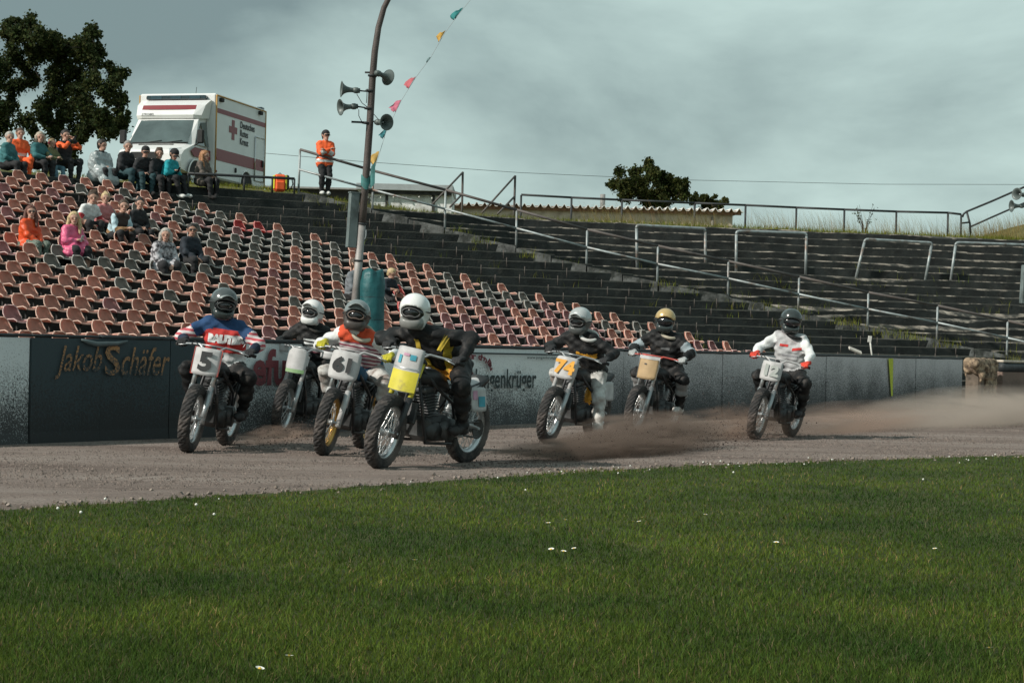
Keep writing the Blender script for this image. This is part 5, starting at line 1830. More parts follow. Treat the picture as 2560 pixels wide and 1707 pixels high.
sp = [at(x, y, bz(y)) for x, y in SP]
MB().tube(sp, 0.0035, 4).build('string', M_fascia, BUN)
FLG = [(1148, 34, (0.02, 0.19, 0.19), 1.12, 'teal'), (1107, 90, (0.46, 0.27, 0.05), 0.95, 'yellow'), (1072, 150, (0.13, 0.22, 0.22), 0.55, 'pale teal'), (1031, 206, (0.42, 0.10, 0.12), 1.05, 'pink'), (996, 264, (0.45, 0.13, 0.19), 1.05, 'pink'), (963, 334, (0.02, 0.15, 0.17), 0.7, 'teal'), (943, 395, (0.50, 0.33, 0.09), 1.1, 'yellow')]
for i, (px, py, colr, s, nm) in enumerate(FLG):
    m = M('pennant_' + nm.replace(' ', '_') + str(i), colr, 0.8, var=0.2, scale=20)
    Y = bz(py); o = at(px, py, Y)
    j = min(range(len(sp) - 1), key=lambda q: (lerp(sp[q], sp[q + 1], .5) - o).length)
    d = (sp[j] - sp[j + 1]).normalized()        # up along the string
    L = 0.205 * s
    side = V((-0.86, 0.25, -0.32)).normalized()
    rndf = random.Random(i + 4)
    N = 7
    vs, fs = [], []
    for a in range(N):
        u = a / (N - 1)
        root = o + d * (L * (0.5 - u))
        # a pennant blown to the left, its free edge torn
        w = L * (0.98 - 0.80 * abs(u - 0.30) / 0.70) * (1 - 0.28 * rndf.random()) * (0.42 if nm == 'pale teal' else 0.85)
        for c in range(4):
            v = c / 3
            vs.append(root + side * w * v + V((0, 0.03 * math.sin(v * 5 + u * 3 + i), 0.012 * math.sin(v * 6 + i))))
    for a in range(N - 1):
        for c in range(3):
            fs.append([a * 4 + c, (a + 1) * 4 + c, (a + 1) * 4 + c + 1, a * 4 + c + 1])
    me = raw_mesh('pennant', vs, fs, [m], smooth=True)
    f = link('pennant', me, BUN); f['label'] = nm + ' pennant'
    md = f.modifiers.new('thick', 'SOLIDIFY'); md.thickness = 0.002
# tattered teal scrap wound on the pole where the string is tied
b = MB(); pa = pole_at(455) + foot
b.grid(lambda u, v: pa + V((0.062 * math.cos(u * 4.4 - 3.6), 0.062 * math.sin(u * 4.4 - 3.6), -0.08 + 0.15 * v + .03 * math.sin(u * 9))) if u < .8 else pa + V((0.06 + (u - .8) * .35, -.05, -0.12 + 0.30 * v * v + (u - .8) * .5)), 14, 5)
o = b.build('pennant', M('pennant_scrap', (0.05, 0.19, 0.185), 0.7, var=0.3, scale=16), BUN); o['label'] = 'tattered teal pennant wound round the pole'

# ================================================================== PEOPLE
SKIN = M('skin', (0.50, 0.30, 0.225), 0.6, var=0.08, scale=10)
SKIN2 = M('skin_tanned', (0.40, 0.23, 0.165), 0.6, var=0.08, scale=10)
EYE_M = M('eye_dark', (0.03, 0.025, 0.022), 0.3, var=0.05)
LIP_M = M('lip', (0.36, 0.13, 0.11), 0.5, var=0.05)


def cloth(name, col, var=0.22, scale=7, bump=0.6, bscale=13, rough=0.85, **kw):
    return M(name, col, rough, var=var, scale=scale, bump=bump, bscale=bscale, **kw)


def ik(a, t, l1, l2, pole):
    d = t - a; L = min(d.length, (l1 + l2) * 0.985)
    n = d.normalized()
    t = a + n * L
    x = (l1 * l1 - l2 * l2 + L * L) / (2 * L)
    h = math.sqrt(max(0, l1 * l1 - x * x))
    p = V(pole) - n * V(pole).dot(n)
    if p.length < 1e-4: p = n.orthogonal()
    return a + n * x + p.normalized() * h, t


def hand_prims(wrist, fwd, palm, side, s, reg, curl=0.35, spread=1.0):
    """palm, four fingers of unequal length and a thumb; side +1 left, -1 right"""
    x = V(fwd).normalized(); z = -V(palm); z = (z - x * z.dot(x)).normalized(); y = z.cross(x)
    y = y * (-side)                      # thumb side
    def W(p): return np.array(wrist + x * p[0] * s + y * p[1] * s + z * p[2] * s)
    out = []
    for yy in (-.028, -.008, .012, .03):
        out.append(pr(W((0.0, yy * .6, 0)), W((0.085, yy, 0)), .0155 * s, .0135 * s, reg))
    for yy, ln, xo in ((.031, .068, .088), (.010, .078, .092), (-.011, .072, .089), (-.031, .056, .082)):
        p = np.array([xo, yy, 0.0]); a = 0.0
        for i, f in enumerate((.45, .32, .25)):
            a += curl * (1.15 if i else .8)
            q = p + np.array([math.cos(a), (yy * .5) * spread * .4, -math.sin(a)]) * ln * f
            out.append(pr(W(p), W(q), (.0098 - .001 * i) * s, (.009 - .001 * i) * s, reg))
            p = q
    out.append(pr(W((.022, .03, -.004)), W((.052, .055, -.012)), .0135 * s, .0115 * s, reg))
    out.append(pr(W((.052, .055, -.012)), W((.082, .058 - .02 * curl, -.022 - .02 * curl)), .011 * s, .009 * s, reg))
    return out


HAIRC = {}


def hair_m(name, col):
    return M('hair_' + name, col, 0.6, var=0.35, scale=26, bump=0.5, bscale=50)


def person(label, mw, outfit, lean=15, side_lean=0, hands=None, feet=None, yaw=0, pitch=0, sc=1.0, bulk=0.012, hair=None, hat=None, glasses=False,
           elbow=((-.35, 1, -.5)), knee=(1, .25, 1), female=False, long_coat=None, hand_curl=0.4, h=0.016, skin=None, helmet=None, gloves=None, group=None,
           palm=(0, 0, -1), handdir=None, twist=0, extra=(), coat_r=1.0, foot_dir=(1, 0, 0)):
    """one figure: local x forward, y to its left, z up; the pelvis centre is the origin"""
    skin = skin or SKIN
    e = empty('person', mw=mw)
    tag(e, label, 'person', group)
    S = sc
    HS_ = sc * (1.0 if helmet else 1.10)
    if not helmet: bulk *= .78
    dl = V((math.sin(R(lean)), -math.sin(R(side_lean)), math.cos(R(lean)) * math.cos(R(side_lean)))).normalized()
    pel = V((0, 0, 0)); wai = dl * .17 * S; che = dl * .335 * S; sho = dl * .455 * S; nb = dl * .515 * S
    tw = Matrix.Rotation(R(twist), 3, 'Z')
    lat = tw @ V((0, 1, 0))
    hd_up = (dl * 0.55 + V((0, 0, 1)) * 0.6).normalized()
    hc = nb + hd_up * .155 * S + V((.015, 0, 0)) * S
    B = bulk
    prims = []
    def cap(c, w, r, reg, lt=lat): prims.append(pr(c - lt * w, c + lt * w, r, r, reg))
    y0 = V((0, 1, 0))
    cap(pel, .075 * S, .112 * S + B * .6, 'pelvis', y0)
    cap(lerp(pel, wai, .55), .068 * S, .108 * S + B * .8, 'belly')
    cap(wai, .066 * S * (.9 if female else 1), .106 * S + B, 'waist')
    cap(lerp(wai, che, .5), .078 * S, .108 * S + B, 'ribs')
    cap(che, .088 * S, .112 * S + B, 'chest')
    cap(sho, .125 * S, .072 * S + B * .7, 'shoulder')
    prims.append(pr(sho + dl * .02, nb + dl * .02, .062 * S, .056 * S, 'collar'))
    prims.append(pr(nb, hc - hd_up * .05 * S, .054 * S, .05 * S, 'neck'))
    head_m = Matrix.Translation(hc) @ (Matrix.Rotation(R(yaw), 4, 'Z') @ Matrix.Rotation(R(pitch), 4, 'Y'))
    wrists = []
    hands = hands or ((.30, .08, .06), (.30, -.08, .06))
    for s, tgt in ((1, hands[0]), (-1, hands[1])):
        sj = sho + lat * s * .175 * S - dl * .012
        ep = V((elbow[0], elbow[1] * s, elbow[2]))
        el, wr = ik(sj, V(tgt), .285 * S, .255 * S, ep)
        B_ = B * .75
        prims.append(pr(sj, lerp(sj, el, .5), .053 * S + B_, .046 * S + B_, 'upperarm'))
        prims.append(pr(lerp(sj, el, .5), el, .046 * S + B_, .039 * S + B_, 'lowersleeve'))
        prims.append(pr(el, lerp(el, wr, .55), .039 * S + B_, .034 * S + B * .6, 'forearm'))
        prims.append(pr(lerp(el, wr, .55), wr, .034 * S + B * .6, .027 * S + B * .35, 'cuff'))
        wrists.append((s, el, wr))
    feet = feet or ((.42, .12, -.46), (.42, -.12, -.46))
    ank = []
    for s, tgt in ((1, feet[0]), (-1, feet[1])):
        hj = V((0.01, .088 * s, -.01)) * S
        kn, an = ik(hj, V(tgt) + V((0, 0, .075 * S)), .425 * S, .415 * S, V((knee[0], knee[1] * s, knee[2])))
        prims.append(pr(hj, kn, .088 * S + B * .7, .060 * S + B * .7, 'thigh'))
        prims.append(pr(kn, lerp(kn, an, .45), .060 * S + B * .6, .054 * S + B * .6, 'shin'))
        prims.append(pr(lerp(kn, an, .45), an, .054 * S + B * .6, .041 * S + B * .4, 'ankle'))
        fd = V((foot_dir[0], foot_dir[1] * s, foot_dir[2])).normalized()
        heel = an - fd * .035 * S + V((0, 0, -.035)) * S; ball = an + fd * .12 * S + V((0, 0, -.046)) * S; toe = an + fd * .165 * S + V((0, 0, -.05)) * S
        prims.append(pr(heel, ball, .042 * S, .040 * S, 'shoe')); prims.append(pr(ball, toe, .038 * S, .030 * S, 'shoe'))
        prims.append(pr(an, an + V((0, 0, -.03)) * S, .043 * S, .045 * S, 'shoe'))
        ank.append((kn, an))
        if long_coat:
            for f in (0.25, 0.6, long_coat):
                if f > long_coat + .01: continue
                c = lerp(hj, kn, f)
                prims.append(pr(c + V((0, -.03 * s, .01)), c + V((0, .05 * s, -.04)), (.105 + .02 * f) * coat_r, (.10 + .02 * f) * coat_r, 'coat'))
    for x in extra: prims.append(x)
    def creases(X, Y, Z):              # folds in the cloth
        w = np.sin(X * 31 + Z * 23 + 2 * np.sin(Y * 17)) * np.sin(Y * 27 - Z * 33 + 1.5 * np.sin(X * 19)) + .6 * np.sin(Z * 61 + X * 27 + Y * 21)
        return ((.0065 if helmet else .004) + .06 * B) * w
    v, q, reg = sdf_build(prims, h, 0.045, None, creases)
    parts_v, parts_q, parts_r = [v], [q], [reg]
    off = len(v)
    # head
    if True:
        def H(p): return np.array(head_m @ (V(p) * HS_))
        hp = [pr(H((-.022, 0, .035)), H((.012, 0, .04)), .088 * HS_, .086 * HS_, 'face'), pr(H((.0, 0, 0)), H((.038, 0, -.062)), .07 * HS_, .05 * HS_, 'face'), pr(H((.055, 0, -.085)), H((.060, 0, -.088)), .028 * HS_, .026 * HS_, 'face'),
              pr(H((.088, 0, .018)), H((.108, 0, -.016)), .011 * HS_, .017 * HS_, 'face'), pr(H((.06, -.03, .03)), H((.06, .03, .03)), .036 * HS_, .036 * HS_, 'face'),
              pr(H((-.012, .085, .0)), H((-.018, .09, .03)), .014 * HS_, .017 * HS_, 'face'), pr(H((-.012, -.085, .0)), H((-.018, -.09, .03)), .014 * HS_, .017 * HS_, 'face'),
              pr(H((-.03, 0, -.03)), np.array(nb), .055 * S, .056 * S, 'neck')]
        v, q, reg = sdf_build(hp, .010, .02)
        parts_v.append(v); parts_q.append(q + off); parts_r.append(reg); off += len(v)
        if helmet is None:
            for s in (1, -1):
                v, q, reg = sdf_build([pr(H((.089, .026 * s, .018)), H((.089, .036 * s, .018)), .0105 * HS_, .0095 * HS_, 'eye')], .006, .005)
                parts_v.append(v); parts_q.append(q + off); parts_r.append(reg); off += len(v)
                v, q, reg = sdf_build([pr(H((.094, .017 * s, .040)), H((.084, .05 * s, .042)), .006 * HS_, .005 * HS_, 'brow')], .005, .004)
                parts_v.append(v); parts_q.append(q + off); parts_r.append(reg); off += len(v)
            v, q, reg = sdf_build([pr(H((.089, -.024, -.052)), H((.089, .024, -.052)), .0085 * HS_, .0085 * HS_, 'lip')], .006, .005)
            parts_v.append(v); parts_q.append(q + off); parts_r.append(reg); off += len(v)
    # hands
    gl = []
    for s, el, wr in wrists:
        fw = V(handdir) if handdir else (wr - el)
        fw = V((fw.x, fw.y * (s if handdir else 1), fw.z))
        hpz = hand_prims(wr, fw, V((palm[0], palm[1] * s, palm[2])), s, S * (1.14 if gloves else 1.0), 'hand', hand_curl)
        hpz.append(pr(wr - fw.normalized() * .05, wr + fw.normalized() * .015, .026 * S + (.008 if gloves else 0), .022 * S + (.006 if gloves else 0), 'hand'))
        v, q, reg = sdf_build(hpz, .0075, .010)
        if gloves:
            gl.append((v, q))
        else:
            parts_v.append(v); parts_q.append(q + off); parts_r.append(reg); off += len(v)
    v = np.concatenate(parts_v); q = np.concatenate(parts_q); reg = np.concatenate(parts_r)
    o = dict(shoulder='top', chest='top', ribs='top', waist='top', belly='top', collar='top', upperarm='top', lowersleeve='top', forearm='top', cuff='top', pelvis='legs', thigh='legs', shin='legs', ankle='legs', shoe='shoes',
             coat='top', neck='skin', face='skin', hand='skin', eye='eye', brow='hairm', lip='lip')
    mats, mi = [], {}
    sl = dict(outfit); sl.setdefault('skin', skin); sl.setdefault('eye', EYE_M); sl.setdefault('lip', LIP_M); sl.setdefault('hairm', hair[1] if hair else EYE_M)
    def slot(r):
        m = sl.get(r) or sl.get(o.get(r, 'top'))
        if m not in mats: mats.append(m)
        return mats.index(m)
    lut = {r: slot(r) for r in set(reg)}
    body = link('body', np_mesh('body', v, q, mats, np.array([lut[r] for r in reg])), e)
    for v2, q2 in gl:
        link('glove', np_mesh('glove', v2, q2, [gloves]), e)
    S = HS_
    def H(p): return np.array(head_m @ (V(p) * S))
    if hair:
        style, hm = hair
        hp = [pr(H((-.034, 0, .048)), H((.0, 0, .055)), .098 * S, .095 * S), pr(H((-.05, 0, .0)), H((-.06, 0, -.02)), .078 * S, .07 * S)]
        if style in ('long', 'wavy'):
            for s in (1, -1):
                hp += [pr(H((-.02, .088 * s, .03)), H((-.005, .105 * s, -.11)), .034 * S, .038 * S), pr(H((-.005, .105 * s, -.11)), H((.04, .105 * s, -.26)), .038 * S, .024 * S)]
            hp += [pr(H((-.08, 0, -.02)), H((-.095, 0, -.24)), .08 * S, .055 * S)]
        elif style == 'bob':
            for s in (1, -1): hp += [pr(H((-.015, .085 * s, .03)), H((.0, .098 * s, -.09)), .04 * S, .036 * S)]
            hp += [pr(H((-.07, 0, -.01)), H((-.075, 0, -.10)), .08 * S, .06 * S)]
        elif style == 'bun': hp += [pr(H((-.06, 0, .13)), H((-.07, 0, .14)), .042 * S, .04 * S)]
        elif style == 'tail': hp += [pr(H((-.12, 0, .06)), H((-.15, .03, -.10)), .035 * S, .02 * S)]
        elif style == 'quiff': hp += [pr(H((.03, -.04, .125)), H((.03, .04, .13)), .036 * S, .036 * S)]
        inv = head_m.inverted()
        def cutf(X, Y, Z):
            P = np.stack([X, Y, Z, np.ones_like(X)], -1) @ np.array(inv).T
            x, y, z = P[..., 0] / S, P[..., 1] / S, P[..., 2] / S
            # open the face: keep hair out of a rounded window in front
            d = np.sqrt(((x - .115) / .085) ** 2 + (y / .078) ** 2 + ((z + .015) / .105) ** 2)
            return (1 - d) * .07
        dsp = None
        if style in ('wavy', 'bob'):
            def dsp(X, Y, Z): return .007 * np.sin(X * 90 + 2) * np.sin(Y * 80) * np.sin(Z * 85 + 1)
        v2, q2, _ = sdf_build(hp, .0125, .02, cutf, dsp)
        link('hair', np_mesh('hair', v2, q2, [hm]), e)
    if hat == 'cap':
        hp = [pr(H((-.02, 0, .062)), H((.0, 0, .064)), .098 * S, .098 * S)]
        inv = head_m.inverted()
        def cutc(X, Y, Z):
            P = np.stack([X, Y, Z, np.ones_like(X)], -1) @ np.array(inv).T
            return (.045 - P[..., 2] / S) * 0.9
        v2, q2, _ = sdf_build(hp, .0125, .02, cutc)
        cp = link('cap', np_mesh('cap', v2, q2, [outfit['hat']]), e)
        b = MB(); b.T = head_m @ Matrix.Diagonal((S, S, S, 1))
        b.grid(lambda u, w: V((.075 + .085 * u, (-.07 + .14 * w) * (1 - .22 * u * u), .055 - .02 * u - .10 * (w - .5) ** 2)), 5, 7)
        oo = b.build('cap_peak', outfit['hat'], e); md = oo.modifiers.new('thick', 'SOLIDIFY'); md.thickness = .008
    if glasses:
        b = MB(); b.T = head_m @ Matrix.Diagonal((S, S, S, 1))
        for s in (1, -1):
            b.box((.104, .033 * s, .018), (.008, .046, .030), bevel=.003)
            b.tube([(.10, .058 * s, .022), (.0, .088 * s, .028)], .004, 4)
        b.box((.106, 0, .024), (.006, .02, .006))
        b.build('glasses', M('dark_spectacles', (.02, .02, .022), .2), e)
    e['_head'] = [list(r) for r in head_m]
    return e, head_m, wrists


# ------------------------------------------------------------------ outfits
C = cloth


def stripes(name, c1, c2, freq, axis='Z', rough=.8):
    m = bpy.data.materials.new(name); m.use_nodes = True
    nt = m.node_tree; n, l = nt.nodes, nt.links; p = n['Principled BSDF']; p.inputs['Roughness'].default_value = rough
    tc = n.new('ShaderNodeTexCoord'); w = n.new('ShaderNodeTexWave'); w.bands_direction = axis; w.inputs['Scale'].default_value = freq; w.inputs['Distortion'].default_value = 1.2; w.inputs['Detail Scale'].default_value = 2
    r = n.new('ShaderNodeValToRGB'); r.color_ramp.interpolation = 'CONSTANT'
    r.color_ramp.elements[0].color = (*c1, 1); r.color_ramp.elements[1].position = .52; r.color_ramp.elements[1].color = (*c2, 1)
    l.new(tc.outputs['Object'], w.inputs['Vector']); l.new(w.outputs['Fac'], r.inputs['Fac']); l.new(r.outputs['Color'], p.inputs['Base Color'])
    return m


black1 = C('black_jacket', (0.020, 0.022, 0.025)); black2 = C('black_trousers', (0.018, 0.019, 0.021)); navyd = C('dark_navy', (0.018, 0.026, 0.036)); jeans = C('blue_jeans', (0.10, 0.20, 0.25), bscale=20)
dkjeans = C('dark_jeans', (0.022, 0.06, 0.07)); white_sh = C('white_shoe', (0.62, 0.64, 0.62), bump=0.2); blk_sh = C('black_shoe', (0.02, 0.02, 0.02), bump=0.2)
orange_c = C('orange_raincoat', (0.72, 0.085, 0.018), rough=0.5); pink_c = C('pink_raincoat', (0.72, 0.13, 0.26), rough=0.42, bump=0.9); white_sw = C('white_pullover', (0.70, 0.73, 0.72)); redband = C('red_band', (0.45, 0.04, 0.05))
brown_sl = C('brown_sleeve', (0.26, 0.15, 0.07)); dkbrown = C('dark_brown_top', (0.045, 0.034, 0.03)); sky_c = C('pale_blue_panel', (0.45, 0.62, 0.68)); pinksw = C('pink_jumper', (0.55, 0.22, 0.22)); teal_h = C('teal_hoodie', (0.015, 0.33, 0.38)); grey_j = C('grey_jacket', (0.17, 0.19, 0.21))
olive = C('olive_top', (0.16, 0.18, 0.09)); tealj = C('teal_jacket', (0.04, 0.16, 0.17)); tweed = C('grey_brown_coat', (0.12, 0.10, 0.085), var=.4, scale=20); silver_b = M('reflective_band', (0.68, 0.70, 0.68), 0.4, 0.2, var=.1)
check = M('green_white_check', (0.06, 0.09, 0.07), 0.85, var=0.1, dirt=(0.30, 0.36, 0.31), dscale=60, damt=0.55)
camo = M('black_white_camouflage', (0.030, 0.030, 0.036), 0.7, var=0.2, dirt=(0.50, 0.50, 0.53), dscale=11, damt=0.72, bump=.5, bscale=12)
poncho_m = bpy.data.materials.new('clear_plastic_poncho'); poncho_m.use_nodes = True
_p = poncho_m.node_tree.nodes['Principled BSDF']; _p.inputs['Base Color'].default_value = (.46, .53, .54, 1); _p.inputs['Roughness'].default_value = .22; _p.inputs['Alpha'].default_value = .8
_tc = poncho_m.node_tree.nodes.new('ShaderNodeTexCoord'); _nz = poncho_m.node_tree.nodes.new('ShaderNodeTexNoise'); _nz.inputs['Scale'].default_value = 9; _bp = poncho_m.node_tree.nodes.new('ShaderNodeBump'); _bp.inputs['Strength'].default_value = 1; _bp.inputs['Distance'].default_value = .03
poncho_m.node_tree.links.new(_tc.outputs['Object'], _nz.inputs['Vector']); poncho_m.node_tree.links.new(_nz.outputs['Fac'], _bp.inputs['Height']); poncho_m.node_tree.links.new(_bp.outputs['Normal'], _p.inputs['Normal'])
blond = hair_m('blond', (0.52, 0.40, 0.22)); brownh = hair_m('brown', (0.075, 0.048, 0.032)); darkh = hair_m('dark', (0.022, 0.018, 0.016)); greyh = hair_m('grey', (0.42, 0.40, 0.36)); redh = hair_m('ginger', (0.34, 0.165, 0.075)); greyb = hair_m('grey_blond', (0.40, 0.35, 0.27))


def sit_at(px, py, turn=0, dz=0.27, k=None):
    """pelvis placement on the stand: (px, py) is where the hips show in the photograph"""
    p = stand_hit(px, py, dz)
    return Matrix.Translation(p) @ Matrix.Rotation(HEAD0 + R(turn), 4, 'Z')


def toward_cam(mw):
    """local yaw (degrees) that would turn a face straight at the camera"""
    p = mw.translation; a = math.atan2(-p.y, -p.x)
    hd = math.atan2(mw[1][0], mw[0][0])
    return math.degrees((a - hd + math.pi) % (2 * math.pi) - math.pi)


LAP = ((.30, .05, .09), (.31, -.05, .09)); PHONE = ((.33, .05, .22), (.33, -.05, .22)); KNEES = ((.47, .12, .10), (.47, -.10, .10))
FEET = ((.44, .11, -.47), (.42, -.12, -.47))
M_phone = M('phone_black', (0.02, 0.02, 0.022), 0.25)


def phone(e, wr, mw, mat=None, big=1.0, lab='dark phone held in both hands by the person above it'):
    c = (wr[0][2] + wr[1][2]) / 2 + V((.085, 0, .03))
    b = MB(); b.box((0, 0, 0), (.010 * big, .075 * big, .15 * big), (0, .5, 0), bevel=.004)
    o = b.build('phone', mat or M_phone); o.matrix_world = mw @ Matrix.Translation(c)
    return tag(o, lab, 'phone')


def sit(label, px, py, turn, outfit, face=0.8, dz=0.27, **kw):
    mw = sit_at(px, py, turn, dz)
    kw.setdefault('yaw', toward_cam(mw) * face)
    kw.setdefault('feet', FEET)
    return (*person(label, mw, outfit, group='spectators in the stand', **kw), mw)


# middle of the stand
sit('person in an orange raincoat and checked skirt with long dark hair and glasses', 66, 612, 12, dict(top=orange_c, chest=orange_c, legs=check, shoes=blk_sh), lean=8, hair=('long', hair_m('auburn', (.13, .05, .035))), glasses=True, female=True, bulk=.03, sc=.97, hands=((.34, .02, .06), (.36, -.06, .06)), long_coat=.25, knee=(1, .15, .9), face=.75)
e, hm, wr, mw = sit('person with blond curls in a glossy pink raincoat looking up from a phone', 168, 628, 6, dict(top=pink_c, legs=black2, ankle=SKIN, shoes=white_sh), lean=16, hair=('wavy', blond), female=True, bulk=.045, sc=1.0, hands=PHONE, long_coat=.65, coat_r=1.25, face=.85)
phone(e, wr, mw, M('phone_white', (.6, .6, .6), .3), lab='pale phone held by the person in the pink raincoat')
sit('person in a white pullover with black and red sleeve bands leaning forward', 203, 566, 4, dict(top=white_sw, lowersleeve=redband, forearm=SKIN, cuff=SKIN, legs=black2, shoes=blk_sh, pelvis=navyd), lean=34, hair=('quiff', brownh), bulk=.022, sc=1.06, hands=((.36, .12, .04), (.44, -.10, .02)), face=.9, pitch=8)
sit('fair haired person in a pink jumper beside the white pullover', 252, 566, 0, dict(top=pinksw, legs=black2, shoes=blk_sh), lean=14, hair=('bun', blond), female=True, sc=.93, hands=LAP, face=.85)
sit('person in a brown and pale blue top with forearms on the knees', 284, 590, 0, dict(top=sky_c, shoulder=dkbrown, collar=dkbrown, chest=dkbrown, upperarm=sky_c, lowersleeve=sky_c, forearm=brown_sl, cuff=brown_sl, belly=brown_sl, legs=black2, shoes=white_sh), lean=30, hair=('short', brownh), sc=1.05, bulk=.018, hands=((.52, .05, .16), (.53, -.05, .15)), elbow=(-.3, .6, -1), face=.85)
sit('dark haired person in black with hair tied up beside the brown and blue top', 336, 580, 0, dict(top=black1, legs=black2, shoes=blk_sh), lean=16, hair=('bun', darkh), female=True, sc=.95, hands=LAP, face=.85)
sit('grey haired person in a black and white camouflage coat', 398, 668, -8, dict(top=camo, legs=black2, shoes=white_sh), lean=20, hair=('bob', greyh), female=True, bulk=.055, sc=1.02, hands=((.42, .06, .04), (.42, -.04, .02)), long_coat=.5, coat_r=1.25, face=1.0)
sit('dark bearded person in sunglasses and a dark jacket beside the camouflage coat', 466, 655, 0, dict(top=navyd, legs=black2, shoes=white_sh), lean=14, hair=('short', darkh), glasses=True, skin=SKIN2, bulk=.03, sc=1.02, hands=((.40, .04, .04), (.42, -.08, .08)), face=.85)
# behind the pole
sit('person in a grey jacket with a lanyard half hidden behind the pole', 880, 742, 10, dict(top=grey_j, legs=black2, shoes=blk_sh), lean=8, hair=('short', brownh), bulk=.03, sc=1.05, hands=LAP, face=.2)
sit('blond child in dark clothes seen beside the teal padding', 962, 742, 0, dict(top=navyd, legs=black2, shoes=blk_sh, cuff=SKIN), lean=22, hair=('short', blond), sc=.82, hands=((.36, .0, .14), (.36, -.08, .16)), face=-.3, pitch=18)
# the top of the stand
sit('person in a dark teal jacket at the top left edge of the stand', 14, 413, 22, dict(top=tealj, legs=black2, shoes=blk_sh), lean=8, hair=('short', greyh), bulk=.03, hands=LAP, face=.7)
sit('person in an orange hi vis vest sitting behind the grey blond person', 46, 403, -14, dict(top=M_hv, upperarm=M_hv, waist=silver_b, legs=M_hv, shoes=blk_sh), lean=6, hair=('short', brownh), bulk=.02, hands=((.28, .2, .0), (.28, -.2, .0)), face=.4, dz=.29)
sit('grey blond person in a dark teal jacket reaching round a child', 88, 411, 14, dict(top=tealj, upperarm=tealj, legs=black2, shoes=blk_sh), lean=12, hair=('bob', greyb), female=True, bulk=.035, hands=((.40, .10, .20), (.36, -.05, .16)), face=.75, dz=.29)
e2 = sit('child with pink ear defenders in an olive top and blue jeans', 122, 415, 8, dict(top=olive, legs=jeans, ankle=jeans, shoes=pinksw), lean=10, hair=('tail', hair_m('light_brown', (.24, .17, .09))), female=True, sc=.84, hands=((.34, .03, .20), (.34, -.05, .18)), face=.15, dz=.29)
b = MB(); b.T = e2[1] @ Matrix.Diagonal((.84, .84, .84, 1))
b.lathe([(.0005, .02), (.032, .018), (.036, 0), (.03, -.012), (.0005, -.014)], 12, Matrix.Translation((-.012, -.105, .012)) @ Matrix.Rotation(R(90), 4, 'X'))
b.lathe([(.0005, .02), (.032, .018), (.036, 0), (.03, -.012), (.0005, -.014)], 12, Matrix.Translation((-.012, .105, .012)) @ Matrix.Rotation(R(-90), 4, 'X'))
b.tube([(-.012, -.105, .02), (-.012, -.09, .11), (-.012, 0, .155), (-.012, .09, .11), (-.012, .105, .02)], .008, 6)
b.build('ear_defenders', M('ear_defender_pink', (.62, .05, .15), .5), e2[0])
e, hm, wr, mw = sit('person in black with an orange sleeve holding a phone up to film', 158, 409, 6, dict(top=black1, upperarm=M_hv, lowersleeve=M_hv, forearm=M_hv, cuff=black1, legs=black2, shoes=blk_sh), lean=4, hair=('short', darkh), bulk=.025, sc=1.04, hands=((.30, .05, .60), (.32, -.05, .58)), elbow=(.2, 1, -1), face=.5, dz=.31)
phone(e, wr, mw, lab='phone held up to film at the top of the stand')
P_ = sit('dark haired person wrapped in a clear plastic poncho', 246, 431, 4, dict(top=black1, legs=black2, shoes=blk_sh), lean=10, hair=('short', darkh), hands=((.26, .05, .14), (.28, -.05, .10)), elbow=(-.1, .15, -1), face=-.25, dz=.29, sc=1.02)
pp = [pr((0.07, -.17, .42), (0.07, .17, .42), .125, .125), pr((0.06, -.16, .27), (0.08, .16, .27), .18, .18), pr((.06, -.14, .12), (.06, .14, .12), .19, .19), pr((.26, -.16, -.02), (.26, .16, -.02), .17, .17), pr((.40, -.15, -.22), (.40, .15, -.22), .13, .15), pr((-.02, -.12, -.12), (-.02, .12, -.12), .19, .2)]
def _dsp(X, Y, Z): return .014 * np.sin(Y * 34 + Z * 9) * np.sin(X * 22 + Z * 14) + .006 * np.sin(Z * 50 + X * 30)
def _cut(X, Y, Z): return np.maximum(Z - .50, -.36 - Z)
v, q, _ = sdf_build(pp, .02, .08, _cut, _dsp)
link('poncho', np_mesh('poncho', v, q, [poncho_m]), P_[0])
sit('grey haired smiling person in a black jacket before the ambulance', 306, 436, 10, dict(top=black1, legs=dkjeans, shoes=blk_sh), lean=14, hair=('short', hair_m('salt', (.24, .23, .22))), bulk=.04, sc=1.06, hands=LAP, face=.85, dz=.29)
sit('person in a black cap and black jacket leaning forward before the ambulance', 350, 443, -12, dict(top=black1, legs=dkjeans, shoes=blk_sh, hat=black2), lean=26, hat='cap', hair=('short', darkh), bulk=.03, hands=LAP, face=.8, pitch=12, dz=.29)
sit('brown haired person in a black jacket between the cap and the teal hoodie', 382, 449, 8, dict(top=black1, legs=black2, shoes=blk_sh), lean=18, hair=('quiff', brownh), bulk=.03, hands=LAP, face=.85, dz=.29)
e, hm, wr, mw = sit('person in a bright teal hoodie and black cap looking down at a phone', 413, 450, 14, dict(top=teal_h, legs=black2, shoes=white_sh, hat=black2), lean=24, hat='cap', hair=('short', darkh), bulk=.035, sc=1.02, hands=PHONE, face=.35, pitch=30, dz=.29, feet=((.55, .16, -.44), (.50, -.06, -.46)))
phone(e, wr, mw, lab='phone held low by the person in the teal hoodie')
sit('person with long ginger hair in a grey brown coat holding an umbrella', 500, 453, 14, dict(top=tweed, legs=black2, shoes=blk_sh), lean=12, hair=('wavy', redh), female=True, sc=.98, bulk=.03, hands=((.36, -.02, .10), (.38, -.06, .12)), face=-.1, long_coat=.4, dz=.29)
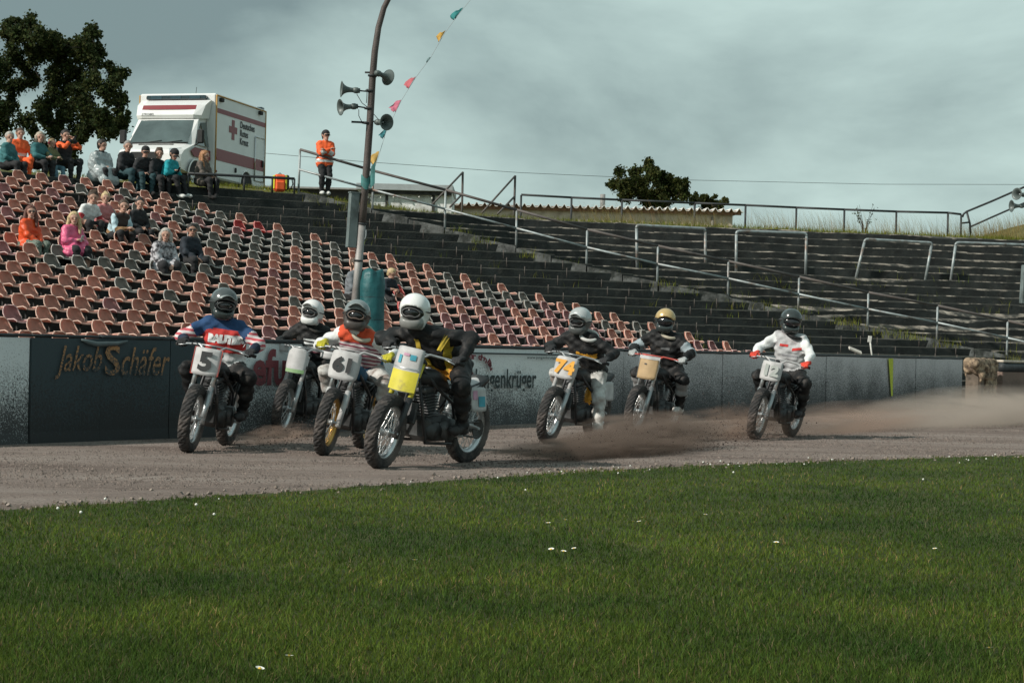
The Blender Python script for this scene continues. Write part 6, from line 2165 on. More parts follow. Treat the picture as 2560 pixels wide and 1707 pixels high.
# her closed red umbrella
u0 = stand_hit(523, 432, .55); u1 = V((u0.x + .04, u0.y - .05, row_z(18) - .25))
UM = empty('umbrella', (0, 0, 0)); tag(UM, 'closed red umbrella standing beside the person with ginger hair', 'umbrella')
MB().tube([u0, lerp(u0, u1, .2), lerp(u0, u1, .55), lerp(u0, u1, .8)], [.012, .035, .045, .02], 8).build('canopy', M('umbrella_red', (.33, .03, .05), .6, var=.3, bump=.5), UM)
MB().tube([lerp(u0, u1, .78), u1], .011, 6).build('tip', M('umbrella_tip', (.4, .1, .1), .5), UM)
MB().tube([u0 + V((0, 0, -.02)), u0 + V((0, 0, .08)), u0 + V((.03, 0, .1)), u0 + V((.05, 0, .07))], .012, 6).build('handle', M_rubber, UM)
# drinks beside the spectators
def bottle(px, py, label, colb, lab_col, cap_col, dz=.20):
    p = stand_hit(px, py, dz); e = empty('drink_bottle', p - V((0, 0, .12))); tag(e, label, 'bottle')
    MB().lathe([(.0005, 0), (.032, .003), (.034, .03), (.031, .08), (.034, .14), (.026, .185), (.013, .215), (.013, .235), (.0005, .236)], 14).build('bottle_body', M('bottle_' + label[:6], colb, .12, var=.2, coat=.5), e)
    MB().lathe([(.0352, .07), (.0352, .125)], 14).build('sticker', M('sticker_' + label[:6], lab_col, .5), e)
    MB().lathe([(.0155, .222), (.0155, .245), (.0005, .246)], 10).build('lid', M('lid_' + label[:6], cap_col, .5), e)
bottle(242, 578, 'cola bottle with a red sticker held below the white pullover', (.03, .02, .018), (.60, .09, .08), (.5, .05, .05), dz=.32)
bottle(514, 668, 'clear water bottle with a red lid right of the dark bearded person', (.50, .55, .55), (.55, .58, .6), (.45, .06, .05), dz=.1)

# the paramedic who leans on the top of the handrail
pf = stand_hit(808, 496, 0.0, 45); pf = V((pf.x, pf.y + .1, row_z(KTOP_L)))
HS = .87
mw = Matrix.Translation(pf + V((0, 0, HS + .03))) @ Matrix.Rotation(math.atan2(-pf.y, -pf.x) + R(14), 4, 'Z')
person('person in orange hi vis jacket and black cap standing with folded arms at the handrail', mw, dict(top=M_hv, waist=M_hv, belly=silver_b, pelvis=M_hv, collar=black1, lowersleeve=M_hv, forearm=silver_b, cuff=M_hv, legs=black2, shoes=white_sh, hat=black2), lean=6, hands=((.27, -.05, .27), (.29, .06, .30)), feet=((.02, .10, -HS - .02), (.04, -.07, -HS - .02)),
       knee=(1, .1, 0), elbow=(-.2, 1, -.9), yaw=12, hat='cap', hair=('short', darkh), glasses=True, bulk=.045, sc=1.0, extra=[pr((0, -.075, -.06), (0, .075, -.06), .152, .152, 'pelvis'), pr((0, -.075, .04), (0, .075, .04), .148, .148, 'waist'), pr((0.0, -.08, -.005), (0, .08, -.005), .1515, .1515, 'belly')])

# ================================================================== RACE MOTORCYCLES AND RIDERS
M_tyre = M('dusty_tyre', (0.030, 0.029, 0.029), 0.9, var=0.35, scale=14, dirt=(0.13, 0.11, 0.10), dscale=4, damt=0.35)
M_rim = M('alloy_rim', (0.60, 0.62, 0.63), 0.3, 0.85, var=0.12)
M_rimg = M('gold_rim', (0.62, 0.36, 0.10), 0.35, 0.8, var=0.12)
M_spoke = M('spoke_steel', (0.62, 0.63, 0.63), 0.3, 0.9, var=0.08)
M_blackp = M('black_plastic', (0.025, 0.027, 0.029), 0.5, var=0.25, scale=8, dirt=(.10, .085, .075), dscale=9, damt=.28)
M_engine = M('engine_metal', (0.085, 0.088, 0.09), 0.5, 0.5, var=0.4, scale=9, dirt=(0.04, 0.037, 0.035), dscale=6, damt=0.5)
M_fins = M('cylinder_fins', (0.16, 0.165, 0.17), 0.45, 0.6, var=0.3)
M_alu = M('aluminium', (0.42, 0.44, 0.45), 0.4, 0.7, var=0.2)
M_exh = M('exhaust_steel', (0.30, 0.28, 0.26), 0.35, 0.85, var=0.3, scale=5)
M_frame = M('frame_black', (0.030, 0.031, 0.034), 0.45, 0.2, var=0.2, dirt=(.10, .085, .075), dscale=7, damt=.3)
M_grip = M('grip_rubber', (0.03, 0.03, 0.03), 0.85)
M_num = M('number_black', (0.02, 0.022, 0.024), 0.6)
WR, TW_ = 0.342, 0.058
_tyre_me = None


def tyre_mesh():
    """lathe tyre whose tread is cut into blocks"""
    global _tyre_me
    if _tyre_me is None:
        n = 90
        prof = [(0.232, -.036), (0.262, -.052), (0.300, -.058), (0.326, -.050), (0.336, -.034), (0.341, -.012), (0.341, .012), (0.336, .034), (0.326, .050), (0.300, .058), (0.262, .052), (0.232, .036)]
        vs, fs = [], []
        L = len(prof)
        for k in range(n):
            a = 2 * math.pi * k / n
            for i, (r, y) in enumerate(prof):
                if 3 <= i <= 8:
                    r -= 0.009 if (k + (i % 2) * 2) % 3 == 0 else 0
                vs.append((r * math.cos(a), y, r * math.sin(a)))
        for k in range(n):
            k2 = (k + 1) % n
            for i in range(L):
                j = (i + 1) % L
                fs.append([k * L + i, k * L + j, k2 * L + j, k2 * L + i])
        me = raw_mesh('tyre', vs, fs, [M_tyre])
        bm = bmesh.new(); bm.from_mesh(me); bmesh.ops.recalc_face_normals(bm, faces=list(bm.faces)); bm.to_mesh(me); bm.free()
        _tyre_me = me
    return _tyre_me


_cache = {}


def cached(key, fn):
    if key not in _cache: _cache[key] = fn()
    return _cache[key]


RX90 = Matrix.Rotation(R(-90), 4, 'X')       # lathe axis z -> y


def rim_mesh(mat):
    return cached(('rim', mat.name), lambda: MB().lathe([(0.238, -.040), (0.244, -.036), (0.226, -.022), (0.214, -.012), (0.214, .012), (0.226, .022), (0.244, .036), (0.238, .040), (0.222, .026), (0.206, .014), (0.206, -.014), (0.222, -.026)], 40, RX90, close=True).mesh('rim', [mat]))


def hub_mesh():
    return cached('hub', lambda: MB().lathe([(0.0005, -.085), (.016, -.085), (.016, -.05), (.042, -.046), (.044, -.038), (.026, -.03), (.026, .03), (.044, .038), (.042, .046), (.016, .05), (.016, .085), (.0005, .085)], 18, RX90).mesh('hub', [M_alu]))


def lace_mesh():
    def f():
        b = MB()
        for k in range(32):
            a = 2 * math.pi * k / 32; s = 1 if k % 2 else -1; o = R(38) * (1 if k % 4 < 2 else -1)
            b.tube([(0.042 * math.cos(a + o), .040 * s, 0.042 * math.sin(a + o)), (0.212 * math.cos(a), 0.006 * s, 0.212 * math.sin(a))], .0032, 4, caps=False)
        return b.mesh('spoke_lacing', [M_spoke])
    return cached('lace', f)


def make_bike(label, mw, sp):
    """local x forward, y left, z up, origin on the ground midway between the axles"""
    e = empty('race_motorcycle', mw=mw)
    tag(e, label, 'motorcycle', 'flat track motorcycles in the race')
    WB = 0.70
    fa, ra = V((WB, 0, WR)), V((-WB, 0, WR))
    rake = R(26)
    sax = V((-math.sin(rake), 0, math.cos(rake)))         # up the steering axis
    st0 = V((WB, 0, WR)) + V((-0.02, 0, 0)) - sax.cross(V((0, 1, 0))) * 0.035
    head = V((0.30, 0, 0.96))
    SM = Matrix.Translation(head) @ Matrix.Rotation(R(sp.get('steer', 0)), 4, sax) @ Matrix.Translation(-head)
    wheel_rim = sp.get('rim', M_rim)

    def wheel(c, Mx, spin):
        w = empty('wheel', (0, 0, 0)); w.parent = e
        w.matrix_local = Mx @ Matrix.Translation(c) @ Matrix.Rotation(R(spin), 4, 'Y')
        link('tyre', tyre_mesh(), w); link('rim', rim_mesh(wheel_rim), w); link('hub', hub_mesh(), w)
        link('spoke_lacing', lace_mesh(), w)
        return w
    wheel(fa, SM, 11); wheel(ra, Matrix.Identity(4), 47)
    # fork
    for s in (1, -1):
        b = MB(); b.T = SM
        p0 = fa + V((-.01, .095 * s, -.01)); top = p0 + sax * .74
        b.tube([p0 - sax * .03, p0 + sax * .36], .029, 12)
        o = b.build('fork_slider', sp.get('slider', M_alu), e)
        b = MB(); b.T = SM
        b.tube([p0 + sax * .34, top], .0235, 12); b.build('fork_tube', sp.get('forktube', M_rim), e)
    b = MB(); b.T = SM
    b.tube([fa + V((0, -.12, 0)), fa + V((0, .12, 0))], .012, 8); b.build('axle', M_alu, e)
    for h in (.54, .71):
        b = MB(); b.T = SM
        c = fa + sax * h + V((-.012, 0, 0))
        b.box(c, (.075, .25, .035), Matrix.Rotation(-rake, 3, 'Y'), bevel=.008); b.build('fork_clamp', M_blackp, e)
    # handlebar
    hb = fa + sax * .71
    b = MB(); b.T = SM
    bar = [(hb.x - .21, .40, hb.z + .035), (hb.x - .16, .30, hb.z + .055), (hb.x - .04, .13, hb.z + .075), (hb.x, .06, hb.z + .02), (hb.x, -.06, hb.z + .02), (hb.x - .04, -.13, hb.z + .075), (hb.x - .16, -.30, hb.z + .055), (hb.x - .21, -.40, hb.z + .035)]
    b.tube(bar, .0125, 8); b.tube([bar[2], bar[5]], .009, 6)
    hbar = b.build('handlebar', sp.get('bar', M_alu), e)
    for s in (1, -1):
        b = MB(); b.T = SM
        b.tube([(hb.x - .215, .41 * s, hb.z + .034), (hb.x - .165, .29 * s, hb.z + .056)], .019, 10); b.build('grip', M_grip, hbar)
        b = MB(); b.T = SM
        b.tube([(hb.x - .12, .24 * s, hb.z + .06), (hb.x - .095, .36 * s, hb.z + .035)], .006, 5); b.build('lever', M_alu, hbar)
    if sp.get('guards'):
        for s in (1, -1):
            b = MB(); b.T = SM
            b.grid(lambda u, v, s=s: V((hb.x - .09 - .05 * (abs(u - .5) * 2) ** 2, (.20 + .22 * u) * s, hb.z + .02 + .09 * (v - .35))), 7, 4)
            o = b.build('hand_guard', sp['guards'], hbar); md = o.modifiers.new('thick', 'SOLIDIFY'); md.thickness = .008
    # number plate
    pc_ = fa + sax * .60 + V((.105, 0, .02))
    pw, ph = sp.get('plate', (.27, .26))
    tilt = R(12)
    b = MB(); b.T = SM
    def plate_pt(u, v, dx=0.0):
        yy = (u - .5) * pw; zz = (v - .5) * ph
        return pc_ + V((-.05 * (abs(u - .5) * 2) ** 2 - zz * math.tan(tilt) + dx, yy, zz))
    # rounded outline: superellipse grid
    def Pg(u, v):
        a, c = (u - .5) * 2, (v - .5) * 2
        k = 1 - sp.get('round', .06) * (abs(a) ** 4) * (abs(c) ** 4)
        return plate_pt(.5 + a * k / 2, .5 + c * k / 2)
    b.grid(Pg, 9, 9)
    pl = b.build('number_plate', sp.get('platem', M('plate_white', (.74, .76, .75), .5, var=.08, dirt=(.35, .32, .30), dscale=6, damt=.2)), e)
    md = pl.modifiers.new('thick', 'SOLIDIFY'); md.thickness = .006
    if sp.get('edge'):
        b = MB(); b.T = SM
        b.tube([plate_pt(.02, .02, .004), plate_pt(.98, .02, .004), plate_pt(.98, .98, .004), plate_pt(.02, .98, .004), plate_pt(.02, .02, .004)], .005, 5)
        b.build('plate_edging', sp['edge'], pl)
    if sp.get('num'):
        Fm = SM @ face_frame(plate_pt(.5, sp.get('numv', .5), .012), (0, 1, 0), V((-math.tan(tilt), 0, 1)))
        text_obj('number', sp['num'], sp.get('nsize', .22), sp.get('numm', M_num), pl, Fm, bold=.010, ext=.001, width=1.15)
    for (u0, u1, v0, v1, m) in sp.get('marks', ()):
        b = MB(); b.T = SM
        b.grid(lambda u, v: plate_pt(lerp(u0, u1, u), lerp(v0, v1, v), .007), 5, 3); b.build('plate_mark', m, pl)
    # bodywork
    body = sp.get('body', M_blackp)
    b = MB()
    T = [(.30, .825, .05, .035), (.22, .83, .10, .07), (.08, .82, .12, .09), (-.06, .79, .11, .08), (-.17, .745, .075, .05), (-.22, .725, .055, .035)]
    vs, fs = [], []; n = 16
    for (x, z, hw, hh) in T:
        for k in range(n):
            a = 2 * math.pi * k / n
            vs.append(V((x, hw * math.copysign(abs(math.cos(a)) ** .75, math.cos(a)), z + hh * math.copysign(abs(math.sin(a)) ** .8, math.sin(a)))))
    for i in range(len(T) - 1):
        for k in range(n):
            k2 = (k + 1) % n; fs.append([i * n + k, i * n + k2, (i + 1) * n + k2, (i + 1) * n + k])
    fs += [list(range(n)), list(reversed(range((len(T) - 1) * n, len(T) * n)))]
    b._add(vs, fs, True); tank = b.build('fuel_tank', body, e)
    MB().lathe([(.0005, .012), (.028, .010), (.03, 0)], 12, Matrix.Translation((.10, 0, .905))).build('filler_cap', M_alu, tank)
    b = MB()
    b.grid(lambda u, v: V((lerp(-.19, -.80, u), (v - .5) * 2 * lerp(.10, .115, u), .715 + .05 * u * u + .07 * max(0, u - .72) / .28 + .012 * math.cos((v - .5) * 3.1))), 10, 7)
    o = b.build('seat', sp.get('seat', M_blackp), e); md = o.modifiers.new('thick', 'SOLIDIFY'); md.thickness = .045
    b = MB()
    b.grid(lambda u, v: V((lerp(-.52, -.88, u), (v - .5) * 2 * lerp(.12, .085, u), .785 + .055 * u - .05 * (abs(v - .5) * 2) ** 2)), 7, 7)
    o = b.build('tail', sp.get('tail', body), e); md = o.modifiers.new('thick', 'SOLIDIFY'); md.thickness = .012
    for s in (1, -1):
        b = MB()
        def Ps(u, v, s=s):
            a, c = (u - .5) * 2, (v - .5) * 2
            k = 1 - .10 * abs(a) ** 3 * abs(c) ** 3
            return V((-.56 + a * k * .135, (.155 + .02 * (1 - c)) * s, .635 + c * k * .115))
        b.grid(Ps, 8, 8)
        o = b.build('side_plate', sp.get('sidem', M('plate_white')), e); md = o.modifiers.new('thick', 'SOLIDIFY'); md.thickness = .006
        for (a0, a1, c0, c1, m) in sp.get('side_marks', ()):
            b = MB(); b.grid(lambda u, v, s=s: Ps(lerp(a0, a1, u), lerp(c0, c1, v)) + V((0, .006 * s, 0)), 3, 3); b.build('plate_mark', m, o)
    # frame
    b = MB()
    for s in (1, -1):
        b.tube([head + V((0, .03 * s, -.02)), (.12, .13 * s, .74), (-.16, .14 * s, .60), (-.26, .13 * s, .40), (-.22, .11 * s, .26)], .017, 8)
        b.tube([head + V((0, .03 * s, -.10)), (.28, .10 * s, .55), (.22, .13 * s, .24), (-.22, .13 * s, .22)], .016, 8)
        b.tube([(-.12, .12 * s, .64), (-.50, .10 * s, .74), (-.74, .08 * s, .78)], .013, 8)
        b.tube([(-.27, .13 * s, .42), (-.56, .10 * s, .72)], .012, 8)
    b.tube([head + sax * -.10, head + sax * .08], .030, 12)
    b.build('frame', sp.get('framem', M_frame), e)
    b = MB()
    for s in (1, -1):
        b.tube([(-.24, .10 * s, .42), (-.45, .115 * s, .40), ra + V((-.03, .105 * s, 0))], [.028, .024, .020], 8)
    b.tube([(-.24, -.11, .42), (-.24, .11, .42)], .02, 8); b.tube([ra + V((0, -.13, 0)), ra + V((0, .13, 0))], .012, 8)
    b.build('swingarm', M_alu, e)
    # engine
    b = MB()
    b.box((-.02, 0, .36), (.42, .25, .24), bevel=.05)
    b.tube([(-.10, -.19, .36), (-.10, .19, .36)], .105, 18); b.tube([(.09, -.16, .34), (.09, .16, .34)], .085, 18)
    eng = b.build('engine', M_engine, e)
    b = MB()
    for k in range(8):
        z = .49 + .026 * k
        b.box((.055 + .012 * k, 0, z), (.20, .19, .011), (0, R(8), 0), bevel=.004)
    b.box((.10, 0, .52 + .14), (.13, .13, .30), (0, R(8), 0)); b.box((.15, 0, .72), (.20, .18, .05), (0, R(8), 0), bevel=.015)
    b.build('cylinder', M_fins, eng)
    b = MB()
    b.tube([(.17, -.05, .60), (.30, -.10, .54), (.29, -.16, .38), (.10, -.19, .28), (-.20, -.19, .30), (-.42, -.20, .44)], [.024] * 5 + [.028], 10)
    b.tube([(-.40, -.20, .43), (-.50, -.205, .50), (-.86, -.20, .66)], [.030, .055, .052], 12)
    b.build('exhaust', sp.get('exhm', M_exh), e)
    b = MB()
    pts = []
    for k in range(30):
        t = k / 30
        pts.append((lerp(-.20, -.70, t), .10, .42 + .02 * t)) if k < 15 else None
    b.tube([(-.17, .125, .41), (-.70, .115, .41)], .010, 5); b.tube([(-.17, .125, .32), (-.70, .115, .26)], .010, 5)
    b.lathe([(.020, -.004), (.095, -.004), (.095, .004), (.020, .004)], 30, Matrix.Translation((-.70, .115, WR)) @ RX90, smooth=False)
    b.build('chain', M_engine, e)
    b = MB(); b.tube([(-.30, 0, .42), (-.38, 0, .66)], .045, 12)
    for k in range(6): b.lathe([(.052, -.008), (.060, 0), (.052, .008)], 12, Matrix.Translation((-.305 - .016 * k, 0, .44 + .038 * k)) @ Matrix.Rotation(R(-20), 4, 'Y'))
    b.build('shock', sp.get('spring', M_alu), e)
    for s in (1, -1):
        b = MB(); b.tube([(-.20, .13 * s, .30), (-.21, .25 * s, .31)], .014, 8); b.build('footpeg', M_alu, e)
    b = MB(); b.box((.33, 0, .50), (.04, .16, .20), (0, R(-15), 0), bevel=.01); b.build('oil_cooler', M_blackp, e)
    if sp.get('cable', True):
        b = MB(); b.T = SM
        b.tube([(hb.x - .12, -.24, hb.z + .06), (hb.x + .06, -.16, hb.z + .10), (hb.x + .10, .02, hb.z - .02), (hb.x - .02, .08, hb.z - .22)], .005, 5); b.build('cable', M_rubber, e)
    grip = {}
    for s in (1, -1):
        grip[s] = SM @ V((hb.x - .19, .35 * s, hb.z + .047))
    return e, grip


# ------------------------------------------------------------------ helmets
def add_helmet(e, hm, S, shellm, style='full', trim=None, peak=None, goggle=None, chin=None, split=None, frame=None):
    inv = hm.inverted()
    def H(p): return np.array(hm @ (V(p) * S))
    hp = [pr(H((-.025, 0, .040)), H((.012, 0, .046)), .137 * S, .134 * S, 'shell'), pr(H((-.03, 0, -.02)), H((.0, 0, -.055)), .132 * S, .116 * S, 'shell'),
          pr(H((.075, -.045, -.085)), H((.075, .045, -.085)), .062 * S, .062 * S, 'chin'), pr(H((.02, 0, -.08)), H((.075, 0, -.088)), .105 * S, .066 * S, 'chin')]
    def cut(X, Y, Z):
        P = np.stack([X, Y, Z, np.ones_like(X)], -1) @ np.array(inv).T
        x, y, z = P[..., 0] / S, P[..., 1] / S, P[..., 2] / S
        # eye opening, rounded, only at the front; hollow below
        d = np.sqrt(((x - .15) / .125) ** 2 + (y / .128) ** 2 + ((z - .002) / .066) ** 2)
        low = (-.142 - z)
        return np.maximum((1 - d) * .045, low)
    v, q, reg = sdf_build(hp, .0105, .03, cut)
    mi = np.array([1 if r == 'chin' else 0 for r in reg])
    if split is not None:              # two-tone shell
        cen = v[q].mean(1); zc = (np.c_[cen, np.ones(len(cen))] @ np.array(inv).T)
        mi = (zc[:, 2] / S < split + .25 * (zc[:, 0] / S < -.02) * 0 - .1 * zc[:, 0] / S * 0).astype(int)
    mats = [shellm, chin or shellm]
    hl = link('helmet', np_mesh('helmet', v, q, mats, mi), e)
    gp = [pr(H((.045, 0, .008)), H((.068, 0, .006)), .078 * S, .075 * S), pr(H((.05, -.045, .008)), H((.05, .045, .008)), .066 * S, .066 * S)]
    def cutg(X, Y, Z):
        P = np.stack([X, Y, Z, np.ones_like(X)], -1) @ np.array(inv).T
        return np.maximum(P[..., 2] / S - .072, -.068 - P[..., 2] / S)
    v, q, _ = sdf_build(gp, .0105, .02, cutg)
    link('visor', np_mesh('visor', v, q, [goggle or M('dark_visor', (.012, .013, .015), .12, var=.1, coat=.7)]), hl)
    if frame:                            # goggles: rim, nose notch and lens behind it
        b = MB(); b.T = hm @ Matrix.Diagonal((S, S, S, 1))
        pts = []
        for a in range(0, 361, 20):
            y = .082 * math.cos(R(a)); z = .004 + .042 * math.sin(R(a)) + (.018 * math.exp(-(y / .022) ** 2) if math.sin(R(a)) < 0 else 0)
            pts.append((.139 - 3.2 * y * y, y, z))
        b.tube(pts, .0065, 6)
        b.build('goggle_frame', frame, hl)
    if peak:
        b = MB(); b.T = hm @ Matrix.Diagonal((S, S, S, 1))
        b.grid(lambda u, w: V((.075 + .125 * u, (w - .5) * .21 * (1 - .25 * u), .115 + .012 * u - .16 * (w - .5) ** 2)), 5, 9)
        o = b.build('helmet_peak', peak, hl); md = o.modifiers.new('thick', 'SOLIDIFY'); md.thickness = .008
    trim = trim or M('goggle_strap', (.05, .055, .06), .7)
    if trim:
        b = MB(); b.T = hm @ Matrix.Diagonal((S, S, S, 1))
        b.tube([(.142 * math.cos(R(a)) - .022, .142 * math.sin(R(a)), .018 + .012 * math.cos(R(a))) for a in list(range(52, 309, 16))], .012, 6, squash=.5)
        b.build('helmet_band', trim, hl)
    return hl


def ground_y_for(px, front, L=1.40):
    """the far end of a line of length L on the ground that starts at `front` and shows at photograph column px"""
    lo, hi = front.y, front.y + L
    for _ in range(50):
        m = (lo + hi) / 2
        d = ray(px, 1100); x = d.x / d.y * m
        if math.hypot(x - front.x, m - front.y) < L: lo = m
        else: hi = m
    return V((x, m, 0))


def ride(bike_label, rider_label, fpx, rpx, sp, outfit, helmet, lean=9, torso=24, yaw=0, pitch=0, foot_out=None, S=1.0, gloves=None, bulk=.03, side=8, sit_x=-.33, sit_z=.865, elbow=(-.75, .5, -.25), extra_fn=None, twist=0):
    f = on_z(*fpx, 0.0); r = ground_y_for(rpx, f)
    mid = (f + r) / 2; hd = f - r
    hz = math.atan2(hd.y, hd.x)
    mw = Matrix.Translation((mid.x, mid.y, -0.004)) @ Matrix.Rotation(hz, 4, 'Z') @ Matrix.Rotation(R(-lean), 4, 'X')
    bk, grip = make_bike(bike_label, mw, sp)
    pel = V((sit_x, 0, sit_z))
    pm = mw @ Matrix.Translation(pel)
    # hands: wrist sits behind and above each grip
    hands = []
    for s in (1, -1):
        g = grip[s]
        hands.append(g + V((-.075, .0, .042)) - pel)
    fl = foot_out or V((-.16, .27, .34))
    feet = (V(fl) - pel, V((-.16, -.24, .34)) - pel)
    out = dict(outfit)
    e, hm, wr = person(rider_label, pm, out, lean=torso, side_lean=side, hands=hands, feet=feet, yaw=yaw, pitch=pitch, sc=S, bulk=bulk, elbow=elbow, knee=(1, .55, .7), hand_curl=1.12, h=.0145, gloves=gloves, helmet=True,
                       handdir=(1, 0, -.12), palm=(-.12, 0, -1), group='riders in the race', twist=twist)
    add_helmet(e, hm, S, **helmet)
    if extra_fn: extra_fn(e, hm, S, torso)
    return bk, e, hm


def drape(o, e, n, off=.006):
    """lay thin print onto the figure's clothing: every vertex slides along -n until it meets the body"""
    from mathutils.bvhtree import BVHTree
    body = next(c for c in e.children if c.name.startswith('body'))
    me = body.data
    bv = BVHTree.FromPolygons([v.co.copy() for v in me.vertices], [list(p.vertices) for p in me.polygons])
    bm = bmesh.new(); bm.from_mesh(o.data)
    bmesh.ops.subdivide_edges(bm, edges=[q for q in bm.edges if q.calc_length() > .02], cuts=2, use_grid_fill=True)
    bmesh.ops.triangulate(bm, faces=list(bm.faces))
    for v in bm.verts:
        hit = bv.ray_cast(v.co + n * .5, -n, 1.0)
        if hit[0] is not None: v.co = hit[0] + n * off
    bm.to_mesh(o.data); bm.free()


def chest_text(body, size, mat, dist, up, width=1.0, z=0.0, bold=.004, bend=True):
    """flat print across the front of the jersey"""
    def fn(e, hm, S, torso):
        d = V((math.sin(R(torso)), 0, math.cos(R(torso)))); n = V((math.cos(R(torso)), 0, -math.sin(R(torso))))
        Fm = face_frame(d * up * S + n * dist, (0, 1, 0), d)
        t = text_obj('jersey_print', body, size, mat, e, Fm, bold=bold, ext=.0, width=width)
        drape(t, e, n)
    return fn


def print_bar(y0, y1, t0, t1, mat, name='jersey_print', slant=0.0):
    """block of print on the jersey front: y across the chest, t up the torso (metres)"""
    def fn(e, hm, S, torso):
        d = V((math.sin(R(torso)), 0, math.cos(R(torso)))); n = V((math.cos(R(torso)), 0, -math.sin(R(torso))))
        b = MB(); b.grid(lambda u, v: d * (lerp(t0, t1, v) + slant * (u - .5)) * S + V((0, lerp(y0, y1, u), 0)) + n * .2, 9, 4)
        drape(b.build(name, mat, e), e, n)
    return fn


def neck_roll(mat):
    def fn(e, hm, S, torso):
        d = V((math.sin(R(torso)), 0, math.cos(R(torso))))
        c = d * .525 * S + V((.012, 0, 0))
        b = MB(); q = d.to_track_quat('Z', 'Y').to_matrix().to_4x4()
        b.T = Matrix.Translation(c) @ q
        b.tube([(.10 * math.cos(R(a)), .105 * math.sin(R(a)), -.03 - .02 * math.cos(R(a))) for a in range(0, 361, 20)], .022, 8)
        b.build('neck_brace', mat, e)
    return fn


def both(*fns):
    def fn(*a):
        for f in fns: f(*a)
    return fn


white_j = C('white_jersey', (0.72, 0.74, 0.74)); red_j = C('red_jersey', (0.55, 0.045, 0.04)); blue_j = C('blue_jersey', (0.015, 0.06, 0.16)); navy_j = C('navy_jersey', (0.012, 0.025, 0.055)); bluep = C('blue_trousers', (0.01, 0.07, 0.14))
black_l = C('black_leather', (0.011, 0.012, 0.013), rough=.62, spec=.3, dirt=(.055, .048, .043), dscale=7, damt=.3); pinkwhite = stripes('red_white_sleeve', (.66, .62, .62), (.50, .09, .11), 6.0); dirtyw = C('dirty_white_trousers', (0.55, 0.55, 0.53), dirt=(.24, .20, .18), dscale=5, damt=.55)
grey_t = C('grey_white_jersey', (0.50, 0.51, 0.52), dirt=(.30, .27, .28), dscale=6, damt=.4); yel_l = C('mustard_stripe', (0.42, 0.30, 0.025)); orange_red = C('orange_red_jersey', (0.66, 0.085, 0.03)); stripey = stripes('striped_jersey', (.52, .47, .48), (.22, .06, .09), 8.0)
greyprot = C('grey_protector', (0.30, 0.36, 0.39))
boot_b = C('black_boot', (0.022, 0.022, 0.023), rough=.6); boot_w = C('pale_boot', (0.60, 0.58, 0.55), dirt=(.3, .25, .22), dscale=6, damt=.4)
g_black = C('black_glove', (0.022, 0.023, 0.025)); g_yel = C('yellow_glove', (0.50, 0.45, 0.03)); g_red = C('red_glove', (0.66, 0.06, 0.035)); g_white = C('grey_glove', (.36, .38, .38))


def gloss(name, col, r=.22, **k): return M(name, col, r, var=.06, coat=.5, **k)


h_dark = gloss('helmet_dark_grey', (.075, .09, .092)); h_white = gloss('helmet_white', (.80, .82, .81)); h_grey = gloss('helmet_grey', (.20, .235, .24)); h_silver = M('helmet_silver', (.50, .53, .53), .3, .25, var=.1, coat=.4); h_gold = M('helmet_gold', (.58, .42, .19), .28, .25, var=.06, coat=.5); h_black = gloss('helmet_black', (.035, .045, .045)); h_wr = M('helmet_white_red', (.74, .74, .73), .25, var=.05, dirt=(.45, .06, .07), dscale=5, damt=.30, coat=.4)
M_pw = M('plate_white'); M_pyel = M('plate_yellow', (.66, .58, .05), .55, var=.12, dirt=(.40, .34, .08), dscale=7, damt=.25); M_pwood = M('plate_tan', (.47, .33, .18), .7, var=.15, scale=9); M_cyan = M('mark_cyan', (.05, .32, .42), .6); M_pinkm = M('mark_pink', (.55, .30, .42), .6); M_redm = M('edge_red', (.55, .10, .08), .5); M_onum = M('number_orange', (.75, .36, .03), .6); M_greenm = M('mark_green', (.25, .42, .20), .6)

ride('black race motorcycle with red edged white number 5 plate', 'rider in a dark grey helmet and blue red and white striped jersey', (468, 1131), 563,
     dict(num='5', nsize=.25, plate=(.29, .27), edge=M_redm, body=M_blackp, sidem=M_cyan, numv=.48, steer=2),
     dict(top=navy_j, shoulder=blue_j, collar=blue_j, chest=red_j, ribs=red_j, waist=white_j, belly=white_j, pelvis=white_j, upperarm=blue_j, lowersleeve=pinkwhite, forearm=pinkwhite, cuff=navy_j, legs=black_l, shoes=boot_b), dict(shellm=h_dark, chin=h_black, split=.03, frame=M('frame_dark', (.05, .055, .055), .5), peak=M('peak_grey', (.30, .34, .34), .3)), torso=17, sit_z=.83, yaw=26, pitch=6, twist=8, gloves=g_black, S=1.0, bulk=.022, lean=7, elbow=(-.7, .6, -.1),
     extra_fn=both(chest_text('BAUTER', .098, white_j, .175, .345, width=1.0, bold=.011)))
ride('black race motorcycle with rounded white plate mostly hidden behind the red jersey rider', 'rider in a white and red helmet and black jersey behind the other two', (700, 1090), 782,
     dict(plate=(.25, .30), round=.2, marks=((.05, .95, .02, .16, M_greenm),), forktube=M_pw, body=M_blackp, guards=M_pw, steer=0), dict(top=black_l, ribs=stripey, legs=black_l, shoes=boot_b),
     dict(shellm=h_wr, chin=h_white, peak=h_white, frame=M('frame_white', (.14, .14, .14), .4)), torso=24, yaw=-4, gloves=g_black, S=.97, bulk=.02, lean=8, extra_fn=both(neck_roll(black_l), print_bar(-.13, .12, .36, .385, white_j), print_bar(-.12, .13, .315, .34, white_j), print_bar(-.11, .10, .27, .295, white_j)))
